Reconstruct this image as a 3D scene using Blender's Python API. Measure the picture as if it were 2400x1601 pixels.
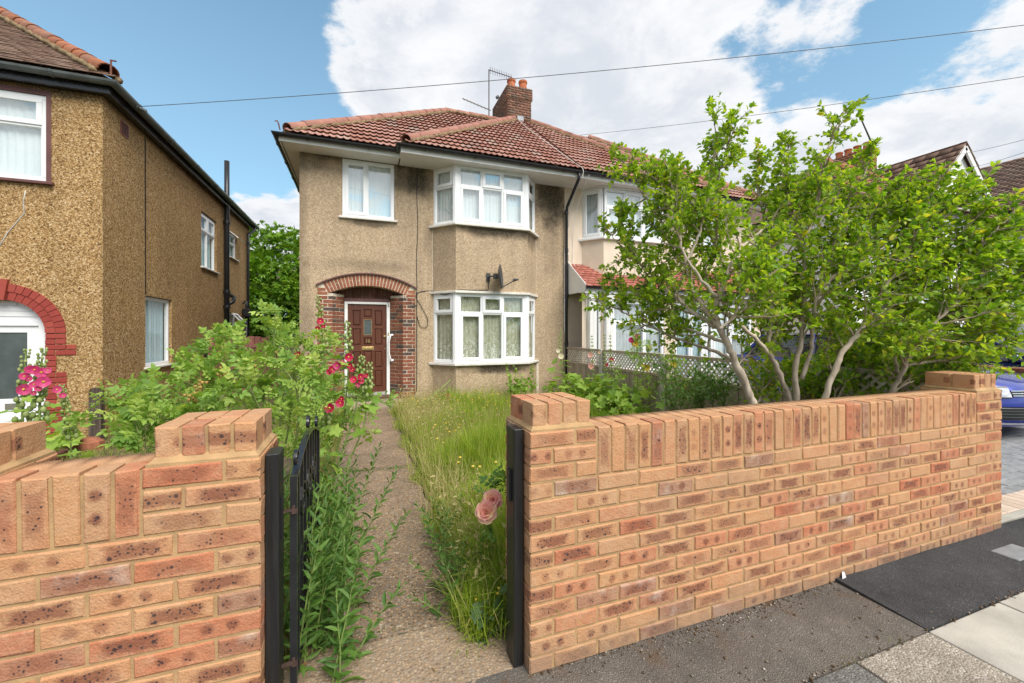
import bpy, math, random
import numpy as np
from mathutils import Vector, Matrix

for _o in list(bpy.data.objects):
    bpy.data.objects.remove(_o)
SC = bpy.context.scene
COL = SC.collection
R = random.Random(11)
NR = np.random.default_rng(5)
PI = math.pi

# ------------------------------------------------------------------ camera
CAM_Z = 1.477
YAW = math.radians(20.0)
FPX = 967.0            # focal length in pixels of the 2400 px wide photograph
HOR = 778.0            # horizon row in the photograph
CY, SY = math.cos(YAW), math.sin(YAW)
cd = bpy.data.cameras.new('camera')
cam = bpy.data.objects.new('camera', cd)
COL.objects.link(cam)
cam.location = (0, 0, CAM_Z)
cam.rotation_euler = (math.radians(90), 0, -YAW)
cd.sensor_width = 36.0
cd.lens = FPX / 2400 * 36
cd.shift_y = -(800.5 - HOR) / 2400
cd.clip_start = 0.05
cd.clip_end = 3000
SC.camera = cam

# ------------------------------------------------------------------ sun
SUN_AZ = Vector((0.27, -0.78))        # horizontal direction towards the sun
SUN_EL = math.radians(48)
SUN_ENERGY = 3.3
SUN_ANGLE = 40
EXPOSURE = 0.52
SKY_STRENGTH = 0.15
SUN_AZ.normalize()
sl = bpy.data.lights.new('sun', 'SUN')
sl.energy = SUN_ENERGY
sl.angle = math.radians(SUN_ANGLE)
sl.color = (1.0, 0.95, 0.88)
so = bpy.data.objects.new('sun', sl)
COL.objects.link(so)
sdir = Vector((SUN_AZ.x * math.cos(SUN_EL), SUN_AZ.y * math.cos(SUN_EL), math.sin(SUN_EL)))
so.rotation_euler = (-sdir).to_track_quat('-Z', 'Y').to_euler()
so.location = (0, -3, 20)

SC.view_settings.view_transform = 'Standard'
SC.view_settings.look = 'None'
SC.view_settings.gamma = 1.0
SC.view_settings.use_curve_mapping = False
SC.view_settings.exposure = EXPOSURE
SC.cycles.max_bounces = 8
SC.cycles.transparent_max_bounces = 12


def ray(u, v):
    """direction (scaled so that depth along the view axis is 1) through a pixel of the 2400 px photograph"""
    a, b = (u - 1200) / FPX, (HOR - v) / FPX
    return Vector((CY * a + SY, CY - SY * a, b))


def PY(u, v, Y):
    d = ray(u, v)
    t = Y / d.y
    return Vector((d.x * t, Y, CAM_Z + d.z * t))


def PX(u, v, X):
    d = ray(u, v)
    t = X / d.x
    return Vector((X, d.y * t, CAM_Z + d.z * t))


def PZ(u, v, z):
    d = ray(u, v)
    t = (z - CAM_Z) / d.z
    return Vector((d.x * t, d.y * t, z))


# ------------------------------------------------------------------ node helper
class G:
    def __init__(s, nt):
        s.t = nt
        s.t.nodes.clear()

    def n(s, typ, ins=None, **props):
        nd = s.t.nodes.new(typ)
        for k, v in props.items():
            setattr(nd, k, v)
        for k, v in (ins or {}).items():
            s.put(nd.inputs[k], v)
        return nd

    def put(s, inp, v):
        if isinstance(v, bpy.types.NodeSocket):
            s.t.links.new(v, inp)
        elif isinstance(v, (tuple, list)) and len(v) == 3 and inp.type == 'RGBA':
            inp.default_value = (*v, 1)
        else:
            inp.default_value = v

    def m(s, op, a, b=0.0, c=0.0, clamp=False):
        nd = s.n('ShaderNodeMath', operation=op, use_clamp=clamp)
        s.put(nd.inputs[0], a)
        s.put(nd.inputs[1], b)
        s.put(nd.inputs[2], c)
        return nd.outputs[0]

    def vm(s, op, a, b=(0, 0, 0), out=0):
        nd = s.n('ShaderNodeVectorMath', operation=op)
        s.put(nd.inputs[0], a)
        s.put(nd.inputs[1], b)
        return nd.outputs[out]

    def mix(s, f, a, b, mode='MIX'):
        nd = s.n('ShaderNodeMix', data_type='RGBA', blend_type=mode)
        s.put(nd.inputs[0], f)
        s.put(nd.inputs[6], a)
        s.put(nd.inputs[7], b)
        return nd.outputs[2]

    def ramp(s, f, stops, interp='LINEAR'):
        nd = s.n('ShaderNodeValToRGB')
        cr = nd.color_ramp
        cr.interpolation = interp
        while len(cr.elements) < len(stops):
            cr.elements.new(0.5)
        for e, (p, c) in zip(cr.elements, stops):
            e.position = p
            e.color = (*c, 1) if len(c) == 3 else c
        s.put(nd.inputs[0], f)
        return nd.outputs[0]

    def mr(s, v, a, b, c=0.0, d=1.0, smooth=True):
        nd = s.n('ShaderNodeMapRange', interpolation_type='SMOOTHSTEP' if smooth else 'LINEAR')
        s.put(nd.inputs[0], v)
        for i, x in enumerate((a, b, c, d)):
            s.put(nd.inputs[1 + i], x)
        return nd.outputs[0]

    def obj(s):
        return s.n('ShaderNodeTexCoord').outputs['Object']

    def pos(s):
        return s.n('ShaderNodeNewGeometry').outputs['Position']

    def rnd(s):
        return s.n('ShaderNodeObjectInfo').outputs['Random']

    def sep(s, v):
        nd = s.n('ShaderNodeSeparateXYZ', {0: v})
        return nd.outputs[0], nd.outputs[1], nd.outputs[2]

    def noise(s, scale, vec=None, detail=3.0, rough=0.55, out='Fac', dist=0.0):
        nd = s.n('ShaderNodeTexNoise', {'Scale': scale, 'Detail': detail, 'Roughness': rough, 'Distortion': dist})
        if vec is not None:
            s.put(nd.inputs['Vector'], vec)
        return nd.outputs[out]

    def vor(s, scale, vec=None, feature='F1', out='Distance', rand=1.0):
        nd = s.n('ShaderNodeTexVoronoi', {'Scale': scale, 'Randomness': rand}, feature=feature)
        if vec is not None:
            s.put(nd.inputs['Vector'], vec)
        return nd.outputs[out]

    def bump(s, h, strength=0.5, dist=0.01):
        return s.n('ShaderNodeBump', {'Strength': strength, 'Distance': dist, 'Height': h}).outputs[0]

    def out(s, sh):
        o = s.n('ShaderNodeOutputMaterial')
        s.t.links.new(sh, o.inputs[0])

    def pbsdf(s, color, rough=0.7, normal=None, metal=0.0, spec=0.4, coat=0.0):
        b = s.n('ShaderNodeBsdfPrincipled', {'Base Color': color, 'Roughness': rough, 'Metallic': metal,
                                             'Specular IOR Level': spec, 'Coat Weight': coat})
        if normal is not None:
            s.put(b.inputs['Normal'], normal)
        return b.outputs[0]


def newmat(name):
    m = bpy.data.materials.new(name)
    m.use_nodes = True
    return m, G(m.node_tree)


def simple(name, col, rough=0.6, var=0.12, scale=6.0, bump=0.0, bscale=60.0, metal=0.0, spec=0.4, coat=0.0):
    """a plain coating with slight mottling"""
    m, g = newmat(name)
    v = g.obj()
    f = g.noise(scale, v, 4)
    k = g.mr(f, 0.25, 0.75, 1 - var, 1 + var)
    c = g.mix(1.0, col, g.n('ShaderNodeCombineColor', {0: k, 1: k, 2: k}).outputs[0], 'MULTIPLY')
    nrm = g.bump(g.noise(bscale, v, 3), bump, 0.004) if bump else None
    g.out(g.pbsdf(c, rough, nrm, metal, spec, coat))
    return m


# ------------------------------------------------------------------ sky
world = bpy.data.worlds.new('World')
SC.world = world
world.use_nodes = True


def build_sky():
    g = G(world.node_tree)
    d = g.n('ShaderNodeTexCoord').outputs['Generated']
    dx, dy, dz = g.sep(d)
    sky = g.n('ShaderNodeTexSky', sky_type='NISHITA', sun_disc=False)
    sky.sun_elevation = SUN_EL
    sky.sun_rotation = math.atan2(SUN_AZ.x, SUN_AZ.y)
    sky.air_density = 1.0
    sky.dust_density = 0.6
    sky.ozone_density = 2.2
    zc = g.m('ADD', g.m('MAXIMUM', dz, 0.0), 0.22)
    px, py = g.m('DIVIDE', dx, zc), g.m('DIVIDE', dy, zc)
    P = g.n('ShaderNodeCombineXYZ', {0: px, 1: py, 2: 0.0}).outputs[0]
    n1 = g.noise(1.25, P, 7, 0.56, dist=0.15)
    n2 = g.noise(4.6, g.vm('ADD', P, (3.7, 1.9, 0.4)), 8, 0.64)
    bias = g.m('MULTIPLY', 0.0, 0.0)

    def blob(u, v, rad, w):
        b = ray(u, v).normalized()
        dt = g.vm('DOT_PRODUCT', d, tuple(b), out=1)
        return g.mr(dt, math.cos(math.radians(rad)), math.cos(math.radians(rad * 0.15)), 0.0, w)
    for u, v, rad, w in SKY_BLOBS:
        bias = g.m('ADD', bias, blob(u, v, rad, w))
    cov = g.m('ADD', g.m('ADD', g.m('MULTIPLY_ADD', n1, 2.1, -1.05), g.m('MULTIPLY_ADD', n2, 1.5, -0.75)), g.m('ADD', bias, 0.68))
    alpha = g.mr(cov, 0.40, 0.66)
    thick = g.mr(cov, 0.55, 1.15)
    shade = g.noise(3.2, g.vm('ADD', P, (8.3, 4.1, 2.0)), 8, 0.62, dist=0.4)
    lump = g.noise(7.5, g.vm('ADD', P, (1.3, 7.1, 5.0)), 6, 0.6)
    sh2 = g.m('MULTIPLY', g.mr(thick, 0.0, 0.6, 0.25, 1.0), g.mr(g.m('MULTIPLY_ADD', lump, 0.35, shade), 0.52, 0.86))
    ccol = g.mix(sh2, (0.68, 0.69, 0.705), (0.51, 0.54, 0.59))
    skyc = g.mix(1.0, sky.outputs[0], (SKY_STRENGTH,) * 3, 'MULTIPLY')
    skyc = g.mix(1.0, skyc, SKY_TINT, 'MULTIPLY')
    # pale air low down
    hz = g.mr(dz, -0.05, 0.85, 0.55, 0.12)
    skyc = g.mix(hz, skyc, (0.42, 0.53, 0.60))
    c = g.mix(alpha, skyc, ccol)
    bg = g.n('ShaderNodeBackground', {0: c, 1: 1.0})
    o = g.n('ShaderNodeOutputWorld')
    g.t.links.new(bg.outputs[0], o.inputs[0])


SKY_TINT = (0.62, 1.02, 0.99)
SKY_BLOBS = [(1100, 90, 25, .46), (1480, 150, 18, .26), (1750, 330, 22, .24), (2200, 280, 20, .36), (1250, 260, 16, .24), (800, 190, 11, .30),
             (640, 500, 14, .75), (700, 560, 10, .4), (250, 160, 38, -1.05), (500, 60, 14, -.40), (700, 120, 7, .12), (1500, 60, 6, -.15), (600, 300, 10, -.42), (1960, 60, 13, -.58), (2330, 40, 11, -.36), (1760, 40, 8, -.1)]
build_sky()


# ------------------------------------------------------------------ object helpers
def link(name, data, parent=None):
    o = bpy.data.objects.new(name, data)
    COL.objects.link(o)
    if parent is not None:
        o.parent = parent
        o.matrix_parent_inverse = parent.matrix_basis.inverted()
    return o


def tag(o, label=None, cat=None, group=None, kind=None):
    if label:
        o['label'] = label
    if cat:
        o['category'] = cat
    if group:
        o['group'] = group
    if kind:
        o['kind'] = kind
    return o


def thing(name, label, cat, loc=(0, 0, 0), group=None):
    o = link(name, None)
    o.empty_display_size = 0.2
    o.location = loc
    o.matrix_basis = Matrix.Translation(loc)
    return tag(o, label, cat, group)


def dup(o, parent=None):
    c = o.copy()
    COL.objects.link(c)
    if parent is not None:
        c.parent = parent
        c.matrix_parent_inverse = o.matrix_parent_inverse.copy()
    for ch in o.children:
        dup(ch, c)
    return c


class MB:
    def __init__(s):
        s.v, s.f = [], []

    def add(s, vs, fs):
        b = len(s.v)
        s.v += [tuple(p) for p in vs]
        s.f += [tuple(i + b for i in f) for f in fs]

    def quad(s, *p):
        s.add(p, [tuple(range(len(p)))])

    BF = [(0, 3, 2, 1), (4, 5, 6, 7), (0, 1, 5, 4), (1, 2, 6, 5), (2, 3, 7, 6), (3, 0, 4, 7)]

    def box(s, x0, x1, y0, y1, z0, z1):
        s.add([(x0, y0, z0), (x1, y0, z0), (x1, y1, z0), (x0, y1, z0), (x0, y0, z1), (x1, y0, z1), (x1, y1, z1), (x0, y1, z1)], MB.BF)

    def fbox(s, F, a0, a1, d0, d1, t0, t1):
        """box in a wall frame F: a along the wall, d inward (negative is proud), t up"""
        s.add([F(a0, d0, t0), F(a1, d0, t0), F(a1, d1, t0), F(a0, d1, t0), F(a0, d0, t1), F(a1, d0, t1), F(a1, d1, t1), F(a0, d1, t1)], MB.BF)

    def beam(s, a, b, w, h, up=(0, 0, 1)):
        a, b = Vector(a), Vector(b)
        t = (b - a).normalized()
        x = t.cross(Vector(up))
        if x.length < 1e-4:
            x = Vector((1, 0, 0))
        x.normalize()
        y = x.cross(t).normalized()
        c = []
        for p in (a, b):
            for sx, sy in ((-1, -1), (1, -1), (1, 1), (-1, 1)):
                c.append(p + x * sx * w / 2 + y * sy * h / 2)
        s.add(c, [(3, 2, 1, 0), (4, 5, 6, 7), (0, 1, 5, 4), (1, 2, 6, 5), (2, 3, 7, 6), (3, 0, 4, 7)])

    def tube(s, pts, r, n=6, cap=True):
        pts = [Vector(p) for p in pts]
        rs = r if isinstance(r, (list, tuple)) else [r] * len(pts)
        rings = []
        ref = None
        for i, p in enumerate(pts):
            t = (pts[min(i + 1, len(pts) - 1)] - pts[max(i - 1, 0)])
            if t.length < 1e-6:
                t = Vector((0, 0, 1))
            t.normalize()
            if ref is None:
                ref = Vector((0, 0, 1)) if abs(t.z) < 0.9 else Vector((1, 0, 0))
            x = (ref - t * ref.dot(t))
            if x.length < 1e-4:
                x = t.orthogonal()
            x.normalize()
            ref = x
            y = t.cross(x)
            rings.append([p + (x * math.cos(2 * PI * k / n) + y * math.sin(2 * PI * k / n)) * rs[i] for k in range(n)])
        vs = [q for rg in rings for q in rg]
        fs = []
        for i in range(len(pts) - 1):
            for k in range(n):
                k2 = (k + 1) % n
                fs.append((i * n + k, i * n + k2, (i + 1) * n + k2, (i + 1) * n + k))
        if cap:
            fs.append(tuple(reversed(range(n))))
            fs.append(tuple(range((len(pts) - 1) * n, len(pts) * n)))
        s.add(vs, fs)

    def lathe(s, c, prof, n=16, axis=None):
        """profile of (radius, height) around axis (default z) through c"""
        c = Vector(c)
        ax = Vector(axis or (0, 0, 1)).normalized()
        x = ax.orthogonal().normalized()
        y = ax.cross(x)
        vs = []
        for r, h in prof:
            for k in range(n):
                a = 2 * PI * k / n
                vs.append(c + ax * h + (x * math.cos(a) + y * math.sin(a)) * r)
        fs = []
        for i in range(len(prof) - 1):
            for k in range(n):
                k2 = (k + 1) % n
                fs.append((i * n + k, i * n + k2, (i + 1) * n + k2, (i + 1) * n + k))
        s.add(vs, fs)

    def prism(s, poly, z0, z1):
        n = len(poly)
        vs = [(p[0], p[1], z0) for p in poly] + [(p[0], p[1], z1) for p in poly]
        s.add(vs, [tuple(reversed(range(n))), tuple(range(n, 2 * n))] + [(i, (i + 1) % n, (i + 1) % n + n, i + n) for i in range(n)])

    def mesh(s, name, mat, smooth=False):
        me = bpy.data.meshes.new(name)
        me.from_pydata(s.v, [], s.f)
        for mm in (mat if isinstance(mat, (list, tuple)) else [mat]):
            me.materials.append(mm)
        if smooth:
            me.polygons.foreach_set('use_smooth', [True] * len(me.polygons))
        me.update()
        return me

    def obj(s, name, mat, parent=None, smooth=False, bevel=0.0, seg=2):
        o = link(name, s.mesh(name, mat, smooth), parent)
        if bevel:
            b = o.modifiers.new('bevel', 'BEVEL')
            b.width = bevel
            b.segments = seg
            b.limit_method = 'ANGLE'
        return o


def frame(O, U):
    """wall frame: F(a, d, t); a along U, d inward from the outer face, t up"""
    U = Vector((U[0], U[1], 0)).normalized()
    N = Vector((U.y, -U.x, 0))
    O = Vector((O[0], O[1], O[2] if len(O) > 2 else 0))

    def F(a, d, t):
        return O + U * a - N * d + Vector((0, 0, t))
    F.U, F.N, F.O = U, N, O
    return F


def facade(mb, F, a0, a1, t0, t1, holes=(), depth=0.12):
    """a wall face with rectangular holes (a0,a1,t0,t1) that have reveals"""
    xs = sorted({a0, a1, *[h[0] for h in holes], *[h[1] for h in holes]})
    ts = sorted({t0, t1, *[h[2] for h in holes], *[h[3] for h in holes]})
    xs = [x for x in xs if a0 <= x <= a1]
    ts = [t for t in ts if t0 <= t <= t1]
    for i in range(len(xs) - 1):
        for j in range(len(ts) - 1):
            cx, ct = (xs[i] + xs[i + 1]) / 2, (ts[j] + ts[j + 1]) / 2
            if any(h[0] < cx < h[1] and h[2] < ct < h[3] for h in holes):
                continue
            mb.quad(F(xs[i], 0, ts[j]), F(xs[i + 1], 0, ts[j]), F(xs[i + 1], 0, ts[j + 1]), F(xs[i], 0, ts[j + 1]))
    for b0, b1, c0, c1 in holes:
        D = depth
        mb.quad(F(b0, 0, c0), F(b0, 0, c1), F(b0, D, c1), F(b0, D, c0))
        mb.quad(F(b1, 0, c0), F(b1, D, c0), F(b1, D, c1), F(b1, 0, c1))
        mb.quad(F(b0, 0, c1), F(b1, 0, c1), F(b1, D, c1), F(b0, D, c1))
        mb.quad(F(b0, 0, c0), F(b0, D, c0), F(b1, D, c0), F(b1, 0, c0))


def tri_mesh(name, V, T, mat, parent=None, rnd=None, smooth=False):
    """big mesh from numpy arrays: V (n,3), T (m,3); rnd (n,) becomes the point attribute rnd"""
    me = bpy.data.meshes.new(name)
    V = np.ascontiguousarray(V, dtype=np.float32)
    T = np.ascontiguousarray(T, dtype=np.int32)
    me.vertices.add(len(V))
    me.vertices.foreach_set('co', V.ravel())
    me.loops.add(T.size)
    me.loops.foreach_set('vertex_index', T.ravel())
    me.polygons.add(len(T))
    me.polygons.foreach_set('loop_start', np.arange(0, T.size, 3, dtype=np.int32))
    me.polygons.foreach_set('loop_total', np.full(len(T), 3, dtype=np.int32))
    if smooth:
        me.polygons.foreach_set('use_smooth', np.ones(len(T), dtype=bool))
    me.materials.append(mat)
    if rnd is not None:
        at = me.attributes.new('rnd', 'FLOAT', 'POINT')
        at.data.foreach_set('value', np.ascontiguousarray(rnd, dtype=np.float32))
    me.update()
    me.validate()
    return link(name, me, parent)


def frames_from(D, roll=None, up=None):
    """rotation matrices (n,3,3) whose columns are side, forward (D), normal"""
    D = D / np.linalg.norm(D, axis=1, keepdims=True)
    n = len(D)
    Up = np.tile([0.0, 0.0, 1.0], (n, 1)) if up is None else up
    S = np.cross(D, Up)
    ln = np.linalg.norm(S, axis=1, keepdims=True)
    S = np.where(ln < 1e-3, np.array([[1.0, 0, 0]]), S / np.maximum(ln, 1e-6))
    Nn = np.cross(S, D)
    if roll is not None:
        c, s_ = np.cos(roll)[:, None], np.sin(roll)[:, None]
        S, Nn = S * c + Nn * s_, Nn * c - S * s_
    return np.stack([S, D, Nn], axis=2)


def scatter(tv, tt, M, loc, scale):
    """instance a template (k verts, tris) n times -> V, T, index of instance per vertex"""
    tv, tt = np.asarray(tv, float), np.asarray(tt, int)
    n, k = len(loc), len(tv)
    sc = np.asarray(scale, float)
    if sc.ndim == 1:
        sc = sc[:, None]
    loc_v = tv[None, :, :] * sc[:, None, :]
    V = np.einsum('nij,nkj->nki', M, loc_v) + np.asarray(loc)[:, None, :]
    T = tt[None] + (np.arange(n) * k)[:, None, None]
    return V.reshape(-1, 3), T.reshape(-1, 3), np.repeat(np.arange(n), k)
# ------------------------------------------------------------------ materials
def pebble_mat(name, stops, s1, s2, tint_lo, tint_hi, bump, stains=(), algae=0.0, streak=(0.89, 0.89, 0.88)):
    """pebbledash: small stones of several colours in render; stains are (x, z, rx, rz, strength) soot or damp marks"""
    m, g = newmat(name)
    v = g.obj()
    w = g.vm('ADD', v, g.vm('SCALE', g.noise(14, v, 2, out='Color'), (0, 0, 0)))
    c1 = g.vor(s1, v, out='Color')
    d1 = g.vor(s1, v)
    c2 = g.vor(s2, v, out='Color')
    r1 = g.sep(c1)[0]
    r2 = g.sep(c2)[1]
    f = g.m('ADD', g.m('MULTIPLY', r1, 0.6), g.m('MULTIPLY', r2, 0.4))
    col = g.ramp(f, stops)
    big = g.noise(0.8, v, 5, 0.6)
    col = g.mix(1.0, col, g.ramp(big, [(0.3, tint_lo), (0.7, tint_hi)]), 'MULTIPLY')
    x, y, z = g.sep(v)
    run = g.noise(1.0, g.n('ShaderNodeMapping', {'Vector': v, 'Scale': (5.5, 5.5, 0.45)}).outputs[0], 5, 0.6)
    col = g.mix(1.0, col, g.ramp(run, [(0.32, streak), (0.62, (1.03, 1.03, 1.03))]), 'MULTIPLY')
    wob = g.noise(3.0, v, 4, 0.65)
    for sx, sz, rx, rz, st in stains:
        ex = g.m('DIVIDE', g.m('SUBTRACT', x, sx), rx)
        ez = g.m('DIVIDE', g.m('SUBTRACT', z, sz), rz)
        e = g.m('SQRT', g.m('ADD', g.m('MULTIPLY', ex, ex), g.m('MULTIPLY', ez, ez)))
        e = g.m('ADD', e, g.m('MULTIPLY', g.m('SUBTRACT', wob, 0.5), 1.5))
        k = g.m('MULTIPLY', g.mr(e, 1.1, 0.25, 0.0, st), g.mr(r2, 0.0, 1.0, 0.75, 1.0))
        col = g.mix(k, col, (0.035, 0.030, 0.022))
    if algae:
        k = g.mr(g.m('ADD', z, g.m('MULTIPLY', wob, 0.5)), 0.75, 0.15, 0.0, algae)
        col = g.mix(k, col, (0.11, 0.105, 0.06))
    h = g.m('ADD', g.m('MULTIPLY', d1, -1.0), g.m('MULTIPLY', r2, 0.5))
    nrm = g.bump(h, bump, 0.02)
    g.out(g.pbsdf(col, 0.9, nrm, spec=0.2))
    return m


def garden_brick_mat():
    """buff-orange wirecut facing bricks: plain ones, ones with a scorched speckled streak, ones with two round kiss marks"""
    m, g = newmat('orange brick')
    v = g.obj()
    r = g.rnd()
    ra = g.n('ShaderNodeTexWhiteNoise', {'W': g.m('MULTIPLY', r, 913.1)}, noise_dimensions='1D').outputs[0]
    rb = g.n('ShaderNodeTexWhiteNoise', {'W': g.m('ADD', g.m('MULTIPLY', r, 571.7), 3.3)}, noise_dimensions='1D').outputs[0]
    base = g.ramp(ra, [(0.0, (0.47, 0.265, 0.145)), (0.35, (0.52, 0.275, 0.135)), (0.7, (0.50, 0.25, 0.135)),
                       (0.86, (0.47, 0.165, 0.085)), (1.0, (0.33, 0.205, 0.135))])
    off = g.n('ShaderNodeCombineXYZ', {0: g.m('MULTIPLY', r, 37.0), 1: g.m('MULTIPLY', rb, 11.0), 2: 0.0}).outputs[0]
    vv = g.vm('ADD', v, off)
    cloud = g.noise(16, vv, 5, 0.65)
    base = g.mix(g.mr(cloud, 0.4, 0.8, 0, 0.55), base, (0.55, 0.36, 0.22))
    base = g.mix(g.mr(cloud, 0.5, 0.2, 0, 0.35), base, (0.42, 0.15, 0.075))
    x, y, z = g.sep(v)
    wob = g.noise(30, vv, 3, 0.6)
    ww = g.m('MULTIPLY', g.m('SUBTRACT', wob, 0.5), 0.9)
    # streak
    ex = g.m('ABSOLUTE', g.m('DIVIDE', x, 0.088))
    ez = g.m('ABSOLUTE', g.m('DIVIDE', z, 0.026))
    e = g.m('ADD', g.m('MAXIMUM', ex, ez), ww)
    streak = g.mr(e, 1.1, 0.5)
    # two kiss marks
    dx = g.m('DIVIDE', g.m('SUBTRACT', g.m('ABSOLUTE', x), 0.036), 0.024)
    dz = g.m('DIVIDE', z, 0.024)
    e2 = g.m('ADD', g.m('SQRT', g.m('ADD', g.m('MULTIPLY', dx, dx), g.m('MULTIPLY', dz, dz))), ww)
    kiss = g.mr(e2, 1.1, 0.3)
    is_s = g.m('GREATER_THAN', rb, 0.45)
    is_k = g.m('MULTIPLY', g.m('GREATER_THAN', rb, 0.20), g.m('SUBTRACT', 1.0, is_s))
    mask = g.m('ADD', g.m('MULTIPLY', streak, is_s), g.m('MULTIPLY', kiss, is_k))
    mask = g.m('MULTIPLY', mask, g.mr(y, -0.03, -0.045, 0.0, 1.0))
    rc = g.n('ShaderNodeTexWhiteNoise', {'W': g.m('ADD', g.m('MULTIPLY', r, 377.3), 8.1)}, noise_dimensions='1D').outputs[0]
    col = g.mix(g.m('MULTIPLY', mask, g.mr(rc, 0.0, 1.0, 0.40, 0.85)), base, (0.215, 0.080, 0.048))
    spk = g.vor(95, vv)
    spr = g.sep(g.vor(95, vv, out='Color'))[0]
    dot = g.m('MULTIPLY', g.mr(spk, 0.42, 0.25), g.m('GREATER_THAN', spr, g.mr(rc, 0.0, 1.0, 0.85, 0.38)))
    big = g.m('MULTIPLY', g.mr(g.vor(42, vv), 0.33, 0.2), g.m('GREATER_THAN', g.sep(g.vor(42, vv, out='Color'))[1], g.mr(rc, 0.0, 1.0, 0.92, 0.55)))
    dots = g.m('MULTIPLY', g.m('MAXIMUM', dot, big), g.mr(mask, 0.35, 0.8))
    col = g.mix(g.m('MULTIPLY', dots, 0.85), col, (0.035, 0.03, 0.035))
    # pale lime bloom on a few
    bloom = g.m('MULTIPLY', g.m('GREATER_THAN', ra, 0.9), g.mr(g.noise(9, vv, 3), 0.5, 0.75, 0, 0.5))
    col = g.mix(bloom, col, (0.6, 0.5, 0.42))
    wp = g.pos()
    wz = g.sep(wp)[2]
    foot = g.mr(g.m('ADD', wz, g.m('MULTIPLY_ADD', g.noise(7, wp, 5, 0.65), 0.30, -0.15)), 0.16, 0.0, 0.0, 0.55)
    col = g.mix(foot, col, (0.22, 0.165, 0.12))
    grime = g.mr(g.noise(2.3, wp, 5, 0.65), 0.52, 0.75, 0, 0.30)
    col = g.mix(grime, col, (0.30, 0.20, 0.13))
    fine = g.noise(230, vv, 2)
    col = g.mix(1.0, col, g.ramp(fine, [(0.2, (0.78, 0.78, 0.78)), (0.8, (1.14, 1.14, 1.14))]), 'MULTIPLY')
    h = g.m('ADD', g.noise(140, vv, 3, 0.7), g.m('MULTIPLY', g.noise(35, vv, 2), 1.2))
    g.out(g.pbsdf(col, 0.85, g.bump(h, 0.65, 0.005), spec=0.2))
    return m


def brick_mat(name, stops, rough=0.85, dirt=0.25, spec=0.25):
    m, g = newmat(name)
    v, r = g.obj(), g.rnd()
    at = g.n('ShaderNodeAttribute', attribute_name='rnd').outputs['Fac']
    rr = g.m('FRACT', g.m('ADD', r, at))
    col = g.ramp(rr, stops)
    vv = g.vm('ADD', v, g.n('ShaderNodeCombineXYZ', {0: g.m('MULTIPLY', r, 17.0), 1: 0.0, 2: g.m('MULTIPLY', r, 5.0)}).outputs[0])
    f = g.noise(24, vv, 5, 0.65)
    col = g.mix(1.0, col, g.ramp(f, [(0.25, (1 - dirt * 1.4,) * 3), (0.75, (1 + dirt,) * 3)]), 'MULTIPLY')
    g.out(g.pbsdf(col, rough, g.bump(g.noise(120, vv, 3), 0.4, 0.004), spec=spec))
    return m


def roof_mat(name, stops, lichen=0.15):
    m, g = newmat(name)
    v, r = g.obj(), g.rnd()
    p = g.pos()
    at = g.n('ShaderNodeAttribute', attribute_name='rnd').outputs['Fac']
    rr = g.m('FRACT', g.m('ADD', r, at))
    col = g.ramp(rr, stops)
    f = g.noise(5, p, 5, 0.7)
    col = g.mix(1.0, col, g.ramp(f, [(0.25, (0.72, 0.72, 0.74)), (0.75, (1.16, 1.14, 1.1))]), 'MULTIPLY')
    li = g.m('MULTIPLY', g.mr(g.noise(9, p, 5, 0.7), 0.60, 0.74), lichen)
    col = g.mix(li, col, (0.30, 0.20, 0.10))
    g.out(g.pbsdf(col, 0.75, g.bump(g.noise(60, p, 3), 0.3, 0.004), spec=0.3))
    return m


def leaf_mat(name, stops, trans=0.35, rough=0.42, tcol=None, spec=0.35):
    """leaf colour picked by a random number per leaf"""
    m, g = newmat(name)
    at = g.n('ShaderNodeAttribute', attribute_name='rnd').outputs['Fac']
    rr = g.m('FRACT', g.m('ADD', at, g.rnd()))
    col = g.ramp(rr, stops)
    f = g.noise(40, g.obj(), 2)
    col = g.mix(1.0, col, g.ramp(f, [(0.3, (0.85,) * 3), (0.7, (1.12,) * 3)]), 'MULTIPLY')
    b = g.pbsdf(col, rough, spec=spec)
    tc = g.mix(1.0, col, tcol or (1.5, 1.45, 0.6), 'MULTIPLY')
    t = g.n('ShaderNodeBsdfTranslucent', {0: tc}).outputs[0]
    g.out(g.n('ShaderNodeMixShader', {0: trans, 1: b, 2: t}).outputs[0])
    return m


M = {}
M['pebble'] = pebble_mat('tan pebbledash',
                         [(0.0, (0.25, 0.19, 0.125)), (0.3, (0.40, 0.31, 0.205)), (0.6, (0.48, 0.38, 0.26)), (1.0, (0.62, 0.53, 0.41))],
                         80, 44, (0.84, 0.80, 0.80), (1.08, 1.02, 0.96), 0.35,
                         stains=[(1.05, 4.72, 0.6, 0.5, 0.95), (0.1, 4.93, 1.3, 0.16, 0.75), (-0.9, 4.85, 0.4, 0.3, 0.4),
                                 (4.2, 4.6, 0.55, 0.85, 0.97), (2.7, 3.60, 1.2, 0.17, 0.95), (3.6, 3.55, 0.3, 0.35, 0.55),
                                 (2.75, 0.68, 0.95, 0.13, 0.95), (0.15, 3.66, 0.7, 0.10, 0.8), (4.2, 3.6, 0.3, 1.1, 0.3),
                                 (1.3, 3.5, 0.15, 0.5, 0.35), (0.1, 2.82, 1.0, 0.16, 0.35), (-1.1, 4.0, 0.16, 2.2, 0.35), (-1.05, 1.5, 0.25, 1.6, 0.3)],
                         algae=0.35)
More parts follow.
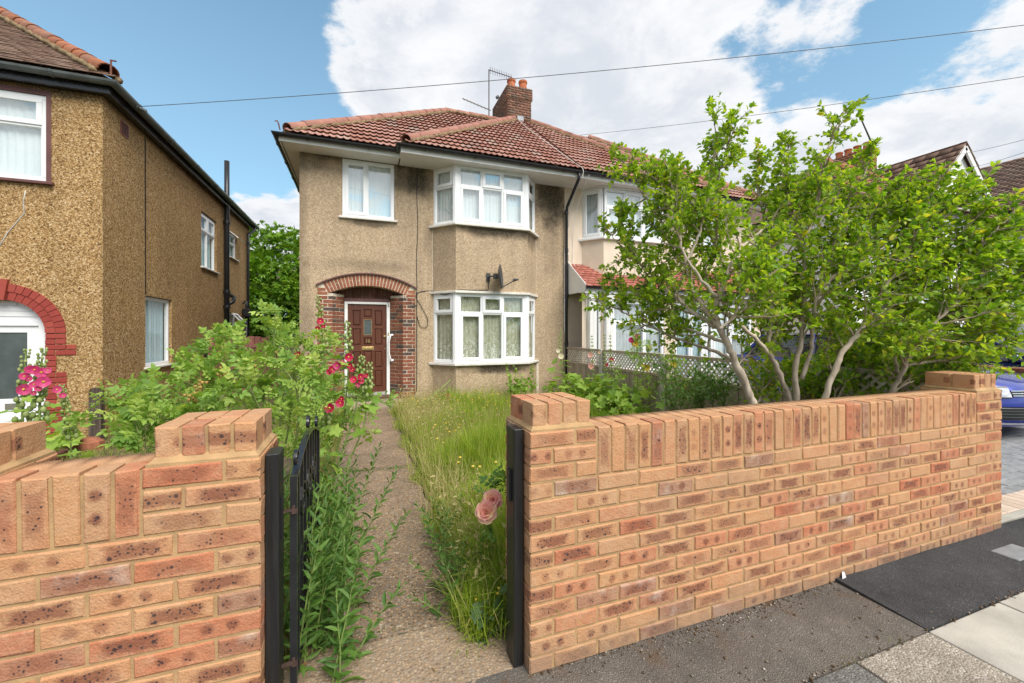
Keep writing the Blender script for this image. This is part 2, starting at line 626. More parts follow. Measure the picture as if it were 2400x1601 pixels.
M['pebble_dark'] = pebble_mat('brown pebbledash',
                              [(0.0, (0.055, 0.030, 0.014)), (0.3, (0.23, 0.135, 0.055)), (0.55, (0.42, 0.265, 0.115)), (0.78, (0.55, 0.39, 0.205)), (1.0, (0.72, 0.61, 0.45))],
                              96, 48, (0.88, 0.86, 0.84), (1.1, 1.05, 0.98), 0.45,
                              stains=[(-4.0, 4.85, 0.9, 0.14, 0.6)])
M['brick'] = garden_brick_mat()
M['mortar'] = simple('sandy mortar', (0.40, 0.255, 0.125), 0.95, 0.18, 14, 0.5, 160)
M['mortar_pale'] = simple('pale mortar', (0.60, 0.52, 0.41), 0.95, 0.2, 14, 0.4, 160)
M['porch_brick'] = brick_mat('porch brick', [(0.0, (0.20, 0.075, 0.045)), (0.4, (0.26, 0.095, 0.055)), (0.62, (0.23, 0.09, 0.05)), (0.70, (0.30, 0.12, 0.06)),
                                             (0.74, (0.085, 0.06, 0.05)), (1.0, (0.10, 0.07, 0.058))])
M['arch_brick'] = brick_mat('arch brick', [(0.0, (0.22, 0.08, 0.045)), (0.5, (0.28, 0.105, 0.06)), (1.0, (0.33, 0.13, 0.07))])
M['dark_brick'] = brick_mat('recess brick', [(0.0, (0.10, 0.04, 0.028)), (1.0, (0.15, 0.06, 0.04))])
M['red_brick'] = brick_mat('red painted brick', [(0.0, (0.27, 0.045, 0.035)), (0.6, (0.31, 0.055, 0.042)), (1.0, (0.34, 0.07, 0.05))], 0.6, 0.10)
M['red_joint'] = simple('red painted joint', (0.20, 0.035, 0.028), 0.7)
M['chim_brick'] = brick_mat('chimney brick', [(0.0, (0.12, 0.07, 0.05)), (0.5, (0.20, 0.105, 0.072)), (0.8, (0.25, 0.125, 0.085)), (1.0, (0.13, 0.10, 0.08))], 0.9, 0.4)
M['chim_far'] = brick_mat('orange chimney brick', [(0.0, (0.25, 0.085, 0.045)), (0.6, (0.34, 0.12, 0.06)), (1.0, (0.22, 0.10, 0.07))], 0.9, 0.3)
M['roof_red'] = roof_mat('red roof tile', [(0.0, (0.30, 0.13, 0.095)), (0.4, (0.37, 0.185, 0.14)), (0.8, (0.42, 0.23, 0.185)), (0.93, (0.37, 0.26, 0.21)), (1.0, (0.26, 0.10, 0.075))], 0.4)
M['ridge_red'] = roof_mat('red ridge tile', [(0.0, (0.33, 0.15, 0.11)), (1.0, (0.40, 0.20, 0.15))], 0.5)
M['roof_brown'] = roof_mat('brown roof tile', [(0.0, (0.16, 0.10, 0.075)), (0.4, (0.23, 0.15, 0.115)), (0.8, (0.28, 0.195, 0.15)), (1.0, (0.19, 0.11, 0.075))], 0.15)
M['ridge_orange'] = roof_mat('orange hip tile', [(0.0, (0.33, 0.115, 0.05)), (0.5, (0.40, 0.15, 0.07)), (1.0, (0.30, 0.14, 0.085))], 0.5)
M['roof_lean'] = roof_mat('plain red roof tile', [(0.0, (0.33, 0.10, 0.07)), (1.0, (0.42, 0.16, 0.12))], 0.1)
M['roof_far'] = roof_mat('far brown roof tile', [(0.0, (0.13, 0.075, 0.052)), (1.0, (0.23, 0.14, 0.10))], 0.1)
M['lichen'] = simple('mossy mortar bed', (0.21, 0.15, 0.08), 0.95, 0.45, 18, 0.6, 80)
M['pot'] = simple('terracotta', (0.42, 0.13, 0.055), 0.8, 0.2, 8)
M['upvc'] = simple('white upvc', (0.80, 0.81, 0.82), 0.35, 0.02, 3)
M['white'] = simple('white paint', (0.76, 0.75, 0.73), 0.5, 0.05, 4)
M['sill'] = simple('sill paint', (0.66, 0.63, 0.58), 0.6, 0.1, 8)
M['soffit'] = simple('soffit board', (0.74, 0.72, 0.68), 0.5, 0.04, 3)
M['cream'] = simple('cream render', (0.66, 0.55, 0.43), 0.85, 0.07, 2.5, 0.5, 30)
M['white_wall'] = simple('white render', (0.86, 0.86, 0.85), 0.85, 0.04, 2.5, 0.5, 26)
M['black_pl'] = simple('black plastic', (0.018, 0.018, 0.020), 0.3, 0.2, 8)
M['gutter_grey'] = simple('weathered gutter', (0.10, 0.115, 0.115), 0.35, 0.25, 5)
M['black_paint'] = simple('black gloss paint', (0.016, 0.016, 0.018), 0.22, 0.3, 9, 0.35, 40, spec=0.6)
M['maroon'] = simple('maroon paint', (0.13, 0.055, 0.05), 0.5, 0.15, 6)
M['grey_pipe'] = simple('grey soil pipe', (0.075, 0.08, 0.085), 0.4, 0.15, 6)
M['brass'] = simple('brass', (0.52, 0.38, 0.16), 0.35, 0.15, 20, metal=0.8)
M['steel'] = simple('aerial metal', (0.10, 0.085, 0.08), 0.5, 0.2, 20, metal=0.5)
M['dish'] = simple('dark grey dish', (0.055, 0.06, 0.065), 0.4, 0.1, 6)
M['lead'] = simple('lead flashing', (0.32, 0.34, 0.37), 0.5, 0.15, 8)
M['concrete'] = simple('concrete post', (0.46, 0.43, 0.38), 0.9, 0.2, 9, 0.5, 120)
M['step'] = simple('step concrete', (0.30, 0.24, 0.17), 0.9, 0.22, 7, 0.5, 90)
M['rust'] = simple('rusty iron', (0.16, 0.06, 0.035), 0.75, 0.3, 30)
M['dark'] = simple('painted hole shade', (0.02, 0.02, 0.02), 0.9)
M['oldwood'] = None


def wood_mat(name, c0, c1, grain=(40, 40, 3), rough=0.75, gloss=0.25, bump=0.35):
    m, g = newmat(name)
    v, r = g.obj(), g.rnd()
    sc = g.n('ShaderNodeMapping', {'Vector': g.vm('ADD', v, g.n('ShaderNodeCombineXYZ', {0: g.m('MULTIPLY', r, 9.0), 1: r, 2: g.m('MULTIPLY', r, 31.0)}).outputs[0]), 'Scale': grain}).outputs[0]
    f = g.noise(1.0, sc, 5, 0.65)
    col = g.mix(g.mr(f, 0.3, 0.7), c0, c1)
    col = g.mix(1.0, col, g.ramp(r, [(0.0, (0.82,) * 3), (1.0, (1.15,) * 3)]), 'MULTIPLY')
    g.out(g.pbsdf(col, rough, g.bump(f, bump, 0.004), spec=gloss))
    return m


M['door'] = wood_mat('mahogany door', (0.075, 0.024, 0.012), (0.115, 0.038, 0.02), (45, 45, 4), 0.4, 0.4, 0.12)
M['fence'] = wood_mat('weathered fence board', (0.30, 0.24, 0.18), (0.44, 0.36, 0.28))
M['lattice'] = wood_mat('lattice lath', (0.55, 0.47, 0.40), (0.70, 0.62, 0.54))
M['oldwood'] = wood_mat('old dark timber', (0.035, 0.025, 0.02), (0.13, 0.095, 0.075), (50, 50, 2))
M['blackwood'] = wood_mat('black painted timber', (0.010, 0.010, 0.010), (0.022, 0.022, 0.021), (60, 60, 3), 0.35, 0.5, 0.5)
M['shed'] = wood_mat('pale shed board', (0.30, 0.235, 0.175), (0.42, 0.34, 0.27))
M['redwood'] = wood_mat('red stained board', (0.20, 0.075, 0.06), (0.30, 0.13, 0.11))
M['bark'] = wood_mat('grey bark', (0.33, 0.265, 0.20), (0.52, 0.44, 0.345), (26, 26, 7), 0.9, 0.15, 0.7)
M['twig'] = wood_mat('twig', (0.22, 0.165, 0.115), (0.38, 0.305, 0.225), (26, 26, 9), 0.9, 0.15)
M['cane'] = simple('green cane', (0.14, 0.17, 0.05), 0.6, 0.3, 12)
M['stem'] = simple('green stem', (0.19, 0.26, 0.07), 0.6, 0.25, 12)
M['drystem'] = simple('dry stem', (0.36, 0.27, 0.13), 0.8, 0.25, 12)


def glass_mat(name, refl, tint=(0.95, 0.97, 0.97), fk=0.9):
    """clear pane: sees through to the curtain, mirrors the sky"""
    m, g = newmat(name)
    fr = g.n('ShaderNodeFresnel', {0: 1.5}).outputs[0]
    k = g.m('ADD', g.m('MULTIPLY', fr, fk), refl, clamp=True)
    k = g.m('MULTIPLY', k, g.m('SUBTRACT', 1.0, g.n('ShaderNodeNewGeometry').outputs['Backfacing']))      # one mirror per pane, on the face the light meets first
    wav = g.bump(g.noise(2.2, g.obj(), 2), 0.06, 0.02)
    gl = g.n('ShaderNodeBsdfGlossy', {0: (0.95, 0.97, 1.0, 1), 'Roughness': 0.02, 'Normal': wav}).outputs[0]
    tr = g.n('ShaderNodeBsdfTransparent', {0: (*tint, 1)}).outputs[0]
    g.out(g.n('ShaderNodeMixShader', {0: k, 1: tr, 2: gl}).outputs[0])
    return m


M['glass'] = glass_mat('window glass', 0.10)
M['glass_lo'] = glass_mat('clear side glass', 0.06, fk=0.25)
M['glass_hi'] = glass_mat('bright window glass', 0.24)
M['glass_dark'] = simple('obscured dark glass', (0.07, 0.085, 0.085), 0.18, 0.3, 3, 0.2, 40, spec=0.6)


def curtain_mat(name, c0, c1, lace):
    m, g = newmat(name)
    v = g.obj()
    x, y, z = g.sep(v)
    f = g.noise(5, v, 3)
    col = g.mix(f, c0, c1)
    vv = g.n('ShaderNodeCombineXYZ', {0: x, 1: g.m('MULTIPLY', y, 1.0), 2: g.m('MULTIPLY', z, 0.6)}).outputs[0]
    d = g.vor(19, vv)
    ring = g.mr(g.m('ABSOLUTE', g.m('SUBTRACT', d, 0.36)), 0.12, 0.02)
    ring2 = g.mr(g.m('ABSOLUTE', g.m('SUBTRACT', g.vor(42, vv), 0.3)), 0.12, 0.02, 0, 0.6)
    low = g.mr(z, 1.45, 0.95, 0.35, 1.0)
    col = g.mix(g.m('MULTIPLY', g.m('MULTIPLY', g.m('MAXIMUM', ring, ring2), low), lace), col, (0.97, 0.96, 0.90))
    g.out(g.pbsdf(col, 0.9, spec=0.1))
    return m


M['net'] = curtain_mat('white net curtain', (0.80, 0.86, 0.86), (0.90, 0.93, 0.93), 0.25)
M['lace'] = curtain_mat('cream lace curtain', (0.36, 0.345, 0.24), (0.52, 0.495, 0.365), 0.95)
M['blue_net'] = curtain_mat('blue net curtain', (0.42, 0.56, 0.60), (0.56, 0.68, 0.72), 0.2)
M['grey_net'] = curtain_mat('grey curtain', (0.45, 0.47, 0.48), (0.70, 0.72, 0.72), 0.1)


def aggregate_mat():
    """exposed aggregate concrete: small flint stones in brown matrix, paler slab by the gate"""
    m, g = newmat('exposed aggregate')
    v = g.obj()
    x, y, z = g.sep(v)
    vv = g.vm('ADD', v, g.vm('MULTIPLY', g.noise(20, v, 2, out='Color'), (0.01, 0.01, 0.0)))
    c = g.sep(g.vor(75, vv, out='Color'))
    d = g.vor(75, vv)
    stone = g.ramp(c[0], [(0.0, (0.11, 0.075, 0.05)), (0.15, (0.30, 0.185, 0.105)), (0.33, (0.215, 0.185, 0.16)), (0.50, (0.40, 0.285, 0.18)), (0.68, (0.17, 0.125, 0.09)), (0.80, (0.34, 0.27, 0.20)), (0.96, (0.48, 0.40, 0.31))], 'CONSTANT')
    col = g.mix(g.mr(d, 0.40, 0.58), stone, (0.23, 0.165, 0.11))
    f = g.noise(2.2, v, 5, 0.6)
    col = g.mix(1.0, col, g.ramp(f, [(0.3, (0.72, 0.72, 0.72)), (0.7, (1.15, 1.13, 1.1))]), 'MULTIPLY')
    near = g.m('MULTIPLY', g.mr(y, 2.15, 2.05), 0.28)
    col = g.mix(near, col, (0.47, 0.36, 0.25))
    g.out(g.pbsdf(col, 0.9, g.bump(g.m('MULTIPLY', d, -1.0), 0.6, 0.008), spec=0.25))
    return m


M['aggregate'] = aggregate_mat()


def asphalt_mat(name, base, speck, scale=160, brown=0.0, hi=0.25):
    m, g = newmat(name)
    v = g.obj()
    d = g.vor(scale, v)
    c = g.sep(g.vor(scale, v, out='Color'))[0]
    col = g.mix(g.mr(c, 1 - hi, 1.0), base, speck)
    f = g.noise(1.6, v, 6, 0.65)
    col = g.mix(1.0, col, g.ramp(f, [(0.3, (0.7,) * 3), (0.7, (1.25,) * 3)]), 'MULTIPLY')
    f2 = g.noise(9.0, v, 6, 0.7)
    col = g.mix(1.0, col, g.ramp(f2, [(0.3, (0.80,) * 3), (0.7, (1.15,) * 3)]), 'MULTIPLY')
    if brown:
        y = g.sep(v)[1]
        b = g.m('MULTIPLY', g.mr(g.noise(4.5, v, 6, 0.7), 0.50, 0.68), g.mr(y, 1.42, 1.60, 0.15, 1.0))
        col = g.mix(g.m('MULTIPLY', b, brown), col, (0.12, 0.065, 0.028))
    g.out(g.pbsdf(col, 0.88, g.bump(g.m('MULTIPLY_ADD', g.noise(14, v, 5, 0.7), 1.6, g.m('MULTIPLY', d, -1.0)), 0.8, 0.008), spec=0.3))
    return m


M['asphalt'] = asphalt_mat('old asphalt', (0.15, 0.132, 0.114), (0.26, 0.235, 0.21), 190, 0.8, 0.14)
M['asphalt_new'] = asphalt_mat('new asphalt', (0.056, 0.056, 0.058), (0.11, 0.11, 0.115), 190, 0.0, 0.15)
M['slab_agg'] = asphalt_mat('aggregate paving slab', (0.27, 0.235, 0.19), (0.42, 0.39, 0.34), 120, 0, 0.5)
M['slab_dark'] = asphalt_mat('grey paving slab', (0.15, 0.145, 0.135), (0.24, 0.23, 0.215), 120, 0, 0.4)
M['slab_pale'] = simple('pale paving slab', (0.39, 0.37, 0.325), 0.9, 0.20, 4, 0.4, 90)
M['sett'] = brick_mat('pink sett', [(0.0, (0.50, 0.38, 0.30)), (1.0, (0.62, 0.50, 0.41))], 0.9, 0.12)
M['block'] = brick_mat('grey paving block', [(0.0, (0.20, 0.205, 0.215)), (1.0, (0.29, 0.29, 0.30))], 0.8, 0.2)
M['sand'] = simple('jointing sand', (0.17, 0.14, 0.10), 0.95, 0.2, 20)
M['soil'] = simple('garden soil', (0.10, 0.080, 0.045), 0.95, 0.45, 5, 0.8, 40)
M['ground'] = simple('ground', (0.12, 0.12, 0.06), 0.95, 0.3, 1.5)
M['road'] = asphalt_mat('road asphalt', (0.06, 0.06, 0.058), (0.15, 0.145, 0.14), 110)
M['kerb'] = simple('kerb stone', (0.42, 0.40, 0.37), 0.9, 0.15, 6, 0.4, 90)


def carpaint(name, c):
    m, g = newmat(name)
    g.out(g.pbsdf(g.mix(g.noise(600, g.obj(), 1), c, tuple(x * 1.25 for x in c)), 0.28, metal=0.25, spec=0.5, coat=1.0))
    return m


M['blue'] = carpaint('blue car paint', (0.012, 0.030, 0.26))
M['navy'] = carpaint('navy car paint', (0.008, 0.022, 0.12))
M['car_glass'] = simple('tinted car glass', (0.02, 0.024, 0.028), 0.05, 0.1, 2, spec=0.8)
M['chrome'] = simple('chrome trim', (0.72, 0.73, 0.75), 0.15, 0.03, 3, metal=0.9)
M['lamp'] = simple('headlamp lens', (0.55, 0.57, 0.6), 0.08, 0.3, 30, spec=0.8)
M['tyre'] = simple('tyre rubber', (0.018, 0.018, 0.018), 0.8)
M['rim'] = simple('alloy rim', (0.40, 0.41, 0.43), 0.3, 0.05, 8, metal=0.7)

# foliage
M['hib'] = leaf_mat('hibiscus leaf', [(0.0, (0.10, 0.23, 0.016)), (0.25, (0.20, 0.35, 0.024)), (0.5, (0.30, 0.45, 0.034)), (0.88, (0.38, 0.51, 0.045)), (0.965, (0.46, 0.52, 0.05)), (1.0, (0.60, 0.52, 0.045))], 0.48)
M['rose'] = leaf_mat('rose leaf', [(0.0, (0.15, 0.27, 0.05)), (0.4, (0.24, 0.385, 0.075)), (0.75, (0.35, 0.48, 0.10)), (1.0, (0.46, 0.56, 0.14))], 0.40, 0.5)
M['holly'] = leaf_mat('hollyhock leaf', [(0.0, (0.16, 0.29, 0.04)), (0.5, (0.25, 0.40, 0.06)), (1.0, (0.36, 0.49, 0.09))], 0.36, 0.6)
M['weed'] = leaf_mat('weed leaf', [(0.0, (0.06, 0.145, 0.026)), (0.5, (0.10, 0.205, 0.036)), (1.0, (0.155, 0.27, 0.055))], 0.32, 0.55)
M['ragw'] = leaf_mat('ragwort leaf', [(0.0, (0.07, 0.135, 0.05)), (1.0, (0.13, 0.21, 0.085))], 0.3, 0.6)
M['grass'] = leaf_mat('grass blade', [(0.0, (0.12, 0.22, 0.016)), (0.40, (0.27, 0.39, 0.028)), (0.80, (0.39, 0.49, 0.05)), (0.90, (0.34, 0.36, 0.08)), (1.0, (0.52, 0.44, 0.19))], 0.34, 0.6)
M['shortgrass'] = leaf_mat('dry lawn blade', [(0.0, (0.12, 0.17, 0.025)), (0.5, (0.24, 0.26, 0.06)), (1.0, (0.42, 0.36, 0.16))], 0.3, 0.7)
M['straw'] = leaf_mat('grass seed head', [(0.0, (0.46, 0.38, 0.17)), (0.5, (0.55, 0.47, 0.24)), (1.0, (0.42, 0.42, 0.15))], 0.3, 0.8)
M['tree'] = leaf_mat('tree leaf', [(0.0, (0.07, 0.17, 0.010)), (0.5, (0.13, 0.27, 0.018)), (1.0, (0.23, 0.38, 0.028))], 0.3)
M['red_petal'] = leaf_mat('crimson petal', [(0.0, (0.40, 0.008, 0.05)), (1.0, (0.60, 0.025, 0.10))], 0.3, 0.5, (1.3, 0.8, 0.8))
M['pink_petal'] = leaf_mat('pink petal', [(0.0, (0.52, 0.03, 0.16)), (1.0, (0.68, 0.09, 0.25))], 0.3, 0.5, (1.2, 0.9, 0.9))
M['pale_petal'] = leaf_mat('pale pink petal', [(0.0, (0.84, 0.40, 0.36)), (0.4, (0.86, 0.50, 0.46)), (0.8, (0.88, 0.62, 0.46)), (1.0, (0.88, 0.70, 0.42))], 0.4, 0.6, (1.1, 1.0, 0.9))
M['cream_petal'] = leaf_mat('cream petal', [(0.0, (0.78, 0.70, 0.46)), (1.0, (0.82, 0.78, 0.64))], 0.3, 0.6, (1.1, 1.0, 0.9))
M['yellow_petal'] = leaf_mat('yellow petal', [(0.0, (0.72, 0.50, 0.04)), (1.0, (0.80, 0.66, 0.14))], 0.25, 0.6, (1.1, 1.0, 0.8))
M['bud'] = leaf_mat('green bud', [(0.0, (0.25, 0.32, 0.10)), (1.0, (0.36, 0.42, 0.16))], 0.2, 0.6)
M['litter'] = leaf_mat('dead leaf', [(0.0, (0.20, 0.10, 0.04)), (1.0, (0.40, 0.26, 0.12))], 0.1, 0.8)
# ------------------------------------------------------------------ shared builders
BOXV = np.array([(-.5, -.5, -.5), (.5, -.5, -.5), (.5, .5, -.5), (-.5, .5, -.5), (-.5, -.5, .5), (.5, -.5, .5), (.5, .5, .5), (-.5, .5, .5)])
BOXT = np.array([(0, 2, 1), (0, 3, 2), (4, 5, 6), (4, 6, 7), (0, 1, 5), (0, 5, 4), (1, 2, 6), (1, 6, 5), (2, 3, 7), (2, 7, 6), (3, 0, 4), (3, 4, 7)])


def boxes_joined(name, items, mat, parent=None, kind='stuff'):
    """many oriented boxes as one mesh; items: (centre, 3x3 matrix, (sx,sy,sz))"""
    loc = np.array([i[0] for i in items], float)
    Mx = np.array([i[1] for i in items], float)
    sc = np.array([i[2] for i in items], float)
    V, T, ix = scatter(BOXV, BOXT, Mx, loc, sc)
    o = tri_mesh(name, V, T, mat, parent, NR.random(len(items))[ix])
    if kind:
        o['kind'] = kind
    return o


def fmat(F):
    return np.array([[F.U.x, -F.N.x, 0], [F.U.y, -F.N.y, 0], [0, 0, 1.0]])


def bond_items(F, a0, a1, t0, t1, course=0.075, L=0.225, depth=0.05, proud=0.006, joint=0.010, odd=0):
    out = []
    n = max(1, round((t1 - t0) / course))
    cz = (t1 - t0) / n
    Mx = fmat(F)
    for i in range(n):
        s = a0 - (L / 2 if (i + odd) % 2 else 0)
        while s < a1 - 0.015:
            b0, b1 = max(s, a0), min(s + L, a1)
            if b1 - b0 > 0.03:
                c = F((b0 + b1) / 2, depth / 2 - proud + R.uniform(-.002, .002), t0 + cz * (i + .5))
                out.append((c, Mx, (b1 - b0 - joint, depth, cz - joint)))
            s += L
    return out


_bm = {}


def brick_mesh(L, D, H, mat, ch=0.005):
    """a single brick, x long, y deep (front is -y), z high, with softened front arrises; a few variants per size"""
    key = (round(L, 3), round(D, 3), round(H, 3), mat.name, R.randrange(4))
    if key in _bm:
        return _bm[key]
    j = lambda: R.uniform(-.0028, .0028)
    x, y, z = L / 2, D / 2, H / 2
    v = []
    for (sx, sz) in ((-1, -1), (1, -1), (1, 1), (-1, 1)):
        v.append((sx * (x - ch) + j(), -y + j() * .6, sz * (z - ch) + j()))
    for (sx, sz) in ((-1, -1), (1, -1), (1, 1), (-1, 1)):
        v.append((sx * x + j(), -y + ch, sz * z + j()))
    for (sx, sz) in ((-1, -1), (1, -1), (1, 1), (-1, 1)):
        v.append((sx * (x) , y - ch, sz * z))
    for (sx, sz) in ((-1, -1), (1, -1), (1, 1), (-1, 1)):
        v.append((sx * (x - ch), y, sz * (z - ch)))
    f = [(0, 1, 2, 3)]
    for k in range(3):
        b = 4 * k
        for i in range(4):
            i2 = (i + 1) % 4
            f.append((b + i2, b + i, b + 4 + i, b + 4 + i2))
    f.append((15, 14, 13, 12))
    mb = MB()
    mb.add(v, f)
    me = mb.mesh('brick', mat)
    _bm[key] = me
    return me


def place_brick(F, a0, a1, t0, t1, parent, mat, depth=0.1, proud=0.0, upright=False, name='brick', onface=False):
    """brick whose front face lies in the wall frame F; upright turns its long side up"""
    w, h = a1 - a0, t1 - t0
    me = brick_mesh(h if upright else w, depth, w if upright else h, mat)
    o = link(name, me, parent)
    c = F((a0 + a1) / 2, depth / 2 - proud + R.uniform(-.0015, .0015), (t0 + t1) / 2)
    rz = math.atan2(F.U.y, F.U.x)
    rot = Matrix.Rotation(rz, 4, 'Z')
    if upright:
        rot = rot @ Matrix.Rotation(math.radians(90 if R.random() < .5 else -90), 4, 'Y')
    elif R.random() < .5:
        rot = rot @ Matrix.Rotation(PI, 4, 'Y')
    o.matrix_basis = Matrix.Translation(c) @ rot @ Matrix.Rotation(R.uniform(-.006, .006), 4, 'Y')
    return o


def window(parent, F, a0, w, t0, h, cols, glass, curtain, d=0.03, fw=0.05, name='window', cd_=0.035, sill=None, pleat=0.085, mat=None, label=None):
    """framed window in wall frame F. cols: [(fraction, [(fraction, 'f' fixed | 's' opening sash), ... upwards])]"""
    mat = mat or M['upvc']
    fb = MB()
    D0, D1 = d, d + 0.06
    fb.fbox(F, a0, a0 + w, D0, D1, t0, t0 + fw)
    fb.fbox(F, a0, a0 + w, D0, D1, t0 + h - fw, t0 + h)
    fb.fbox(F, a0, a0 + fw, D0, D1, t0 + fw, t0 + h - fw)
    fb.fbox(F, a0 + w - fw, a0 + w, D0, D1, t0 + fw, t0 + h - fw)
    iw, ih = w - 2 * fw, h - 2 * fw
    tot = sum(c[0] for c in cols)
    lights = []
    x = a0 + fw
    mull = 0.045
    for ci, (cf, rows) in enumerate(cols):
        cw = iw * cf / tot
        x0, x1 = x, x + cw
        if ci > 0:
            fb.fbox(F, x0 - mull / 2, x0 + mull / 2, D0 + .002, D1 - .002, t0 + fw - .001, t0 + h - fw + .001)
        rt = sum(r[0] for r in rows)
        z = t0 + fw
        lx0 = x0 + (mull / 2 if ci > 0 else 0)
        lx1 = x1 - (mull / 2 if ci < len(cols) - 1 else 0)
        for ri, (rf, k) in enumerate(rows):
            rh = ih * rf / rt
            z0, z1 = z, z + rh
            if ri > 0:
                fb.fbox(F, lx0, lx1, D0 + .004, D1 - .004, z0 - mull / 2, z0 + mull / 2)
            lights.append((lx0, lx1, z0 + (mull / 2 if ri > 0 else 0), z1 - (mull / 2 if ri < len(rows) - 1 else 0), k))
            z = z1
        x = x1
    fr = fb.obj(name, mat, parent, bevel=0.006)
    if label:
        fr['label'] = label
    for (x0, x1, z0, z1, k) in lights:
        gx0, gx1, gz0, gz1, gd = x0, x1, z0, z1, D0 + .03
        if k == 's':
            sb = MB()
            sw = 0.05
            e = 0.012
            S0, S1 = D0 - .014, D0 + .045
            sb.fbox(F, x0 - e, x1 + e, S0, S1, z0 - e, z0 + sw)
            sb.fbox(F, x0 - e, x1 + e, S0, S1, z1 - sw, z1 + e)
            sb.fbox(F, x0 - e, x0 + sw, S0, S1, z0 + sw, z1 - sw)
            sb.fbox(F, x1 - sw, x1 + e, S0, S1, z0 + sw, z1 - sw)
            sb.obj('sash', mat, fr, bevel=0.006)
            gx0, gx1, gz0, gz1, gd = x0 + sw, x1 - sw, z0 + sw, z1 - sw, D0 + .01
        else:
            gb = MB()      # glazing bead
            q = 0.010
            for (p0, p1, q0, q1) in ((x0, x1, z0, z0 + q), (x0, x1, z1 - q, z1), (x0, x0 + q, z0 + q, z1 - q), (x1 - q, x1, z0 + q, z1 - q)):
                gb.fbox(F, p0, p1, gd - .014, gd + .004, q0, q1)
            gb.obj('glazing_bead', mat, fr)
        pb = MB()
        pb.fbox(F, gx0, gx1, gd, gd + .005, gz0, gz1)
        pb.obj('pane', glass, fr)
    if curtain is not None:
        cb = MB()
        n = max(8, int(w / 0.012))
        ph = R.uniform(0, 6)
        vs = []
        for i in range(n + 1):
            s = a0 + fw * .4 + (w - fw * .8) * i / n
            wv = 0.008 * math.sin(2 * PI * s / pleat + ph + 1.3 * math.sin(s * 9 + ph)) + 0.005 * math.sin(s * 31 + ph)
            vs.append(F(s, D1 + cd_ + wv, t0 + .01))
            vs.append(F(s, D1 + cd_ + wv * .8, t0 + h - .01))
        cb.add(vs, [(2 * i, 2 * i + 2, 2 * i + 3, 2 * i + 1) for i in range(n)])
        cb.obj('curtain', curtain, fr, smooth=True)
    if sill:
        sb = MB()
        o, th = sill
        sb.fbox(F, a0 - .06, a0 + w + .06, -o, D0 + .02, t0 - th, t0)
        sb.obj('sill', M['sill'], fr, bevel=0.008)
    return fr


# wavy double-roll roof tile, used one by one
def roll_tile_data(tw=0.24, L=0.33, amp=0.020, n=13):
    v, f = [], []
    xs = np.linspace(-tw / 2, tw / 2, n)
    z = [amp * max(0.0, math.cos(2 * PI * (x / (tw / 2)))) ** 1.0 for x in xs]
    for yy, lift in ((0.0, 0.045), (L, 0.004)):
        for x, zz in zip(xs, z):
            v.append((x, yy, zz + lift))
    for x, zz in zip(xs, z):
        v.append((x, 0.006, zz + 0.033))
    for i in range(n - 1):
        f.append((i, i + 1, n + i + 1, n + i))
        f.append((2 * n + i, 2 * n + i + 1, i + 1, i))
    return v, f


def tile_field(parent, base, E, Up, rows, gauge, tw, ext, mat, limit=400):
    """courses of wavy tiles: whole tiles become objects of their own, cut ones at the hips are joined"""
    E, Up = Vector(E).normalized(), Vector(Up).normalized()
    Nn = E.cross(Up)
    rot = Matrix((E, Up, Nn)).transposed().to_4x4()
    tv, tf = roll_tile_data(tw)
    mb = MB()
    mb.add(tv, tf)
    mes = [mb.mesh('roof_tile', mat)]
    cnt = 0
    cv, ct, cr = [], [], []
    for i in range(rows):
        s0, s1 = ext((i + 0.35) * gauge)
        if s1 - s0 < 0.05:
            continue
        k0, k1 = math.floor(s0 / tw), math.ceil(s1 / tw)
        for k in range(k0, k1):
            a, b = k * tw, (k + 1) * tw
            p = Vector(base) + Up * (i * gauge) + E * ((a + b) / 2)
            rr = rot @ Matrix.Rotation(R.uniform(-.012, .012), 4, 'Z') @ Matrix.Rotation(R.uniform(-.012, .012), 4, 'Y')
            m4 = Matrix.Translation(p + Nn * R.uniform(-.002, .003)) @ rr
            if a >= s0 - .02 and b <= s1 + .02 and cnt < limit:
                o = link('tile', mes[0], parent)
                o.matrix_basis = m4
                cnt += 1
            else:
                lo, hi = max(a, s0) - (a + b) / 2, min(b, s1) - (a + b) / 2
                if hi - lo < 0.02:
                    continue
                r0 = R.random()
                bs = len(cv)
                for (x, y, z) in tv:
                    cv.append(tuple(m4 @ Vector((min(max(x, lo), hi), y, z))))
                    cr.append(r0)
                for q in tf:
                    ct.append((bs + q[0], bs + q[1], bs + q[2]))
                    ct.append((bs + q[0], bs + q[2], bs + q[3]))
    if ct:
        o = tri_mesh('cut_tiles', np.array(cv), np.array(ct), mat, parent, np.array(cr))
        o['kind'] = 'stuff'


def plain_tiles(name, parent, base, E, Up, length_up, gauge, tw, ext, mat, th=0.016, lift=0.022):
    """courses of flat plain tiles, all joined: too small to tell apart one by one"""
    E, Up = Vector(E).normalized(), Vector(Up).normalized()
    Nn = E.cross(Up)
    tilt = math.atan2(lift, gauge * 1.4)
    U2 = (Up * math.cos(tilt) - Nn * math.sin(tilt))
    N2 = E.cross(U2)
    Mx = np.array([[E.x, U2.x, N2.x], [E.y, U2.y, N2.y], [E.z, U2.z, N2.z]])
    items = []
    rows = int(length_up / gauge)
    for i in range(rows):
        s0, s1 = ext((i + .3) * gauge)
        s = s0 - (tw / 2 if i % 2 else 0)
        while s < s1 - .01:
            a, b = max(s, s0), min(s + tw, s1)
            if b - a > 0.02:
                L = gauge * 1.4
                c = Vector(base) + Up * (i * gauge) + E * ((a + b) / 2) + Nn * (lift + R.uniform(-.004, .004)) + U2 * (L / 2)
                items.append((c, Mx, (b - a - .004, L, th)))
            s += tw
    return boxes_joined(name, items, mat, parent)


_ridge = {}


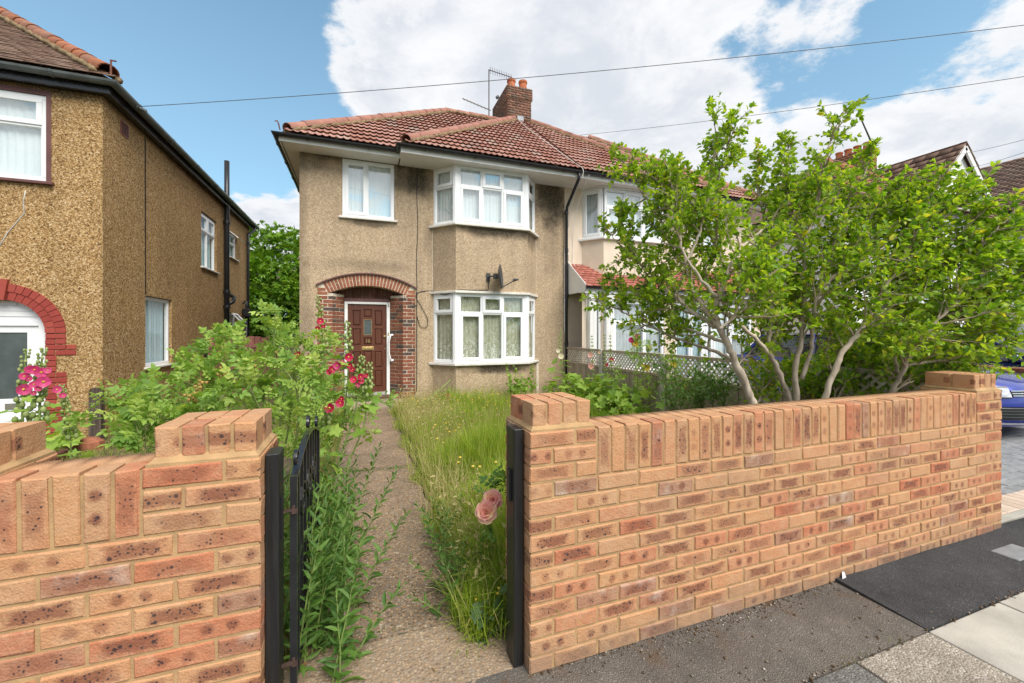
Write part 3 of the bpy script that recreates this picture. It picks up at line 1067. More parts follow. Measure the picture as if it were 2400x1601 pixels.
def ridge_run(parent, A, B, mat, L=0.42, r=0.115, name='ridge_tile', bed=True, objs=True):
    A, B = Vector(A), Vector(B)
    t = (B - A)
    n = max(1, round(t.length / (L - .03)))
    step = t / n
    t.normalize()
    side = t.cross(Vector((0, 0, 1))).normalized()
    up = side.cross(t)
    if mat.name not in _ridge:
        mb = MB()
        k = 9
        vs = []
        for (yy, rr) in ((0, r * 1.0), (L, r * .93)):
            for q in (rr, rr - .014):
                for i in range(k):
                    an = math.radians(-8 + 196 * i / (k - 1))
                    vs.append((q * math.cos(an), yy, q * math.sin(an) * .85))
        fs = []
        for i in range(k - 1):
            fs += [(i, i + 1, 2 * k + i + 1, 2 * k + i), (k + i + 1, k + i, i, i + 1)][0:2]
        mb.add(vs, fs)
        _ridge[mat.name] = mb.mesh('ridge_tile', mat, smooth=True)
    rot = Matrix((side, t, up)).transposed().to_4x4()
    for i in range(n):
        o = link(name, _ridge[mat.name], parent)
        o.matrix_basis = Matrix.Translation(A + step * i + up * R.uniform(-.004, .008)) @ rot @ Matrix.Rotation(R.uniform(-.03, .03), 4, 'Z')
    if bed:
        mb = MB()
        m = n * 7
        pts = [A + (B - A) * (i / m) - up * .012 + Vector((R.uniform(-.012, .012), R.uniform(-.012, .012), R.uniform(-.01, .006))) for i in range(m + 1)]
        for sgn in (-1, 1):
            mb.tube([p + side * sgn * (r * .98 + R.uniform(-.02, .03)) - up * .03 for p in pts], [0.036 + R.uniform(-.014, .014) for _ in pts], 6)
        mb.obj('mortar_bed', M['lichen'], parent, smooth=True)


def gutter(parent, pts, mat, r=0.055, brackets=0.9, name='gutter'):
    mb = MB()
    k = 8
    prof = [(math.cos(math.radians(180 + 180 * i / (k - 1))) * r, math.sin(math.radians(180 + 180 * i / (k - 1))) * r) for i in range(k)]
    prof = prof + [(x * .86, y * .86) for x, y in reversed(prof)]
    pts = [Vector(p) for p in pts]
    rings = []
    for i, p in enumerate(pts):
        d0 = (p - pts[i - 1]).normalized() if i else None
        d1 = (pts[i + 1] - p).normalized() if i < len(pts) - 1 else None
        s0 = d0.cross(Vector((0, 0, 1))).normalized() if d0 else None
        s1 = d1.cross(Vector((0, 0, 1))).normalized() if d1 else None
        s = (s0 + s1) if (s0 and s1) else (s0 or s1)
        s = s / max(.3, s.length_squared / 2 if (s0 and s1) else 1) if (s0 and s1) else s
        rings.append([p + s * x + Vector((0, 0, y)) for x, y in prof])
    n = len(prof)
    vs = [q for rg in rings for q in rg]
    fs = []
    for i in range(len(pts) - 1):
        for j in range(n):
            j2 = (j + 1) % n
            fs.append((i * n + j, i * n + j2, (i + 1) * n + j2, (i + 1) * n + j))
    fs.append(tuple(range(n)))
    fs.append(tuple(range((len(pts) - 1) * n, len(pts) * n)))
    mb.add(vs, fs)
    g = mb.obj(name, mat, parent, smooth=False)
    if brackets:
        for i in range(len(pts) - 1):
            L = (pts[i + 1] - pts[i]).length
            m = int(L / brackets)
            for q in range(m):
                c = pts[i] + (pts[i + 1] - pts[i]) * ((q + .5) / m)
                d = (pts[i + 1] - pts[i]).normalized()
                b = MB()
                s = d.cross(Vector((0, 0, 1)))
                arc = [c + s * math.cos(math.radians(180 + 180 * t / 8)) * (r + .006) + Vector((0, 0, math.sin(math.radians(180 + 180 * t / 8)) * (r + .006))) for t in range(9)]
                for t in range(8):
                    b.beam(arc[t], arc[t + 1], 0.035, 0.008, up=(arc[t] - c))
                b.obj('bracket', mat, g)
    return g


def text_mesh(name, body, size, mat, parent, m4, extrude=0.004):
    cu = bpy.data.curves.new(name, 'FONT')
    cu.body = body
    cu.size = size
    cu.extrude = extrude
    cu.align_x = 'CENTER'
    cu.align_y = 'CENTER'
    cu.materials.append(mat)
    tmp = bpy.data.objects.new('tmp', cu)
    COL.objects.link(tmp)
    bpy.context.view_layer.update()
    me = bpy.data.meshes.new_from_object(tmp.evaluated_get(bpy.context.evaluated_depsgraph_get()))
    bpy.data.objects.remove(tmp)
    bpy.data.curves.remove(cu)
    me.name = name
    o = link(name, me, parent)
    o.matrix_basis = m4
    return o


# ------------------------------------------------------------------ ground
def sheet(name, x0, x1, y0, y1, z, mat, kind='structure', parent=None):
    mb = MB()
    mb.quad((x0, y0, z), (x1, y0, z), (x1, y1, z), (x0, y1, z))
    o = mb.obj(name, mat, parent)
    if kind:
        o['kind'] = kind
    return o


sheet('ground', -900, 900, -900, 900, -0.16, M['ground'])
sheet('road', -200, 200, -8.0, -0.95, -0.11, M['road'])
kb = link('kerb', None)
kb['kind'] = 'structure'
for i in range(24):
    b = MB()
    x = -8 + i * 0.915
    b.box(x, x + .905, -0.95, -0.82, -.2, 0.0)
    b.obj('kerb_stone', M['kerb'], kb, bevel=.012)
GZ = -0.05
sheet('garden_soil', -14, 4.62, 1.80, 17, GZ, M['soil'])
# pavement: asphalt strip along the wall, slabs beyond it
pv = MB()
pv.box(-8, 2.63, 1.214, 1.70, -.14, 0.0)
pav = pv.obj('pavement', M['asphalt'])
pav['kind'] = 'structure'
b = MB()
xs = np.linspace(2.632, 9.0, 40)
for i in range(39):
    z0, z1 = [0.004 + 0.006 * math.sin(x * 3.1) ** 2 for x in (xs[i], xs[i + 1])]
    b.add([(xs[i], 1.216, .004), (xs[i + 1], 1.216, .004), (xs[i + 1], 1.67, z1 + .012), (xs[i], 1.67, z0 + .012),
           (xs[i], 1.216, -.1), (xs[i + 1], 1.216, -.1), (xs[i + 1], 1.67, -.1), (xs[i], 1.67, -.1)],
          [(0, 1, 2, 3), (4, 5, 1, 0), (3, 2, 6, 7), (4, 0, 3, 7), (1, 5, 6, 2)])
o = b.obj('asphalt_patch', M['asphalt_new'])
o['kind'] = 'structure'
sb = MB()
sb.box(-8, 9, -.82, 1.212, -.14, -.014)
psl = sb.obj('paving', M['sand'])
psl['kind'] = 'structure'
for row, (y0, y1) in enumerate(((0.612, 1.210), (0.006, 0.606), (-.6, 0.0), (-.82, -.606))):
    x = -7.6 + (0.3 if row % 2 else 0) + 0.02
    edges = []
    if row == 0:
        edges = [(2.085, 2.622), (2.628, 3.268), (3.276, 3.92)] + [(2.079 - .6 * (i + 1), 2.079 - .6 * i - .006) for i in range(12)] + [(3.928 + .61 * i, 3.928 + .61 * i + .6) for i in range(7)]
    else:
        edges = [(x + .606 * i, x + .606 * i + .6) for i in range(26)]
    for (a, c) in edges:
        b = MB()
        j = R.uniform(-.003, .003)
        b.box(a, c, y0, y1, -.06, 0.0 + j)
        mt = M['slab_pale'] if a > 2.6 and row == 0 else (M['slab_agg'] if a > 2.0 else M['slab_dark'])
        if row and R.random() < .4:
            mt = M['slab_agg']
        s_ = b.obj('paving_slab', mt, psl, bevel=.006)
b = MB()
b.box(3.95, 4.22, 1.37, 1.50, -.05, .016)
cov = b.obj('utility_cover', simple('cover plate', (0.20, 0.21, 0.22), 0.6, 0.2, 12, 0.4, 60), None, bevel=.006)
tag(cov, 'small grey stopcock cover set in the dark asphalt near the wall end', 'utility cover')

# garden path in three cast lengths
gp = link('garden_path', None)
gp['kind'] = 'structure'


def path_z(y):
    return 0.0 - 0.045 * (y - 1.55) / 7.0


for (x0, x1, y0, y1) in ((-.325, .70, 1.56, 2.08), (-.30, .545, 2.092, 4.74), (-.30, .55, 4.752, 8.62)):
    b = MB()
    ny, nx = max(2, int((y1 - y0) / .12)), 8
    vs, fs = [], []
    for j in range(ny + 1):
        for i in range(nx + 1):
            y = y0 + (y1 - y0) * j / ny
            x = x0 + (x1 - x0) * i / nx
            if i in (0, nx) and y0 > 2:
                x += R.uniform(-.02, .02)
            vs.append((x, y, path_z(y) + (0 if 0 < i < nx else -.004) + R.uniform(-.0015, .0015)))
    for j in range(ny):
        for i in range(nx):
            q = j * (nx + 1) + i
            fs.append((q, q + 1, q + nx + 2, q + nx + 1))
    n0 = len(vs)
    b.add(vs, fs)
    b.quad((x0, y0, -.1), (x1, y0, -.1), (x1, y0, path_z(y0)), (x0, y0, path_z(y0)))
    b.quad((x1, y0, -.1), (x1, y1, -.1), (x1, y1, path_z(y1)), (x1, y0, path_z(y0)))
    b.quad((x0, y0, -.1), (x0, y0, path_z(y0)), (x0, y1, path_z(y1)), (x0, y1, -.1))
    b.obj('path_slab', M['aggregate'], gp)

# neighbour's drive at the right
drv = sheet('driveway', 4.50, 10.35, 1.66, 8.8, -.012, M['sand'])
b = MB()
b.box(4.52, 10.3, 1.70, 1.765, -.08, .012)
b.obj('edging_strip', M['slab_pale'], drv, bevel=.005)
b = MB()
sett = brick_mesh(0.205, 0.06, 0.072, M['sett'])
for i in range(28):
    for k in range(1):
        o = link('sett', brick_mesh(0.205, 0.06, 0.098, M['sett']), drv)
        o.matrix_basis = Matrix.Translation((4.56 + .104 * i, 1.875, -.018)) @ Matrix.Rotation(math.radians(90), 4, 'Z') @ Matrix.Rotation(math.radians(-90), 4, 'X')
blk = []
for j in range(46):
    for i in range(29):
        x, y = 4.62 + .2 * i + (.1 if j % 2 else 0), 2.035 + .1 * j
        blk.append((x, y))
blk.sort(key=lambda p: (p[0] * .9 + p[1] * 1.6))
vis = [p for p in blk if 2.3 < p[0] / p[1] < 3.3][:260]
vs_ = set(vis)
for (x, y) in vis:
    o = link('paving_block', brick_mesh(0.194, 0.06, 0.094, M['block']), drv)
    o.matrix_basis = Matrix.Translation((x, y, -.028 + R.uniform(-.002, .002))) @ Matrix.Rotation(math.radians(-90), 4, 'X')
I3 = np.eye(3)
boxes_joined('paving_blocks', [((x, y, -.028), I3, (.194, .094, .06)) for (x, y) in blk if (x, y) not in vs_], M['block'], drv)

# ------------------------------------------------------------------ the house at the end of the path
HY = 8.8
house = thing('semi_detached_house', 'tan pebbledashed semi-detached house at the end of the path with brown front door numbered 16', 'house', (1.7, HY, -.05))
FH = frame((-1.12, HY), (1, 0))
ax = lambda X: X + 1.12
ZT = 4.935
w = MB()
facade(w, FH, 0, ax(4.53), -.12, ZT + .1, [(ax(-.37), ax(.632), 3.76, 4.92), (ax(-.81), ax(1.05), -.12, 2.74), (ax(1.43), ax(3.77), -.12, ZT + .1)], 0.14)
# wall above the arch, following its crown
AC, AZ, RI, RO = 0.12, 0.818, 1.59, 1.812


def arc_z(x, r):
    return AZ + math.sqrt(max(0, r * r - (x - AC) ** 2))


n = 30
for i in range(n):
    xa, xb = -.81 + 1.86 * i / n, -.81 + 1.86 * (i + 1) / n
    w.quad((xa, HY, arc_z(xa, RO + .03)), (xb, HY, arc_z(xb, RO + .03)), (xb, HY, 2.74), (xa, HY, 2.74))
# flank and back
w.quad((-1.12, 15.3, -.12), (-1.12, HY, -.12), (-1.12, HY, ZT + .1), (-1.12, 15.3, ZT + .1))
w.quad((4.53, 15.3, -.12), (-1.12, 15.3, -.12), (-1.12, 15.3, ZT + .1), (4.53, 15.3, ZT + .1))
BP = [(1.414, HY), (1.812, 8.34), (3.389, 8.34), (3.783, HY)]
for z0, z1 in ((-.12, .80), (2.315, 3.70)):
    for i in range(3):
        p, q = BP[i], BP[i + 1]
        w.quad((*p, z0), (*q, z0), (*q, z1), (*p, z1))
    w.quad(*[(*p, z1) for p in BP])
    w.quad(*[(*p, z0) for p in reversed(BP)])
wall = w.obj('wall', M['pebble'], house)
b = MB()                      # smooth plinth under the bay
pl = [(1.40, HY), (1.80, 8.325), (3.40, 8.325), (3.797, HY)]
b.prism(pl, -.12, .05)
b.obj('plinth', M['step'], house)
b = MB()
b.box(3.80, 3.86, HY - .012, HY + .02, -.1, .76)
b.obj('render_band', M['mortar_pale'], house)
for x in (1.405, 3.79):
    b = MB()
    b.tube([(x, HY - .004, 2.34), (x, HY - .004, 3.68)], .008, 5)
    b.obj('movement_bead', M['mortar_pale'], house)

# windows of the bay
FB = [frame(BP[i], (BP[i + 1][0] - BP[i][0], BP[i + 1][1] - BP[i][1])) for i in range(3)]
LB = [math.dist(BP[i], BP[i + 1]) for i in range(3)]
front_cols = lambda lo, hi: [(1, [(lo, 's'), (hi, 'f')]), (1, [(lo, 'f'), (hi, 's')]), (1, [(lo, 's'), (hi, 'f')])]
side_cols = lambda lo, hi: [(1, [(lo, 'f'), (hi, 's')])]
for (z0, h, lo, hi, cur, gl) in ((.835, 1.44, 1.06, .38, M['lace'], M['glass']), (3.72, 1.20, .80, .40, M['net'], M['glass_hi'])):
    window(house, FB[0], .01, LB[0] - .05, z0, h, side_cols(lo, hi), gl, cur, d=.01, fw=.06)
    window(house, FB[1], .04, LB[1] - .08, z0, h, front_cols(lo, hi), gl, cur, d=.01, fw=.06)
    window(house, FB[2], .04, LB[2] - .05, z0, h, side_cols(lo, hi), gl, cur, d=.01, fw=.06)
    for (px, py) in (BP[1], BP[2]):
        b = MB()
        sx = 1 if px < 2.5 else -1
        b.prism([(px - .045, py + .085), (px - .052 * 1, py + .028), (px - .012, py - .004), (px + .05, py + .0), (px + .05, py + .085)] if sx > 0 else
                [(px - .05, py + .085), (px - .05, py + .0), (px + .012, py - .004), (px + .052, py + .028), (px + .045, py + .085)], z0, z0 + h)
        b.obj('corner_post', M['upvc'], house)
    # sill round the bay
    for (oo, za, zb, nm) in ((.075, z0 - .055, z0 - .004, 'bay_sill'),):
        b = MB()
        k = oo
        outer = [(BP[0][0] - k * 1.25, HY), (BP[1][0] - k * .45, 8.34 - k), (BP[2][0] + k * .45, 8.34 - k), (BP[3][0] + k * 1.25, HY)]
        b.prism(outer, za, zb)
        b.obj(nm, M['sill'], house, bevel=.01)
b = MB()                     # white hood over the ground-floor bay
k = .06
b.prism([(BP[0][0] - k, HY), (BP[1][0] - k * .4, 8.34 - k), (BP[2][0] + k * .4, 8.34 - k), (BP[3][0] + k, HY)], 2.276, 2.325)
b.obj('bay_hood', M['sill'], house, bevel=.008)
# small bedroom window
window(house, FH, ax(-.365), .995, 3.765, 1.15, [(.46, [(1, 's')]), (.54, [(1, 'f')])], M['glass_hi'], M['net'], d=.02, fw=.065, sill=(.05, .04))

# soffits, fascias, gutters
b = MB()
b.box(-1.36, .70, 8.40, HY + .01, ZT - .012, ZT)
b.box(-1.36, -1.125, HY + .01, 15.5, ZT - .012, ZT)
b.obj('soffit', M['soffit'], house)
b = MB()
b.box(.725, 4.53, 8.12, HY + .01, ZT - .02, ZT - .006)
b.obj('soffit', M['soffit'], house)
b = MB()
b.box(-1.375, .70, 8.375, 8.398, ZT - .025, 5.06)
b.box(-1.40, -1.377, 8.375, 15.6, ZT - .025, 5.06)
b.obj('fascia', M['white'], house)
b = MB()
b.box(.70, 4.53, 8.09, 8.113, ZT - .035, 5.06)
b.box(.70, .722, 8.115, 8.42, ZT - .035, 5.06)
b.obj('fascia', M['white'], house)
gutter(house, [(-1.45, 15.6, 5.02), (-1.45, 8.315, 5.02), (.66, 8.315, 5.03)], M['black_pl'])
gutter(house, [(.655, 8.42, 5.03), (.655, 8.03, 5.03), (4.62, 8.03, 5.02)], M['black_pl'])
b = MB()
b.tube([(4.50, 8.03, 4.98), (4.50, 8.05, 4.86), (4.53, 8.66, 4.42), (4.545, 8.72, 4.30), (4.545, 8.72, 2.55), (4.545, 8.72, -.05)], .036, 8)
dp = b.obj('downpipe', M['black_pl'], house, smooth=True)
for z in (4.3, 3.4, 2.32, 1.2):
    b = MB()
    b.lathe((4.545, 8.72, z), [(.0, -.045), (.046, -.045), (.046, .045), (.0, .045)], 10)
    b.obj('collar', M['black_pl'], dp)

# roof
PIT = 0.775
TA = math.atan(PIT)
UPF = (0, math.cos(TA), math.sin(TA))
EZ = 5.06
C1, C2 = Vector((-1.40, 8.36, EZ)), Vector((.68, 8.06, EZ))
R1 = C1 + Vector((3.70, 3.70, 3.70 * PIT))
RY, RZ = R1.y, R1.z
A2 = C2 + Vector((3.92, 3.92, 3.92 * PIT))
rf = MB()
dn = Vector((0, 0, -.03))
back = RY + (RY - 8.36)
rf.quad(C1 + dn, Vector((.68, 8.36, EZ)) + dn, Vector((.68 + 3.7, RY, RZ)) + dn, R1 + dn)
rf.quad(C2 + dn, Vector((4.6, 8.06, EZ)) + dn, A2 + dn)
rf.quad(C2 + dn, A2 + dn, Vector((.68 + 3.7, RY, RZ)) + dn, Vector((.68, 8.36, EZ)) + dn)
rf.quad(Vector((-1.40, back, EZ)) + dn, C1 + dn, R1 + dn)
rf.quad(R1 + dn, Vector((4.6, RY, RZ)) + dn, Vector((4.6, back, EZ)) + dn, Vector((-1.40, back, EZ)) + dn)
roof = rf.obj('roof', M['roof_red'], house)
cs = math.cos(TA)
tile_field(roof, C1, (1, 0, 0), UPF, 17, .281, .24, lambda t: (t * cs + .02, 2.08 + t * cs + .02), M['roof_red'])
tile_field(roof, C2, (1, 0, 0), UPF, 18, .281, .24, lambda t: (t * cs + .02, 3.92), M['roof_red'])
up = Vector((0, 0, .035))
ridge_run(roof, C1 + Vector((.12, .12, .12 * PIT)) + up, R1 + up, M['ridge_red'])
ridge_run(roof, C2 + Vector((.12, .12, .12 * PIT)) + up, A2 + up, M['ridge_red'])
ridge_run(roof, R1 + up, Vector((4.1, RY, RZ)) + up, M['ridge_red'])
b = MB()
for c in (C1, C2):
    b.tube([c + Vector((.02, .02, .04)), c + Vector((.0, .0, .14)), c + Vector((-.02, .0, .19)), c + Vector((-.05, -.02, .17))], .012, 5)
b.obj('hip_iron', M['rust'], roof)

# chimney
CX0, CX1, CY0, CY1 = 4.09, 4.84, 11.6, 13.0
b = MB()
b.box(CX0 + .005, CX1 - .005, CY0 + .005, CY1 - .005, 6.6, 8.49)
b.box(CX0 - .025, CX1 + .025, CY0 - .025, CY1 + .025, 8.492, 8.84)
chim = b.obj('chimney', M['mortar_pale'], house)
it = []
for (p0, U, L) in (((CX0, CY0), (1, 0), CX1 - CX0), ((CX0, CY1), (0, -1), CY1 - CY0), ((CX1, CY0), (0, 1), CY1 - CY0)):
    F = frame(p0, U)
    it += bond_items(F, 0, L, 6.8, 8.48)
for (p0, U, L) in (((CX0 - .03, CY0 - .03), (1, 0), CX1 - CX0 + .06), ((CX0 - .03, CY1 + .03), (0, -1), CY1 - CY0 + .06), ((CX1 + .03, CY0 - .03), (0, 1), CY1 - CY0 + .06)):
    F = frame(p0, U)
    it += bond_items(F, 0, L, 8.49, 8.84, 0.07, odd=1)
boxes_joined('chimney_bricks', it, M['chim_brick'], chim)
for (px, py) in ((4.29, 11.85), (4.65, 11.80)):
    b = MB()
    b.lathe((px, py, 8.83), [(.13, 0), (.115, .26), (.135, .27), (.135, .33), (.11, .33), (.095, .05)], 18)
    b.obj('chimney_pot', M['pot'], chim, smooth=False)
b = MB()
b.box(4.36, 4.56, 11.50, 11.59, 7.80, 7.93)
b.obj('flashing', M['lead'], chim)

# porch of red and brown brick with a segmental arch
pb = MB()
LPp = [(-.81, HY + .005), (-.542, HY + .005), (-.346, 9.095), (-.337, 9.2), (-.81, 9.2)]
RPp = [(1.05, HY + .008), (1.05, 9.2), (.563, 9.2), (.570, 9.095), (.805, HY + .005)]
pb.prism(LPp, -.12, 2.235)
pb.prism(RPp, -.12, 2.235)
n = 24
AH = math.radians(27.5)
for i in range(n):
    a0, a1 = -AH * 1.12 + 2.24 * AH * i / n, -AH * 1.12 + 2.24 * AH * (i + 1) / n
    P_ = lambda a, r, y: (AC + r * math.sin(a), y, AZ + r * math.cos(a))
    pb.quad(P_(a0, RI + .004, HY + .004), P_(a1, RI + .004, HY + .004), P_(a1, RO + .03, HY + .004), P_(a0, RO + .03, HY + .004))
    pb.quad(P_(a0, RI + .004, 9.2), P_(a1, RI + .004, 9.2), P_(a1, RI + .004, HY + .004), P_(a0, RI + .004, HY + .004))
pb.quad((-.81, 9.12, 2.0), (1.05, 9.12, 2.0), (1.05, 9.12, 2.6), (-.81, 9.12, 2.6))
pb.quad((-.81, HY + .009, 2.2), (-.60, HY + .009, 2.2), (-.70, HY + .009, 2.39), (-.81, HY + .009, 2.385))
pb.quad((.84, HY + .009, 2.2), (1.05, HY + .009, 2.2), (1.05, HY + .009, 2.385), (.94, HY + .009, 2.39))
porch = pb.obj('brick_porch', M['mortar_pale'], house)
b = MB()
for i in range(n):
    a0, a1 = -AH * 1.14 + 2.28 * AH * i / n, -AH * 1.14 + 2.28 * AH * (i + 1) / n
    pts = []
    for y in (HY - .045, HY + .01):
        for r in (RO + .008, RO + .032):
            for a in (a0, a1):
                pts.append((AC + r * math.sin(a), y, AZ + r * math.cos(a)))
    b.add(pts, [(0, 1, 3, 2), (4, 6, 7, 5), (0, 4, 5, 1), (2, 3, 7, 6)])
b.obj('drip_moulding', M['maroon'], porch)
FLs = frame((-.535, HY), (-.337 + .535, 9.095 - HY))
FRs = frame((.560, 9.095), (.797 - .560, HY - 9.095))
FF = frame((0, HY), (1, 0))
LS = math.dist((-.535, HY), (-.337, 9.095))
RS = math.dist((.56, 9.095), (.797, HY))
for c in range(29):
    z0 = .012 + c * .0752
    z1 = z0 + .0645
    if c % 2:
        fr_l, fr_r = [(-.81, -.72), (-.709, -.535)], [(.797, .985), (.996, 1.05)]
        sl, sr = [(0, .21), (.22, LS)], [(0, .16), (.17, RS)]
    else:
        fr_l, fr_r = [(-.81, -.63), (-.619, -.535)], [(.797, .875), (.886, 1.05)]
        sl, sr = [(0, .10), (.11, LS)], [(0, .25), (.26, RS)]
    for (F, lst) in ((FF, fr_l), (FF, fr_r), (FLs, sl), (FRs, sr)):
        for (a0, a1) in lst:
            if z0 < .05 and F is not FF:
                continue
            place_brick(F, a0, a1, z0, z1, porch, M['porch_brick'], .06)
for c in range(2):
    z0 = 2.2 + c * .0752
    place_brick(FF, -.81, -.628 - c * .036, z0, z0 + .064, porch, M['arch_brick'], .06)
    place_brick(FF, .868 + c * .036, 1.05, z0, z0 + .064, porch, M['arch_brick'], .06)
NA = 25
for i in range(NA):
    am = -AH + 2 * AH * (i + .5) / NA
    wv = 2 * AH / NA / 2 - .0044
    if i % 2 == 0:
        segs = [(RI, RO)]
    else:
        mid = RI + (.10 if i % 4 == 1 else .125)
        segs = [(RI, mid - .005), (mid + .005, RO)]
    for (r0, r1) in segs:
        b = MB()
        pts = []
        for y in (HY - .002 + R.uniform(-.001, .001), HY + .06):
            for (r, a) in ((r0, am - wv), (r0, am + wv), (r1, am + wv), (r1, am - wv)):
                pts.append((AC + r * math.sin(a), y, AZ + r * math.cos(a)))
        b.add(pts, [(0, 1, 2, 3), (7, 6, 5, 4), (0, 4, 5, 1), (1, 5, 6, 2), (2, 6, 7, 3), (3, 7, 4, 0)])
        b.obj('brick', M['arch_brick'], porch)
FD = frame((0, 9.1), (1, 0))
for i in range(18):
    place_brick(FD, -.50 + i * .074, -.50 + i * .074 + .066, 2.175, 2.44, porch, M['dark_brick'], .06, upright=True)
# door and frame
b = MB()
b.fbox(FD, -.333, -.272, -.03, .07, .15, 2.10)
b.fbox(FD, .492, .558, -.03, .07, .15, 2.10)
b.fbox(FD, -.272, .492, -.03, .07, 2.052, 2.10)
b.obj('door_frame', M['white'], house, bevel=.005)
b = MB()
b.fbox(FD, -.33, .555, -.035, .07, 2.102, 2.17)
b.obj('door_lintel', M['maroon'], house)
dx = lambda x: -.267 + (x - 392) / 418 * .754
dz = lambda y: 2.05 - (y - 430) / 955 * 1.845
hol = [(dx(438), dx(530), dz(660), dz(492)), (dx(558), dx(650), dz(567), dz(482)), (dx(678), dx(766), dz(660), dz(492)),
       (dx(560), dx(649), dz(762), dz(594)), (dx(438), dx(530), dz(868), dz(690)), (dx(678), dx(766), dz(868), dz(690)),
       (dx(558), dx(650), dz(866), dz(786)),
       (dx(438), dx(530), dz(1112), dz(935)), (dx(558), dx(650), dz(1112), dz(935)), (dx(678), dx(766), dz(1112), dz(935)),
       (dx(438), dx(530), dz(1320), dz(1142)), (dx(558), dx(650), dz(1320), dz(1142)), (dx(678), dx(766), dz(1320), dz(1142))]
FDo = frame((0, 9.1 + .005), (1, 0))
b = MB()
facade(b, FDo, -.267, .487, .205, 2.05, hol, .022)
for h in hol:
    b.quad(FDo(h[0], .022, h[2]), FDo(h[1], .022, h[2]), FDo(h[1], .022, h[3]), FDo(h[0], .022, h[3]))
b.fbox(FDo, -.267, .487, .023, .045, .205, 2.05)
door = b.obj('front_door', M['door'], house)
for i, h in enumerate(hol):
    if i == 3:
        b = MB()
        b.fbox(FDo, h[0] + .008, h[1] - .008, .008, .014, h[2] + .008, h[3] - .008)
        b.obj('pane', M['glass_dark'], door)
        b = MB()
        for q in ((h[0], h[1], h[2], h[2] + .008), (h[0], h[1], h[3] - .008, h[3]), (h[0], h[0] + .008, h[2] + .008, h[3] - .008), (h[1] - .008, h[1], h[2] + .008, h[3] - .008)):
            b.fbox(FDo, q[0], q[1], -.004, .01, q[2], q[3])
        b.obj('glazing_bead', M['brass'], door)
        continue
    b = MB()
    e, f_ = .012, .03
    o0 = [FDo(h[0] + e, .021, h[2] + e), FDo(h[1] - e, .021, h[2] + e), FDo(h[1] - e, .021, h[3] - e), FDo(h[0] + e, .021, h[3] - e)]
    o1 = [FDo(h[0] + f_, .004, h[2] + f_), FDo(h[1] - f_, .004, h[2] + f_), FDo(h[1] - f_, .004, h[3] - f_), FDo(h[0] + f_, .004, h[3] - f_)]
    b.add(o0 + o1, [(4, 5, 6, 7), (0, 1, 5, 4), (1, 2, 6, 5), (2, 3, 7, 6), (3, 0, 4, 7)])
    b.obj('door_panel', M['door'], door)
RX = Matrix.Rotation(math.radians(90), 4, 'X')
text_mesh('house_number', '16', .10, M['brass'], door, Matrix.Translation((dx(604), 9.1 + .002, dz(826))) @ RX, .004)
b = MB()
b.fbox(FDo, dx(539), dx(671), -.010, .004, dz(921), dz(884))
b.fbox(FDo, dx(556), dx(655), -.018, -.010, dz(914), dz(892))
b.obj('letter_plate', M['brass'], door, bevel=.003)
b = MB()
b.lathe(FDo(dx(790), 0, dz(775)), [(0, .03), (.022, .026), (.024, .0)], 14, axis=(0, -1, 0))
b.lathe(FDo(dx(796), 0, dz(912)), [(0, .012), (.010, .010), (.012, .0)], 10, axis=(0, -1, 0))
b.obj('lock', M['brass'], door)
b = MB()
b.fbox(FD, .512, .535, -.036, -.03, dz(768), dz(733))
b.obj('bell_plate', M['brass'], house)
b = MB()
b.fbox(FD, -.272, .492, -.06, .06, .165, .2)
b.fbox(FD, -.272, .492, -.035, .0, .203, .222)
b.obj('weather_bar', simple('aluminium bar', (0.5, 0.49, 0.47), 0.45, 0.1, 9, metal=.5), house)
b = MB()
b.fbox(FD, -.33, .556, -.10, .05, .085, .162)
b.obj('threshold', M['maroon'], house, bevel=.01)
b = MB()
b.box(-.60, .86, 8.66, 9.2, -.1, .085)
b.box(-.82, 1.08, 8.50, 8.90, -.1, .004)
b.obj('doorstep', M['step'], house, bevel=.015)
b = MB()
gx = [FRs(.08, -.06, 1.40), FRs(.085, -.07, 1.36), FRs(.055, -.075, 1.27), FRs(.05, -.075, 1.12), FRs(.06, -.075, 1.02), FRs(.09, -.07, .93), FRs(.09, -.06, .89)]
b.tube(gx, .013, 8)
b.lathe(FRs(.08, 0, 1.41), [(.0, .065), (.022, .06), (.025, 0)], 10, axis=FRs.N)
b.lathe(FRs(.09, 0, .88), [(.0, .065), (.022, .06), (.025, 0)], 10, axis=FRs.N)
b.obj('grab_rail', M['upvc'], house, smooth=True)

# satellite dish on the bay and its cable
D0 = PY(1158, 652, 8.22)
dish = thing('satellite_dish', 'dark grey satellite dish on the pebbledash between the bay windows', 'satellite dish', (2.56, 8.34, D0.z))
DP = Vector((2.70, 8.10, D0.z + .02))
dax = Vector((0.90, -.42, .10)).normalized()
b = MB()
prof = [(.0, -.05), (.10, -.043), (.19, -.022), (.255, .01), (.262, .012), (.262, .02), (.25, .018), (.19, -.010), (.10, -.033), (0, -.04)]
b.lathe(DP, prof, 28, axis=dax)
bowl = b.obj('bowl', M['dish'], dish, smooth=True)
b = MB()
b.tube([(2.50, 8.33, D0.z + .03), (2.50, 8.20, D0.z + .03), (2.54, 8.16, D0.z + .03), DP - dax * .05], .018, 7)
b.box(2.46, 2.54, 8.31, 8.338, D0.z - .05, D0.z + .11)
b.box(2.56, 2.63, 8.09, 8.17, D0.z - .03, D0.z + .08)
b.obj('bracket', M['dish'], dish)
b = MB()
tip = DP + dax * .30 + Vector((0, 0, -.10))
b.tube([DP + Vector((0, 0, -.24)) + dax * .0, tip], .011, 6)
b.obj('feed_arm', M['dish'], dish)
b = MB()
b.lathe(tip + dax * .02, [(0, -.07), (.028, -.065), (.032, -.01), (.02, .0), (.02, .05), (0, .05)], 12, axis=dax)
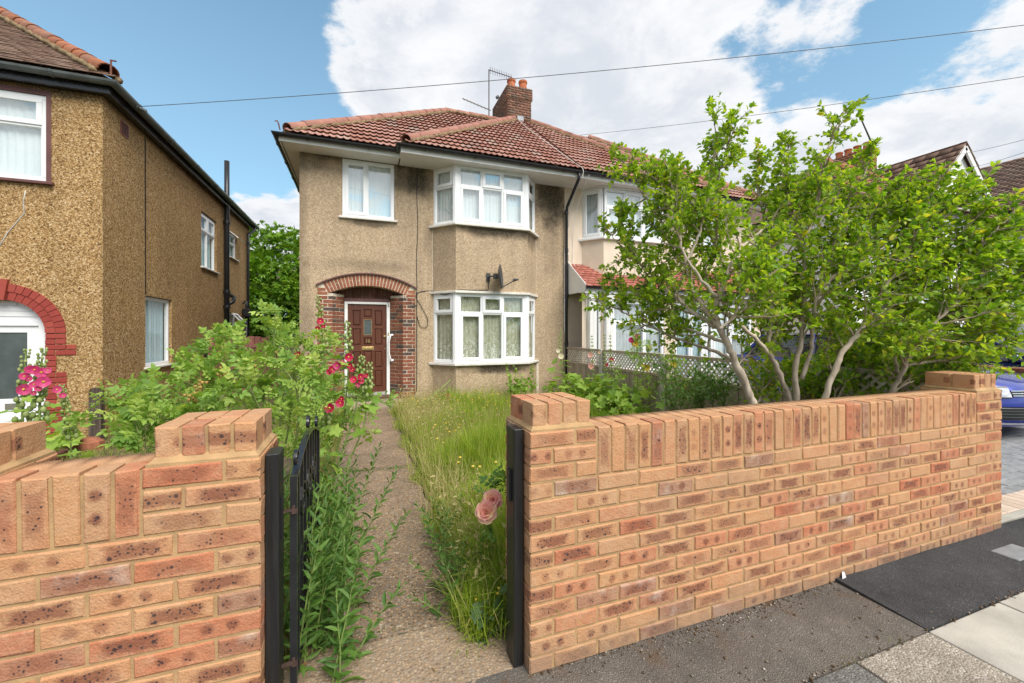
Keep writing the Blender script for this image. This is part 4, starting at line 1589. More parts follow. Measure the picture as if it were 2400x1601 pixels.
b.obj('receiver', M['dish'], dish)


def cable(name, label, pts, r=.006, mat=None, sub=10):
    """a smooth cable through the points"""
    P_ = [Vector(p) for p in pts]
    out = []
    for i in range(len(P_) - 1):
        p0, p1, p2, p3 = P_[max(i - 1, 0)], P_[i], P_[i + 1], P_[min(i + 2, len(P_) - 1)]
        for k in range(sub):
            t = k / sub
            out.append(0.5 * ((2 * p1) + (p2 - p0) * t + (2 * p0 - 5 * p1 + 4 * p2 - p3) * t * t + (3 * p1 - p0 - 3 * p2 + p3) * t ** 3))
    out.append(P_[-1])
    b = MB()
    b.tube(out, r, 5)
    o = b.obj(name, mat or M['black_pl'], None, smooth=True)
    return tag(o, label, 'cable')


dz0 = D0.z
cable('dish_cable', 'black cable from the satellite dish along the bay hood to the porch',
      [(2.50, 8.32, dz0 + .0), (2.50, 8.325, dz0 - .16), (2.48, 8.325, dz0 - .235), (2.2, 8.325, 2.345), (1.85, 8.325, 2.335), (1.62, 8.54, 2.25), (1.42, 8.785, 2.34),
       (1.25, 8.79, 2.34), (1.12, 8.79, 2.30), (1.085, 8.79, 2.22), (1.08, 8.79, 1.5), (1.08, 8.79, .4), (1.07, 8.78, .22), (1.03, 8.78, .25)], .0075)
cable('wall_cable', 'thin black cable running down the pebbledash beside the bedroom window to the arch',
      [(1.10, 8.79, 4.93), (1.08, 8.79, 4.4), (1.10, 8.79, 3.7), (1.075, 8.79, 3.0), (1.085, 8.79, 2.4), (1.07, 8.785, 2.2), (1.17, 8.78, 2.02), (1.30, 8.78, 1.75), (1.28, 8.78, 1.58), (1.15, 8.78, 1.60), (1.09, 8.785, 1.8)], .006)
cable('porch_cable', 'black cable slung under the brick arch above the front door frame',
      [(.53, 9.06, 2.0), (.53, 9.06, 2.16), (.70, 8.95, 2.17), (.86, 8.77, 2.20), (1.0, 8.775, 2.06), (1.09, 8.79, 2.02)], .006)

# TV aerial on the chimney
ae = thing('tv_aerial', 'tall pole with two television aerials beside the brick chimney', 'aerial', (3.95, 13.05, 7.6))
ZM0, ZM1 = 7.3, PY(1146, 163, 13.05).z
MX = PY(1146, 270, 13.05).x
b = MB()
b.tube([(MX, 13.05, ZM0), (MX, 13.05, ZM1)], .019, 7)
mast = b.obj('mast', M['steel'], ae)
b = MB()
b.beam((MX, 13.05, 8.35), (CX0 - .02, 12.9, 8.35), .03, .03)
b.beam((MX, 13.05, 8.2), (CX0 - .02, 12.9, 8.2), .03, .03)
b.obj('bracket', M['steel'], ae)


def yagi(root, p0, p1, n, el, nm):
    p0, p1 = Vector(p0), Vector(p1)
    b = MB()
    b.beam(p0, p1, .022, .022)
    boom = b.obj('boom', M['steel'], root)
    d = (p1 - p0).normalized()
    s = d.cross(Vector((0, 0, 1))).normalized()
    u_ = s.cross(d)
    b = MB()
    for i in range(n):
        c = p0 + (p1 - p0) * ((i + .7) / n)
        L = el * (1 - .25 * i / n)
        k = (s * .6 + u_ * .8)
        b.tube([c - k * L / 2, c + k * L / 2], .006, 4)
    b.obj('elements', M['steel'], boom)


a0 = PY(1146, 164, 13.05)
a1 = PY(1200, 182, 12.2)
yagi(ae, a0, a1, 10, .22, 'a')
c0 = PY(1150, 259, 13.05)
c1 = PY(1084, 231, 12.9)
yagi(ae, c0, c1, 8, .22, 'b')
b = MB()
b.lathe(PY(1166, 228, 12.6), [(0, -.05), (.05, -.04), (.06, .03), (0, .05)], 10, axis=(.3, -1, 0))
fl = b.obj('floodlight', M['dish'], None)
tag(fl, 'small round grey fitting on the left face of the chimney', 'fitting')
# ------------------------------------------------------------------ cream half of the pair
nb = thing('semi_detached_house', 'cream rendered semi-detached house with red lean-to roof behind the big shrub', 'house', (7.5, HY, -.05))
FN = frame((4.53, HY), (1, 0))
an = lambda X: X - 4.53
w = MB()
facade(w, FN, .004, an(10.55), -.12, ZT + .1, [(an(8.36), an(9.36), 3.76, 4.90), (an(5.03), an(7.37), 2.7, ZT + .1)], .12)
w.quad((10.55, HY, -.12), (10.55, 15.3, -.12), (10.55, 15.3, ZT + .1), (10.55, HY, ZT + .1))
NBP = [(5.0, HY), (5.33, 8.36), (7.04, 8.36), (7.40, HY)]
for i in range(3):
    p, q = NBP[i], NBP[i + 1]
    w.quad((*p, 2.5), (*q, 2.5), (*q, 3.70), (*p, 3.70))
w.quad(*[(*p, 3.70) for p in NBP])
w.obj('wall', M['cream'], nb)
FNB = [frame(NBP[i], (NBP[i + 1][0] - NBP[i][0], NBP[i + 1][1] - NBP[i][1])) for i in range(3)]
LNB = [math.dist(NBP[i], NBP[i + 1]) for i in range(3)]
window(nb, FNB[0], .01, LNB[0] - .05, 3.72, 1.15, [(1, [(1, 's')])], M['glass'], M['grey_net'], d=.01, fw=.06)
window(nb, FNB[1], .04, LNB[1] - .08, 3.72, 1.15, front_cols(.75, .4), M['glass_hi'], M['net'], d=.01, fw=.06)
window(nb, FNB[2], .04, LNB[2] - .05, 3.72, 1.15, [(1, [(1, 's')])], M['glass'], M['net'], d=.01, fw=.06)
b = MB()
b.prism([(4.90, HY), (5.30, 8.285), (7.07, 8.285), (7.50, HY)], 3.655, 3.712)
b.obj('bay_sill', M['white'], nb, bevel=.01)
b = MB()
b.prism([(4.96, HY), (5.32, 8.33), (7.05, 8.33), (7.44, HY)], 4.872, 4.93)
b.obj('bay_head', M['white'], nb)
window(nb, FN, an(8.37), .98, 3.77, 1.12, [(.5, [(1, 's')]), (.5, [(1, 'f')])], M['glass_hi'], M['net'], d=.02, fw=.06, sill=(.05, .04))
b = MB()
for i in range(7):           # boarded soffit
    y0 = 8.12 + i * .1
    b.box(4.535, 8.50, y0, y0 + .094, ZT - .02, ZT - .004)
so_ = b.obj('soffit', M['soffit'], nb)
so_['kind'] = 'stuff'
b = MB()
b.box(8.5, 10.8, 8.40, HY, ZT - .012, ZT)
b.obj('soffit', M['soffit'], nb)
b = MB()
b.box(4.535, 8.5, 8.09, 8.113, ZT - .035, 5.06)
b.box(8.5, 8.52, 8.09, 8.4, ZT - .035, 5.06)
b.box(8.523, 10.8, 8.375, 8.398, ZT - .025, 5.06)
b.obj('fascia', M['white'], nb)
gutter(nb, [(4.63, 8.03, 5.02), (8.56, 8.03, 5.03), (8.56, 8.40, 5.03)], M['black_pl'])
gutter(nb, [(8.60, 8.315, 5.03), (10.85, 8.315, 5.02)], M['black_pl'])
rf = MB()
C2n = Vector((8.52, 8.06, EZ))
C1n = Vector((10.85, 8.36, EZ))
R1n = C1n + Vector((-3.70, 3.70, 3.70 * PIT))
rf.quad(Vector((4.602, 8.06, EZ)) + dn, C2n + dn, A2 + Vector((.002, 0, 0)) + dn)
rf.quad(Vector((8.52, 8.36, EZ)) + dn, C1n + dn, R1n + dn, Vector((8.52 - 3.7, RY, RZ)) + dn)
rf.quad(C2n + dn, Vector((8.52, 8.36, EZ)) + dn, Vector((8.52 - 3.7, RY, RZ)) + dn, A2 + dn)
rf.quad(C1n + dn, Vector((10.85, back, EZ)) + dn, R1n + dn)
rf.quad(Vector((4.602, RY, RZ)) + dn, R1n + dn, Vector((10.85, back, EZ)) + dn, Vector((4.602, back, EZ)) + dn)
roof_n = rf.obj('roof', M['roof_red'], nb)
tile_field(roof_n, (4.6, 8.06, EZ), (1, 0, 0), UPF, 18, .281, .24, lambda t: (0, 3.92 - t * cs - .02), M['roof_red'])
tile_field(roof_n, (8.52, 8.36, EZ), (1, 0, 0), UPF, 17, .281, .24, lambda t: (.02 - t * cs, 2.33 - t * cs - .02), M['roof_red'])
ridge_run(roof_n, C2n + Vector((-.12, .12, .12 * PIT)) + up, A2 + up, M['ridge_red'])
ridge_run(roof_n, C1n + Vector((-.12, .12, .12 * PIT)) + up, R1n + up, M['ridge_red'])
# lean-to over the ground floor
rf = MB()
rf.quad((4.60, 7.93, 2.47), (10.15, 7.93, 2.47), (9.75, HY - .005, 3.08), (4.60, HY - .005, 3.08))
rf.quad((10.15, 7.93, 2.47), (10.15, HY - .005, 2.47), (9.75, HY - .005, 3.08))
lean = rf.obj('lean_to_roof', M['roof_lean'], nb)
LL = math.dist((7.93, 2.47), (HY, 3.08))
plain_tiles('plain_tiles', lean, (4.60, 7.90, 2.475), (1, 0, 0), (0, .87 / LL, .61 / LL), LL, .115, .165, lambda t: (0, 5.58 - t * .38), M['roof_lean'])
ridge_run(lean, (10.15, 7.93, 2.51), (9.75, HY, 3.12), M['ridge_red'], L=.3, r=.07, bed=False)
b = MB()
b.add([(4.60, 7.93, 2.36), (4.60, HY, 2.36), (4.60, HY, 3.14), (4.60, HY - .06, 3.14), (4.60, 7.90, 2.52)], [(0, 1, 2, 3, 4)])
b.add([(4.585, 7.93, 2.36), (4.585, HY, 2.36), (4.585, HY, 3.14), (4.585, HY - .06, 3.14), (4.585, 7.90, 2.52)], [(4, 3, 2, 1, 0)])
b.add([(4.585, 7.90, 2.52), (4.60, 7.90, 2.52), (4.60, HY - .06, 3.14), (4.585, HY - .06, 3.14)], [(0, 1, 2, 3)])
b.obj('lean_to_cheek', M['white'], nb)
b = MB()
b.box(4.60, 10.15, 7.95, 7.975, 2.33, 2.46)
b.box(4.60, 10.15, 7.975, 8.2, 2.345, 2.36)
b.obj('fascia', M['white'], nb)
gutter(nb, [(4.60, 7.89, 2.47), (10.15, 7.89, 2.47)], M['black_pl'], r=.045)
FPch = frame((4.62, 8.12), (1, 0))
ap = lambda X: X - 4.62
w = MB()
facade(w, FPch, 0, ap(10.05), -.12, 2.36, [(ap(4.92), ap(5.12), .55, 2.2), (ap(5.40), ap(6.88), .55, 2.2), (ap(7.22), ap(9.75), .1, 2.2)], .1)
w.quad((10.05, 8.12, -.12), (10.05, HY, -.12), (10.05, HY, 2.36), (10.05, 8.12, 2.36))
w.obj('porch_wall', M['cream'], nb)
window(nb, FPch, ap(4.925), .19, .555, 1.64, [(1, [(1, 'f')])], M['glass'], M['grey_net'], d=.02, fw=.04)
window(nb, FPch, ap(5.405), 1.47, .555, 1.64, [(.64, [(.72, 's'), (.28, 'f')]), (.36, [(.72, 'f'), (.28, 'f')])][:2], M['glass'], M['grey_net'], d=.02, fw=.06, sill=(.05, .04))
window(nb, FPch, ap(7.225), .90, .11, 2.08, [(.5, [(1, 'f')]), (.5, [(1, 's')])], M['glass'], M['blue_net'], d=.02, fw=.05)
window(nb, FPch, ap(8.13), .86, .11, 2.08, [(.3, [(1, 's')]), (.7, [(1, 's')])], M['glass'], M['net'], d=.02, fw=.06)
window(nb, FPch, ap(9.0), .745, .11, 2.08, [(1, [(.6, 'f'), (.4, 's')])], M['glass'], M['grey_net'], d=.02, fw=.06)
for (px, ww) in ((4.745, .17), (5.17, .2)):
    b = MB()
    b.box(px, px + ww, 7.99, 8.118, -.1, 2.34)
    for i in range(4):
        b.box(px + .018 + i * (ww - .03) / 4, px + .018 + (i + .55) * (ww - .03) / 4, 7.982, 7.992, .2, 2.18)
    b.box(px - .02, px + ww + .02, 7.97, 8.117, 2.22, 2.338)
    b.obj('pilaster', M['white'], nb)
for (nm, lab, pts) in (('drop_cable', 'pair of thin pale cables hanging down the cream wall beside the black downpipe, left strand', [(4.56, 7.98, 4.95), (4.63, 8.70, 4.3), (4.64, 8.76, 3.2), (4.64, 8.0, 2.4), (4.64, 8.02, 1.5), (4.72, 8.08, .3)]),
                       ('drop_cable', 'pair of thin pale cables hanging down the cream wall beside the black downpipe, right strand', [(4.72, 7.98, 4.95), (4.74, 8.60, 4.3), (4.74, 8.76, 3.2), (4.72, 8.02, 2.4), (4.74, 8.06, 1.5), (4.80, 8.08, .3)])):
    cable(nm, lab, pts, .006, M['soffit'])
cable('roof_cable', 'pale cable lying over the red roof tiles from the apex to the gutter',
      [A2 + Vector((-.15, -.1, .1)), (4.35, 11.0, EZ + 2.94 * PIT + .08), (4.45, 9.4, EZ + 1.34 * PIT + .07), (4.52, 8.3, EZ + .24 * PIT + .07), (4.54, 7.96, 5.06), (4.56, 7.97, 4.9)], .007, M['soffit'])

# ------------------------------------------------------------------ brown house at the left
lh = thing('pebbledash_house', 'brown pebbledash house at the left edge with red painted brick arch and black gutters', 'house', (-5, 7.54, -.05))
LX, LY, LZ = -3.48, 7.54, 4.86
FLf = frame((-9.5, LY), (1, 0))
al = lambda X: X + 9.5
ACX, ACZ, AR, ARO = -4.55, 1.46, .455, .672
w = MB()
facade(w, FLf, 0, al(LX), -.12, LZ + .1, [(al(-6.2), al(-4.035), 3.53, 4.80), (al(ACX - ARO), al(ACX + ARO), -.12, 2.16)], .10)
n = 26
for i in range(n):
    xa, xb = ACX - ARO + 2 * ARO * i / n, ACX - ARO + 2 * ARO * (i + 1) / n
    za, zb = [ACZ + math.sqrt(max(0, (ARO - .006) ** 2 - (x - ACX) ** 2)) for x in (xa, xb)]
    w.quad((xa, LY, za), (xb, LY, zb), (xb, LY, 2.16), (xa, LY, 2.16))
FLs_ = frame((LX, LY), (0, 1))
sy = lambda Y: Y - LY
for sgn in (-1, 1):
    xa, xb = sorted((ACX + sgn * (AR + .10), ACX + sgn * (ARO + .001)))
    w.quad((xa, LY, -.12), (xb, LY, -.12), (xb, LY, ACZ), (xa, LY, ACZ))
facade(w, FLs_, 0, sy(15.7), -.12, LZ + .1, [(sy(8.78), sy(9.83), .86, 2.10), (sy(11.39), sy(12.47), 2.98, 4.28), (sy(13.5), sy(14.3), 3.58, 4.3), (sy(13.1), sy(14.25), .9, 2.02)], .10)
w.quad((LX, 15.7, -.12), (-9.5, 15.7, -.12), (-9.5, 15.7, LZ + .1), (LX, 15.7, LZ + .1))
w.obj('wall', M['pebble_dark'], lh)
b = MB()
b.tube([(LX + .004, 8.775, 2.12), (LX + .006, 8.76, 4.8)], .009, 5)
b.obj('wall_joint', M['black_pl'], lh)
cr = [PY(u, v, LY - .004) for u, v in ((60, 447), (55, 470), (57, 500), (40, 520), (18, 545), (4, 568), (-8, 590))]
b = MB()
b.tube(cr, .007, 5)
b.obj('crack_repair', M['concrete'], lh, smooth=True)
# upper front window in its maroon surround
window(lh, FLf, al(-6.12), 2.03, 3.545, 1.19, [(.5, [(.68, 's'), (.32, 's')]), (.5, [(.66, 'f'), (.34, 's')])], M['glass_hi'], M['net'], d=.02, fw=.06)
b = MB()
b.fbox(FLf, al(-4.088), al(-4.036), -.004, .07, 3.545, 4.735)
b.fbox(FLf, al(-6.18), al(-4.036), -.004, .07, 4.737, 4.80)
b.obj('window_surround', M['maroon'], lh)
b = MB()
b.fbox(FLf, al(-6.25), al(-4.0), -.055, .06, 3.50, 3.542)
b.obj('sill', M['maroon'], lh, bevel=.008)
# side windows
window(lh, FLs_, sy(8.79), 1.03, .87, 1.22, [(1, [(1, 'f')])], M['glass_lo'], M['blue_net'], d=.045, fw=.05, sill=(.06, .035), cd_=.03)
window(lh, FLs_, sy(11.40), 1.06, 2.99, 1.28, [(.5, [(.68, 'f'), (.32, 's')]), (.5, [(.68, 'f'), (.32, 's')])], M['glass_lo'], M['blue_net'], d=.045, fw=.05, sill=(.06, .035), cd_=.03)
window(lh, FLs_, sy(13.51), .78, 3.59, .70, [(1, [(.62, 'f'), (.38, 'f')])], M['glass_lo'], M['blue_net'], d=.045, fw=.05, sill=(.06, .035), cd_=.03)
window(lh, FLs_, sy(13.11), 1.13, .91, 1.10, [(.5, [(.66, 'f'), (.34, 'f')]), (.5, [(.66, 'f'), (.34, 'f')])], M['glass_lo'], M['grey_net'], d=.045, fw=.05, sill=(.06, .035), cd_=.03)


def open_light(y0, y1, z0, z1, ang):
    """top-hung sash pushed open"""
    h = z1 - z0
    c_, s_ = math.cos(ang) * h, math.sin(ang) * h
    top = lambda y, k: Vector((LX + .01 + s_ * k, y, z1 - c_ * k))
    b = MB()
    for (k0, k1, ya, yb) in ((0, .16, y0, y1), (.84, 1, y0, y1), (.16, .84, y0, y0 + .06), (.16, .84, y1 - .06, y1)):
        q = [top(ya, k0), top(yb, k0), top(yb, k1), top(ya, k1)]
        o_ = Vector((.02, 0, .015))
        b.add([p for p in q] + [p + o_ for p in q], MB.BF)
    fr = b.obj('open_light', M['upvc'], lh)
    b = MB()
    q = [top(y0 + .05, .14), top(y1 - .05, .14), top(y1 - .05, .86), top(y0 + .05, .86)]
    o_ = Vector((.01, 0, .007))
    b.add([p + o_ for p in q] + [p + o_ * 1.6 for p in q], MB.BF)
    b.obj('pane', M['glass_hi'], fr)


open_light(13.52, 14.28, 4.02, 4.28, math.radians(50))
open_light(13.70, 14.22, 1.66, 2.0, math.radians(42))
# terracotta air brick
b = MB()
FA = frame((LX, 8.0), (0, 1))
b.fbox(FA, 0, .22, -.012, .02, 4.52, 4.74)
ab = b.obj('air_brick', M['redwood'], lh)
for i in range(5):
    for k in range(4):
        b = MB()
        b.fbox(FA, .02 + k * .048, .02 + k * .048 + .034, -.016, -.011, 4.55 + i * .036, 4.55 + i * .036 + .02)
        b.obj('slot', M['dark'], ab)  # solid near-black bar: the shade inside the hole is put into its colour
# eaves
b = MB()
b.box(-9.6, LX + .13, LY - .13, LY - .105, LZ - .03, LZ + .13)
b.obj('fascia', M['black_paint'], lh, bevel=.01)
b = MB()
b.box(LX + .105, LX + .13, LY - .104, 15.85, LZ - .03, LZ + .13)
b.obj('fascia', M['black_paint'], lh, bevel=.01)
b = MB()
b.box(-9.6, LX + .104, LY - .104, LY + .01, LZ - .016, LZ)
b.box(LX - .01, LX + .104, LY + .012, 15.85, LZ - .016, LZ)
b.obj('soffit', M['black_paint'], lh)
gutter(lh, [(-9.6, LY - .20, 4.985), (LX + .20, LY - .20, 4.985), (LX + .20, 15.9, 4.965)], M['gutter_grey'], r=.065, brackets=1.1)
CL = Vector((LX + .22, LY - .22, 5.02))
TL = math.tan(math.radians(37.3))
RL = CL + Vector((-4.3, 4.3, 4.3 * TL))
rf = MB()
rf.quad(Vector((-9.6, CL.y, 5.0)), CL + dn, RL + dn, Vector((-9.6, RL.y, RL.z)))
rf.quad(CL + dn, Vector((CL.x, 15.95, 5.0)), RL + dn)
roof_l = rf.obj('roof', M['roof_brown'], lh)
cl = math.cos(math.radians(37.3))
plain_tiles('plain_tiles', roof_l, (-8.2, CL.y, 5.03), (1, 0, 0), (0, cl, math.sin(math.radians(37.3))), 5.3, .102, .167, lambda t: (0, 8.2 + CL.x - t * cl), M['roof_brown'])
ridge_run(roof_l, CL + Vector((-.10, .10, .10 * TL + .045)), RL + Vector((0, 0, .045)), M['ridge_orange'], L=.34, r=.125)
b = MB()
b.beam(CL + Vector((-.05, .05, .05)), CL + Vector((-.05, .05, .28)), .02, .012)
b.beam(CL + Vector((-.05, .05, .27)), CL + Vector((.01, .05, .27)), .02, .012)
b.obj('hip_iron', M['rust'], roof_l)
# pipes on the flank
b = MB()
b.tube([(LX + .085, 12.99, -.1), (LX + .085, 12.99, 4.8), (LX + .085, 12.99, 6.05)], .062, 12)
sp = b.obj('soil_pipe', M['black_pl'], lh, smooth=True)
for z in (1.0, 2.15, 2.55, 4.4):
    b = MB()
    b.lathe((LX + .085, 12.99, z), [(0, -.05), (.078, -.045), (.082, .0), (.078, .045), (0, .05)], 14)
    b.obj('collar', M['black_pl'], sp)
b = MB()
b.tube([(LX + .085, 12.99, 2.2), (LX + .2, 13.12, 2.3), (LX + .20, 13.22, 2.42), (LX + .05, 13.3, 2.5)], .05, 10)
b.obj('branch_pipe', M['black_pl'], sp, smooth=True)
b = MB()
b.tube([(LX + .20, 15.5, 4.93), (LX + .20, 15.5, 4.78), (LX + .07, 15.3, 4.62), (LX + .07, 15.25, 4.5), (LX + .07, 15.25, -.1)], .04, 9)
rd = b.obj('downpipe', M['black_pl'], lh, smooth=True)
for z in (1.5, 3.0, 4.3):
    b = MB()
    b.lathe((LX + .07, 15.25, z), [(0, -.04), (.05, -.04), (.05, .04), (0, .04)], 10)
    b.obj('collar', M['black_pl'], rd)
b = MB()
b.box(LX + .02, LX + .22, 14.75, 15.05, 1.95, 2.2)
hp = b.obj('hopper_head', M['black_pl'], lh, bevel=.02)
b = MB()
b.tube([(LX + .1, 14.9, 1.95), (LX + .08, 14.9, -.1)], .035, 8)
b.obj('hopper_pipe', M['black_pl'], hp, smooth=True)
for k in range(3):
    b = MB()
    b.tube([(LX + .02, 14.8 + k * .08, 2.36 + k * .04), (LX + .1, 14.8 + k * .08, 2.34 + k * .04), (LX + .12, 14.83 + k * .06, 2.15)], .02, 7)
    b.obj('waste_pipe', M['black_pl'], hp, smooth=True)
b = MB()
b.tube([(LX + .03, 11.55, 1.25), (LX + .05, 11.55, 1.15), (LX + .05, 11.55, .3)], .03, 8)
b.obj('overflow_pipe', M['black_pl'], lh, smooth=True)
# red arch, quoins and keystone
b = MB()
for sgn in (-1, 1):
    jb = MB()
    jb.box(min(ACX + sgn * AR, ACX + sgn * .555), max(ACX + sgn * AR, ACX + sgn * .555), LY + .004, LY + .1, -.1, ACZ)
    if sgn < 0:
        arch = jb.obj('brick_arch', M['red_joint'], lh)
    else:
        jb.obj('jamb_core', M['red_joint'], arch)
for i in range(28):
    a0, a1 = PI * i / 28, PI * (i + 1) / 28
    q = [(ACX + r * math.cos(a), y, ACZ + r * math.sin(a)) for y in (LY + .004, LY + .1) for r, a in ((AR, a0), (AR, a1), (ARO, a1), (ARO, a0))]
    b.add(q, [(0, 3, 2, 1), (0, 1, 5, 4)])
b.obj('arch_core', M['red_joint'], arch)
for ring, (r0, r1, m_) in enumerate(((AR, AR + .107, 20), (AR + .112, ARO, 24))):
    for i in range(m_):
        am = PI * (i + .5) / m_
        if abs(am - PI / 2) < .13:
            continue
        hw = PI / m_ / 2 - .006
        b = MB()
        pr = -.012 - .008 * ring
        q = [(ACX + r * math.cos(a), y, ACZ + r * math.sin(a)) for y in (LY + pr + R.uniform(-.003, .003), LY + .08) for r, a in ((r0, am - hw), (r0, am + hw), (r1, am + hw), (r1, am - hw))]
        b.add(q, [(0, 3, 2, 1), (0, 1, 5, 4), (1, 2, 6, 5), (2, 3, 7, 6), (3, 0, 4, 7)])
        b.obj('brick', M['red_brick'], arch)
b = MB()
q = [(ACX + x, y, z) for y in (LY - .045, LY + .08) for x, z in ((-.055, ACZ + AR - .01), (.055, ACZ + AR - .01), (.095, ACZ + ARO + .05), (-.095, ACZ + ARO + .05))]
b.add(q, [(0, 1, 2, 3), (0, 4, 5, 1), (1, 5, 6, 2), (2, 6, 7, 3), (3, 7, 4, 0)])
b.obj('keystone', M['red_brick'], arch)
for sgn in (-1, 1):
    for c in range(20):
        z0 = ACZ - (c + 1) * .0762
        wd = .222
        if c in (2, 3):
            wd = .325
        elif c in (4, 5, 6, 10, 11, 12, 16, 17):
            wd = .115
        elif c >= 0 and c < 2:
            wd = .215
        segs = [(0, wd)] if wd < .2 else ([(0, .103), (.113, wd)] if c % 2 else [(0, wd)] if wd < .25 else [(0, .215), (.225, wd)])
        for (s0, s1) in segs:
            xa, xb = sorted((ACX + sgn * (AR + s0), ACX + sgn * (AR + s1)))
            place_brick(FLf, al(xa), al(xb), z0, z0 + .067, arch, M['red_brick'], .09, proud=.014)
# white door under the arch
FDl = frame((ACX, LY + .10), (1, 0))
b = MB()
n = 20
for i in range(n):
    xa, xb = -AR + 2 * AR * i / n, -AR + 2 * AR * (i + 1) / n
    za, zb = [ACZ + math.sqrt(max(0, AR * AR - x * x)) for x in (xa, xb)]
    b.quad(FDl(xa, .02, 1.63), FDl(xb, .02, 1.63), FDl(xb, .02, max(zb, 1.63)), FDl(xa, .02, max(za, 1.63)))
dl = b.obj('door_surround', M['upvc'], lh)
for i in range(4):
    z = 1.69 + i * .075
    hw = math.sqrt(max(.01, AR * AR - (z + .06 - ACZ) ** 2)) - .02
    b = MB()
    b.fbox(FDl, -hw, hw, .008, .019, z, z + .068)
    b.obj('board', M['upvc'], dl)
b = MB()
b.fbox(FDl, -AR, -.33, -.01, .06, -.05, 1.63)
b.fbox(FDl, .33, AR, -.01, .06, -.05, 1.63)
b.fbox(FDl, -.33, .33, -.008, .058, 1.56, 1.628)
b.obj('jambs', M['upvc'], dl, bevel=.006)
b = MB()
facade(b, frame((ACX, LY + .12), (1, 0)), -.33, .33, -.04, 1.56, [(-.20, .20, .56, 1.47)], .02)
dlf = b.obj('front_door', M['upvc'], lh, bevel=.0)
b = MB()
b.fbox(FDl, -.20, .20, .034, .04, .56, 1.47)
b.obj('pane', M['glass_dark'], dlf)
b = MB()
b.fbox(FDl, -.02, .175, .004, .02, .42, .50)
b.obj('letter_box', M['chrome'], dlf)
b = MB()
b.fbox(FDl, .14, .30, -.035, -.015, .60, .62)
b.fbox(FDl, .27, .295, -.02, .02, .50, .70)
b.obj('handle', M['upvc'], dlf)

# ------------------------------------------------------------------ passage between the houses
sg = thing('side_gate', 'weathered reddish board gate across the passage between the houses', 'gate', (-2.6, 11.5, -.05))
for i in range(11):
    b = MB()
    x = -3.38 + i * .135
    b.box(x, x + .125, 11.5, 11.525, -.03, 1.36 + R.uniform(-.02, .03))
    b.obj('board', M['redwood'], sg)
for z in (.3, 1.1):
    b = MB()
    b.box(-3.38, -1.92, 11.47, 11.499, z, z + .09)
    b.obj('rail', M['redwood'], sg)
sh = thing('board_fence', 'pale vertical board fence with corrugated capping against the tan house flank', 'fence', (-1.5, 11.4, -.05))
for i in range(6):
    b = MB()
    x = -1.90 + i * .128
    b.box(x, x + .12, 11.4, 11.425, -.03, 1.37)
    b.obj('board', M['shed'], sh)
b = MB()
for i in range(16):
    x = -1.95 + i * .052
    b.tube([(x, 11.32, 1.39), (x, 11.55, 1.40)], .026, 7)
cc = b.obj('corrugated_cap', M['gutter_grey'], sh)
cc['kind'] = 'stuff'

# ------------------------------------------------------------------ houses farther along the street
wh = thing('white_house', 'white rendered house beyond the shrub with front gable and chimney of four pots', 'house', (17, 7.6, -.05))
FW = frame((12.6, 7.6), (1, 0))
w = MB()
facade(w, FW, 0, 9.0, -.12, 5.1, [(1.1, 2.6, 3.7, 4.8), (3.7, 5.3, 3.95, 5.05), (1.0, 3.0, .8, 2.2), (6.4, 7.6, 3.7, 4.8)], .1)
w.quad((12.6, 14, -.12), (12.6, 7.6, -.12), (12.6, 7.6, 5.1), (12.6, 14, 5.1))
w.quad((21.6, 7.6, -.12), (21.6, 14, -.12), (21.6, 14, 5.1), (21.6, 7.6, 5.1))
w.obj('wall', M['white_wall'], wh)
for (a, ww, z, h) in ((1.1, 1.5, 3.7, 1.1), (1.0, 2.0, .8, 1.4), (6.4, 1.2, 3.7, 1.1)):
    window(wh, FW, a, ww, z, h, [(1, [(.7, 'f'), (.3, 's')]), (1, [(.7, 's'), (.3, 'f')])], M['glass_hi'], M['net'], d=.03, sill=(.05, .04))
rf = MB()
Z5 = 5.05
rf.quad((12.2, 7.2, Z5), (22, 7.2, Z5), (21, 10.6, 8.0), (16.5, 10.6, 8.0))
rf.quad((12.2, 14.2, Z5), (12.2, 7.2, Z5), (16.5, 10.6, 8.0))
rf.quad((22, 7.2, Z5), (22, 14.2, Z5), (21, 10.6, 8.0))
rf.quad((16.5, 10.6, 8.0), (21, 10.6, 8.0), (22, 14.2, Z5), (12.2, 14.2, Z5))
rw = rf.obj('roof', M['roof_far'], wh)
L_ = math.dist((7.2, Z5), (10.6, 8.0))
upw = (0, 3.4 / L_, 2.95 / L_)
plain_tiles('roof_tiles', rw, (12.2, 7.2, Z5 + .02), (1, 0, 0), upw, L_, .30, .33, lambda t: (4.3 * t / L_, 9.8 - t * .22), M['roof_far'], th=.02, lift=.04)
A_ = Vector((15.9, 9.7, 7.3))
rf = MB()
rf.quad((13.3, 7.0, Z5), (18.4, 7.0, Z5), A_)
rf.quad((13.3, 7.0, Z5), A_, (15.9, 10.6, 7.3), (13.3, 7.4, Z5 + .1))
rf.quad((18.4, 7.0, Z5), (18.4, 7.4, Z5 + .1), (15.9, 10.6, 7.3), A_)
wing = rf.obj('wing_roof', M['roof_far'], wh)
L2 = math.dist((7.0, Z5), (9.7, 7.3))
plain_tiles('roof_tiles', wing, (13.3, 7.0, Z5 + .02), (1, 0, 0), (0, 2.7 / L2, 2.25 / L2), L2, .30, .33, lambda t: (2.6 * t / L2, 5.1 - 2.5 * t / L2), M['roof_far'], th=.02, lift=.04)
ridge_run(wing, (13.3, 7.0, Z5 + .05), A_ + up, M['ridge_orange'], bed=False, r=.14)
ridge_run(wing, (18.4, 7.0, Z5 + .05), A_ + up, M['ridge_orange'], bed=False, r=.14)
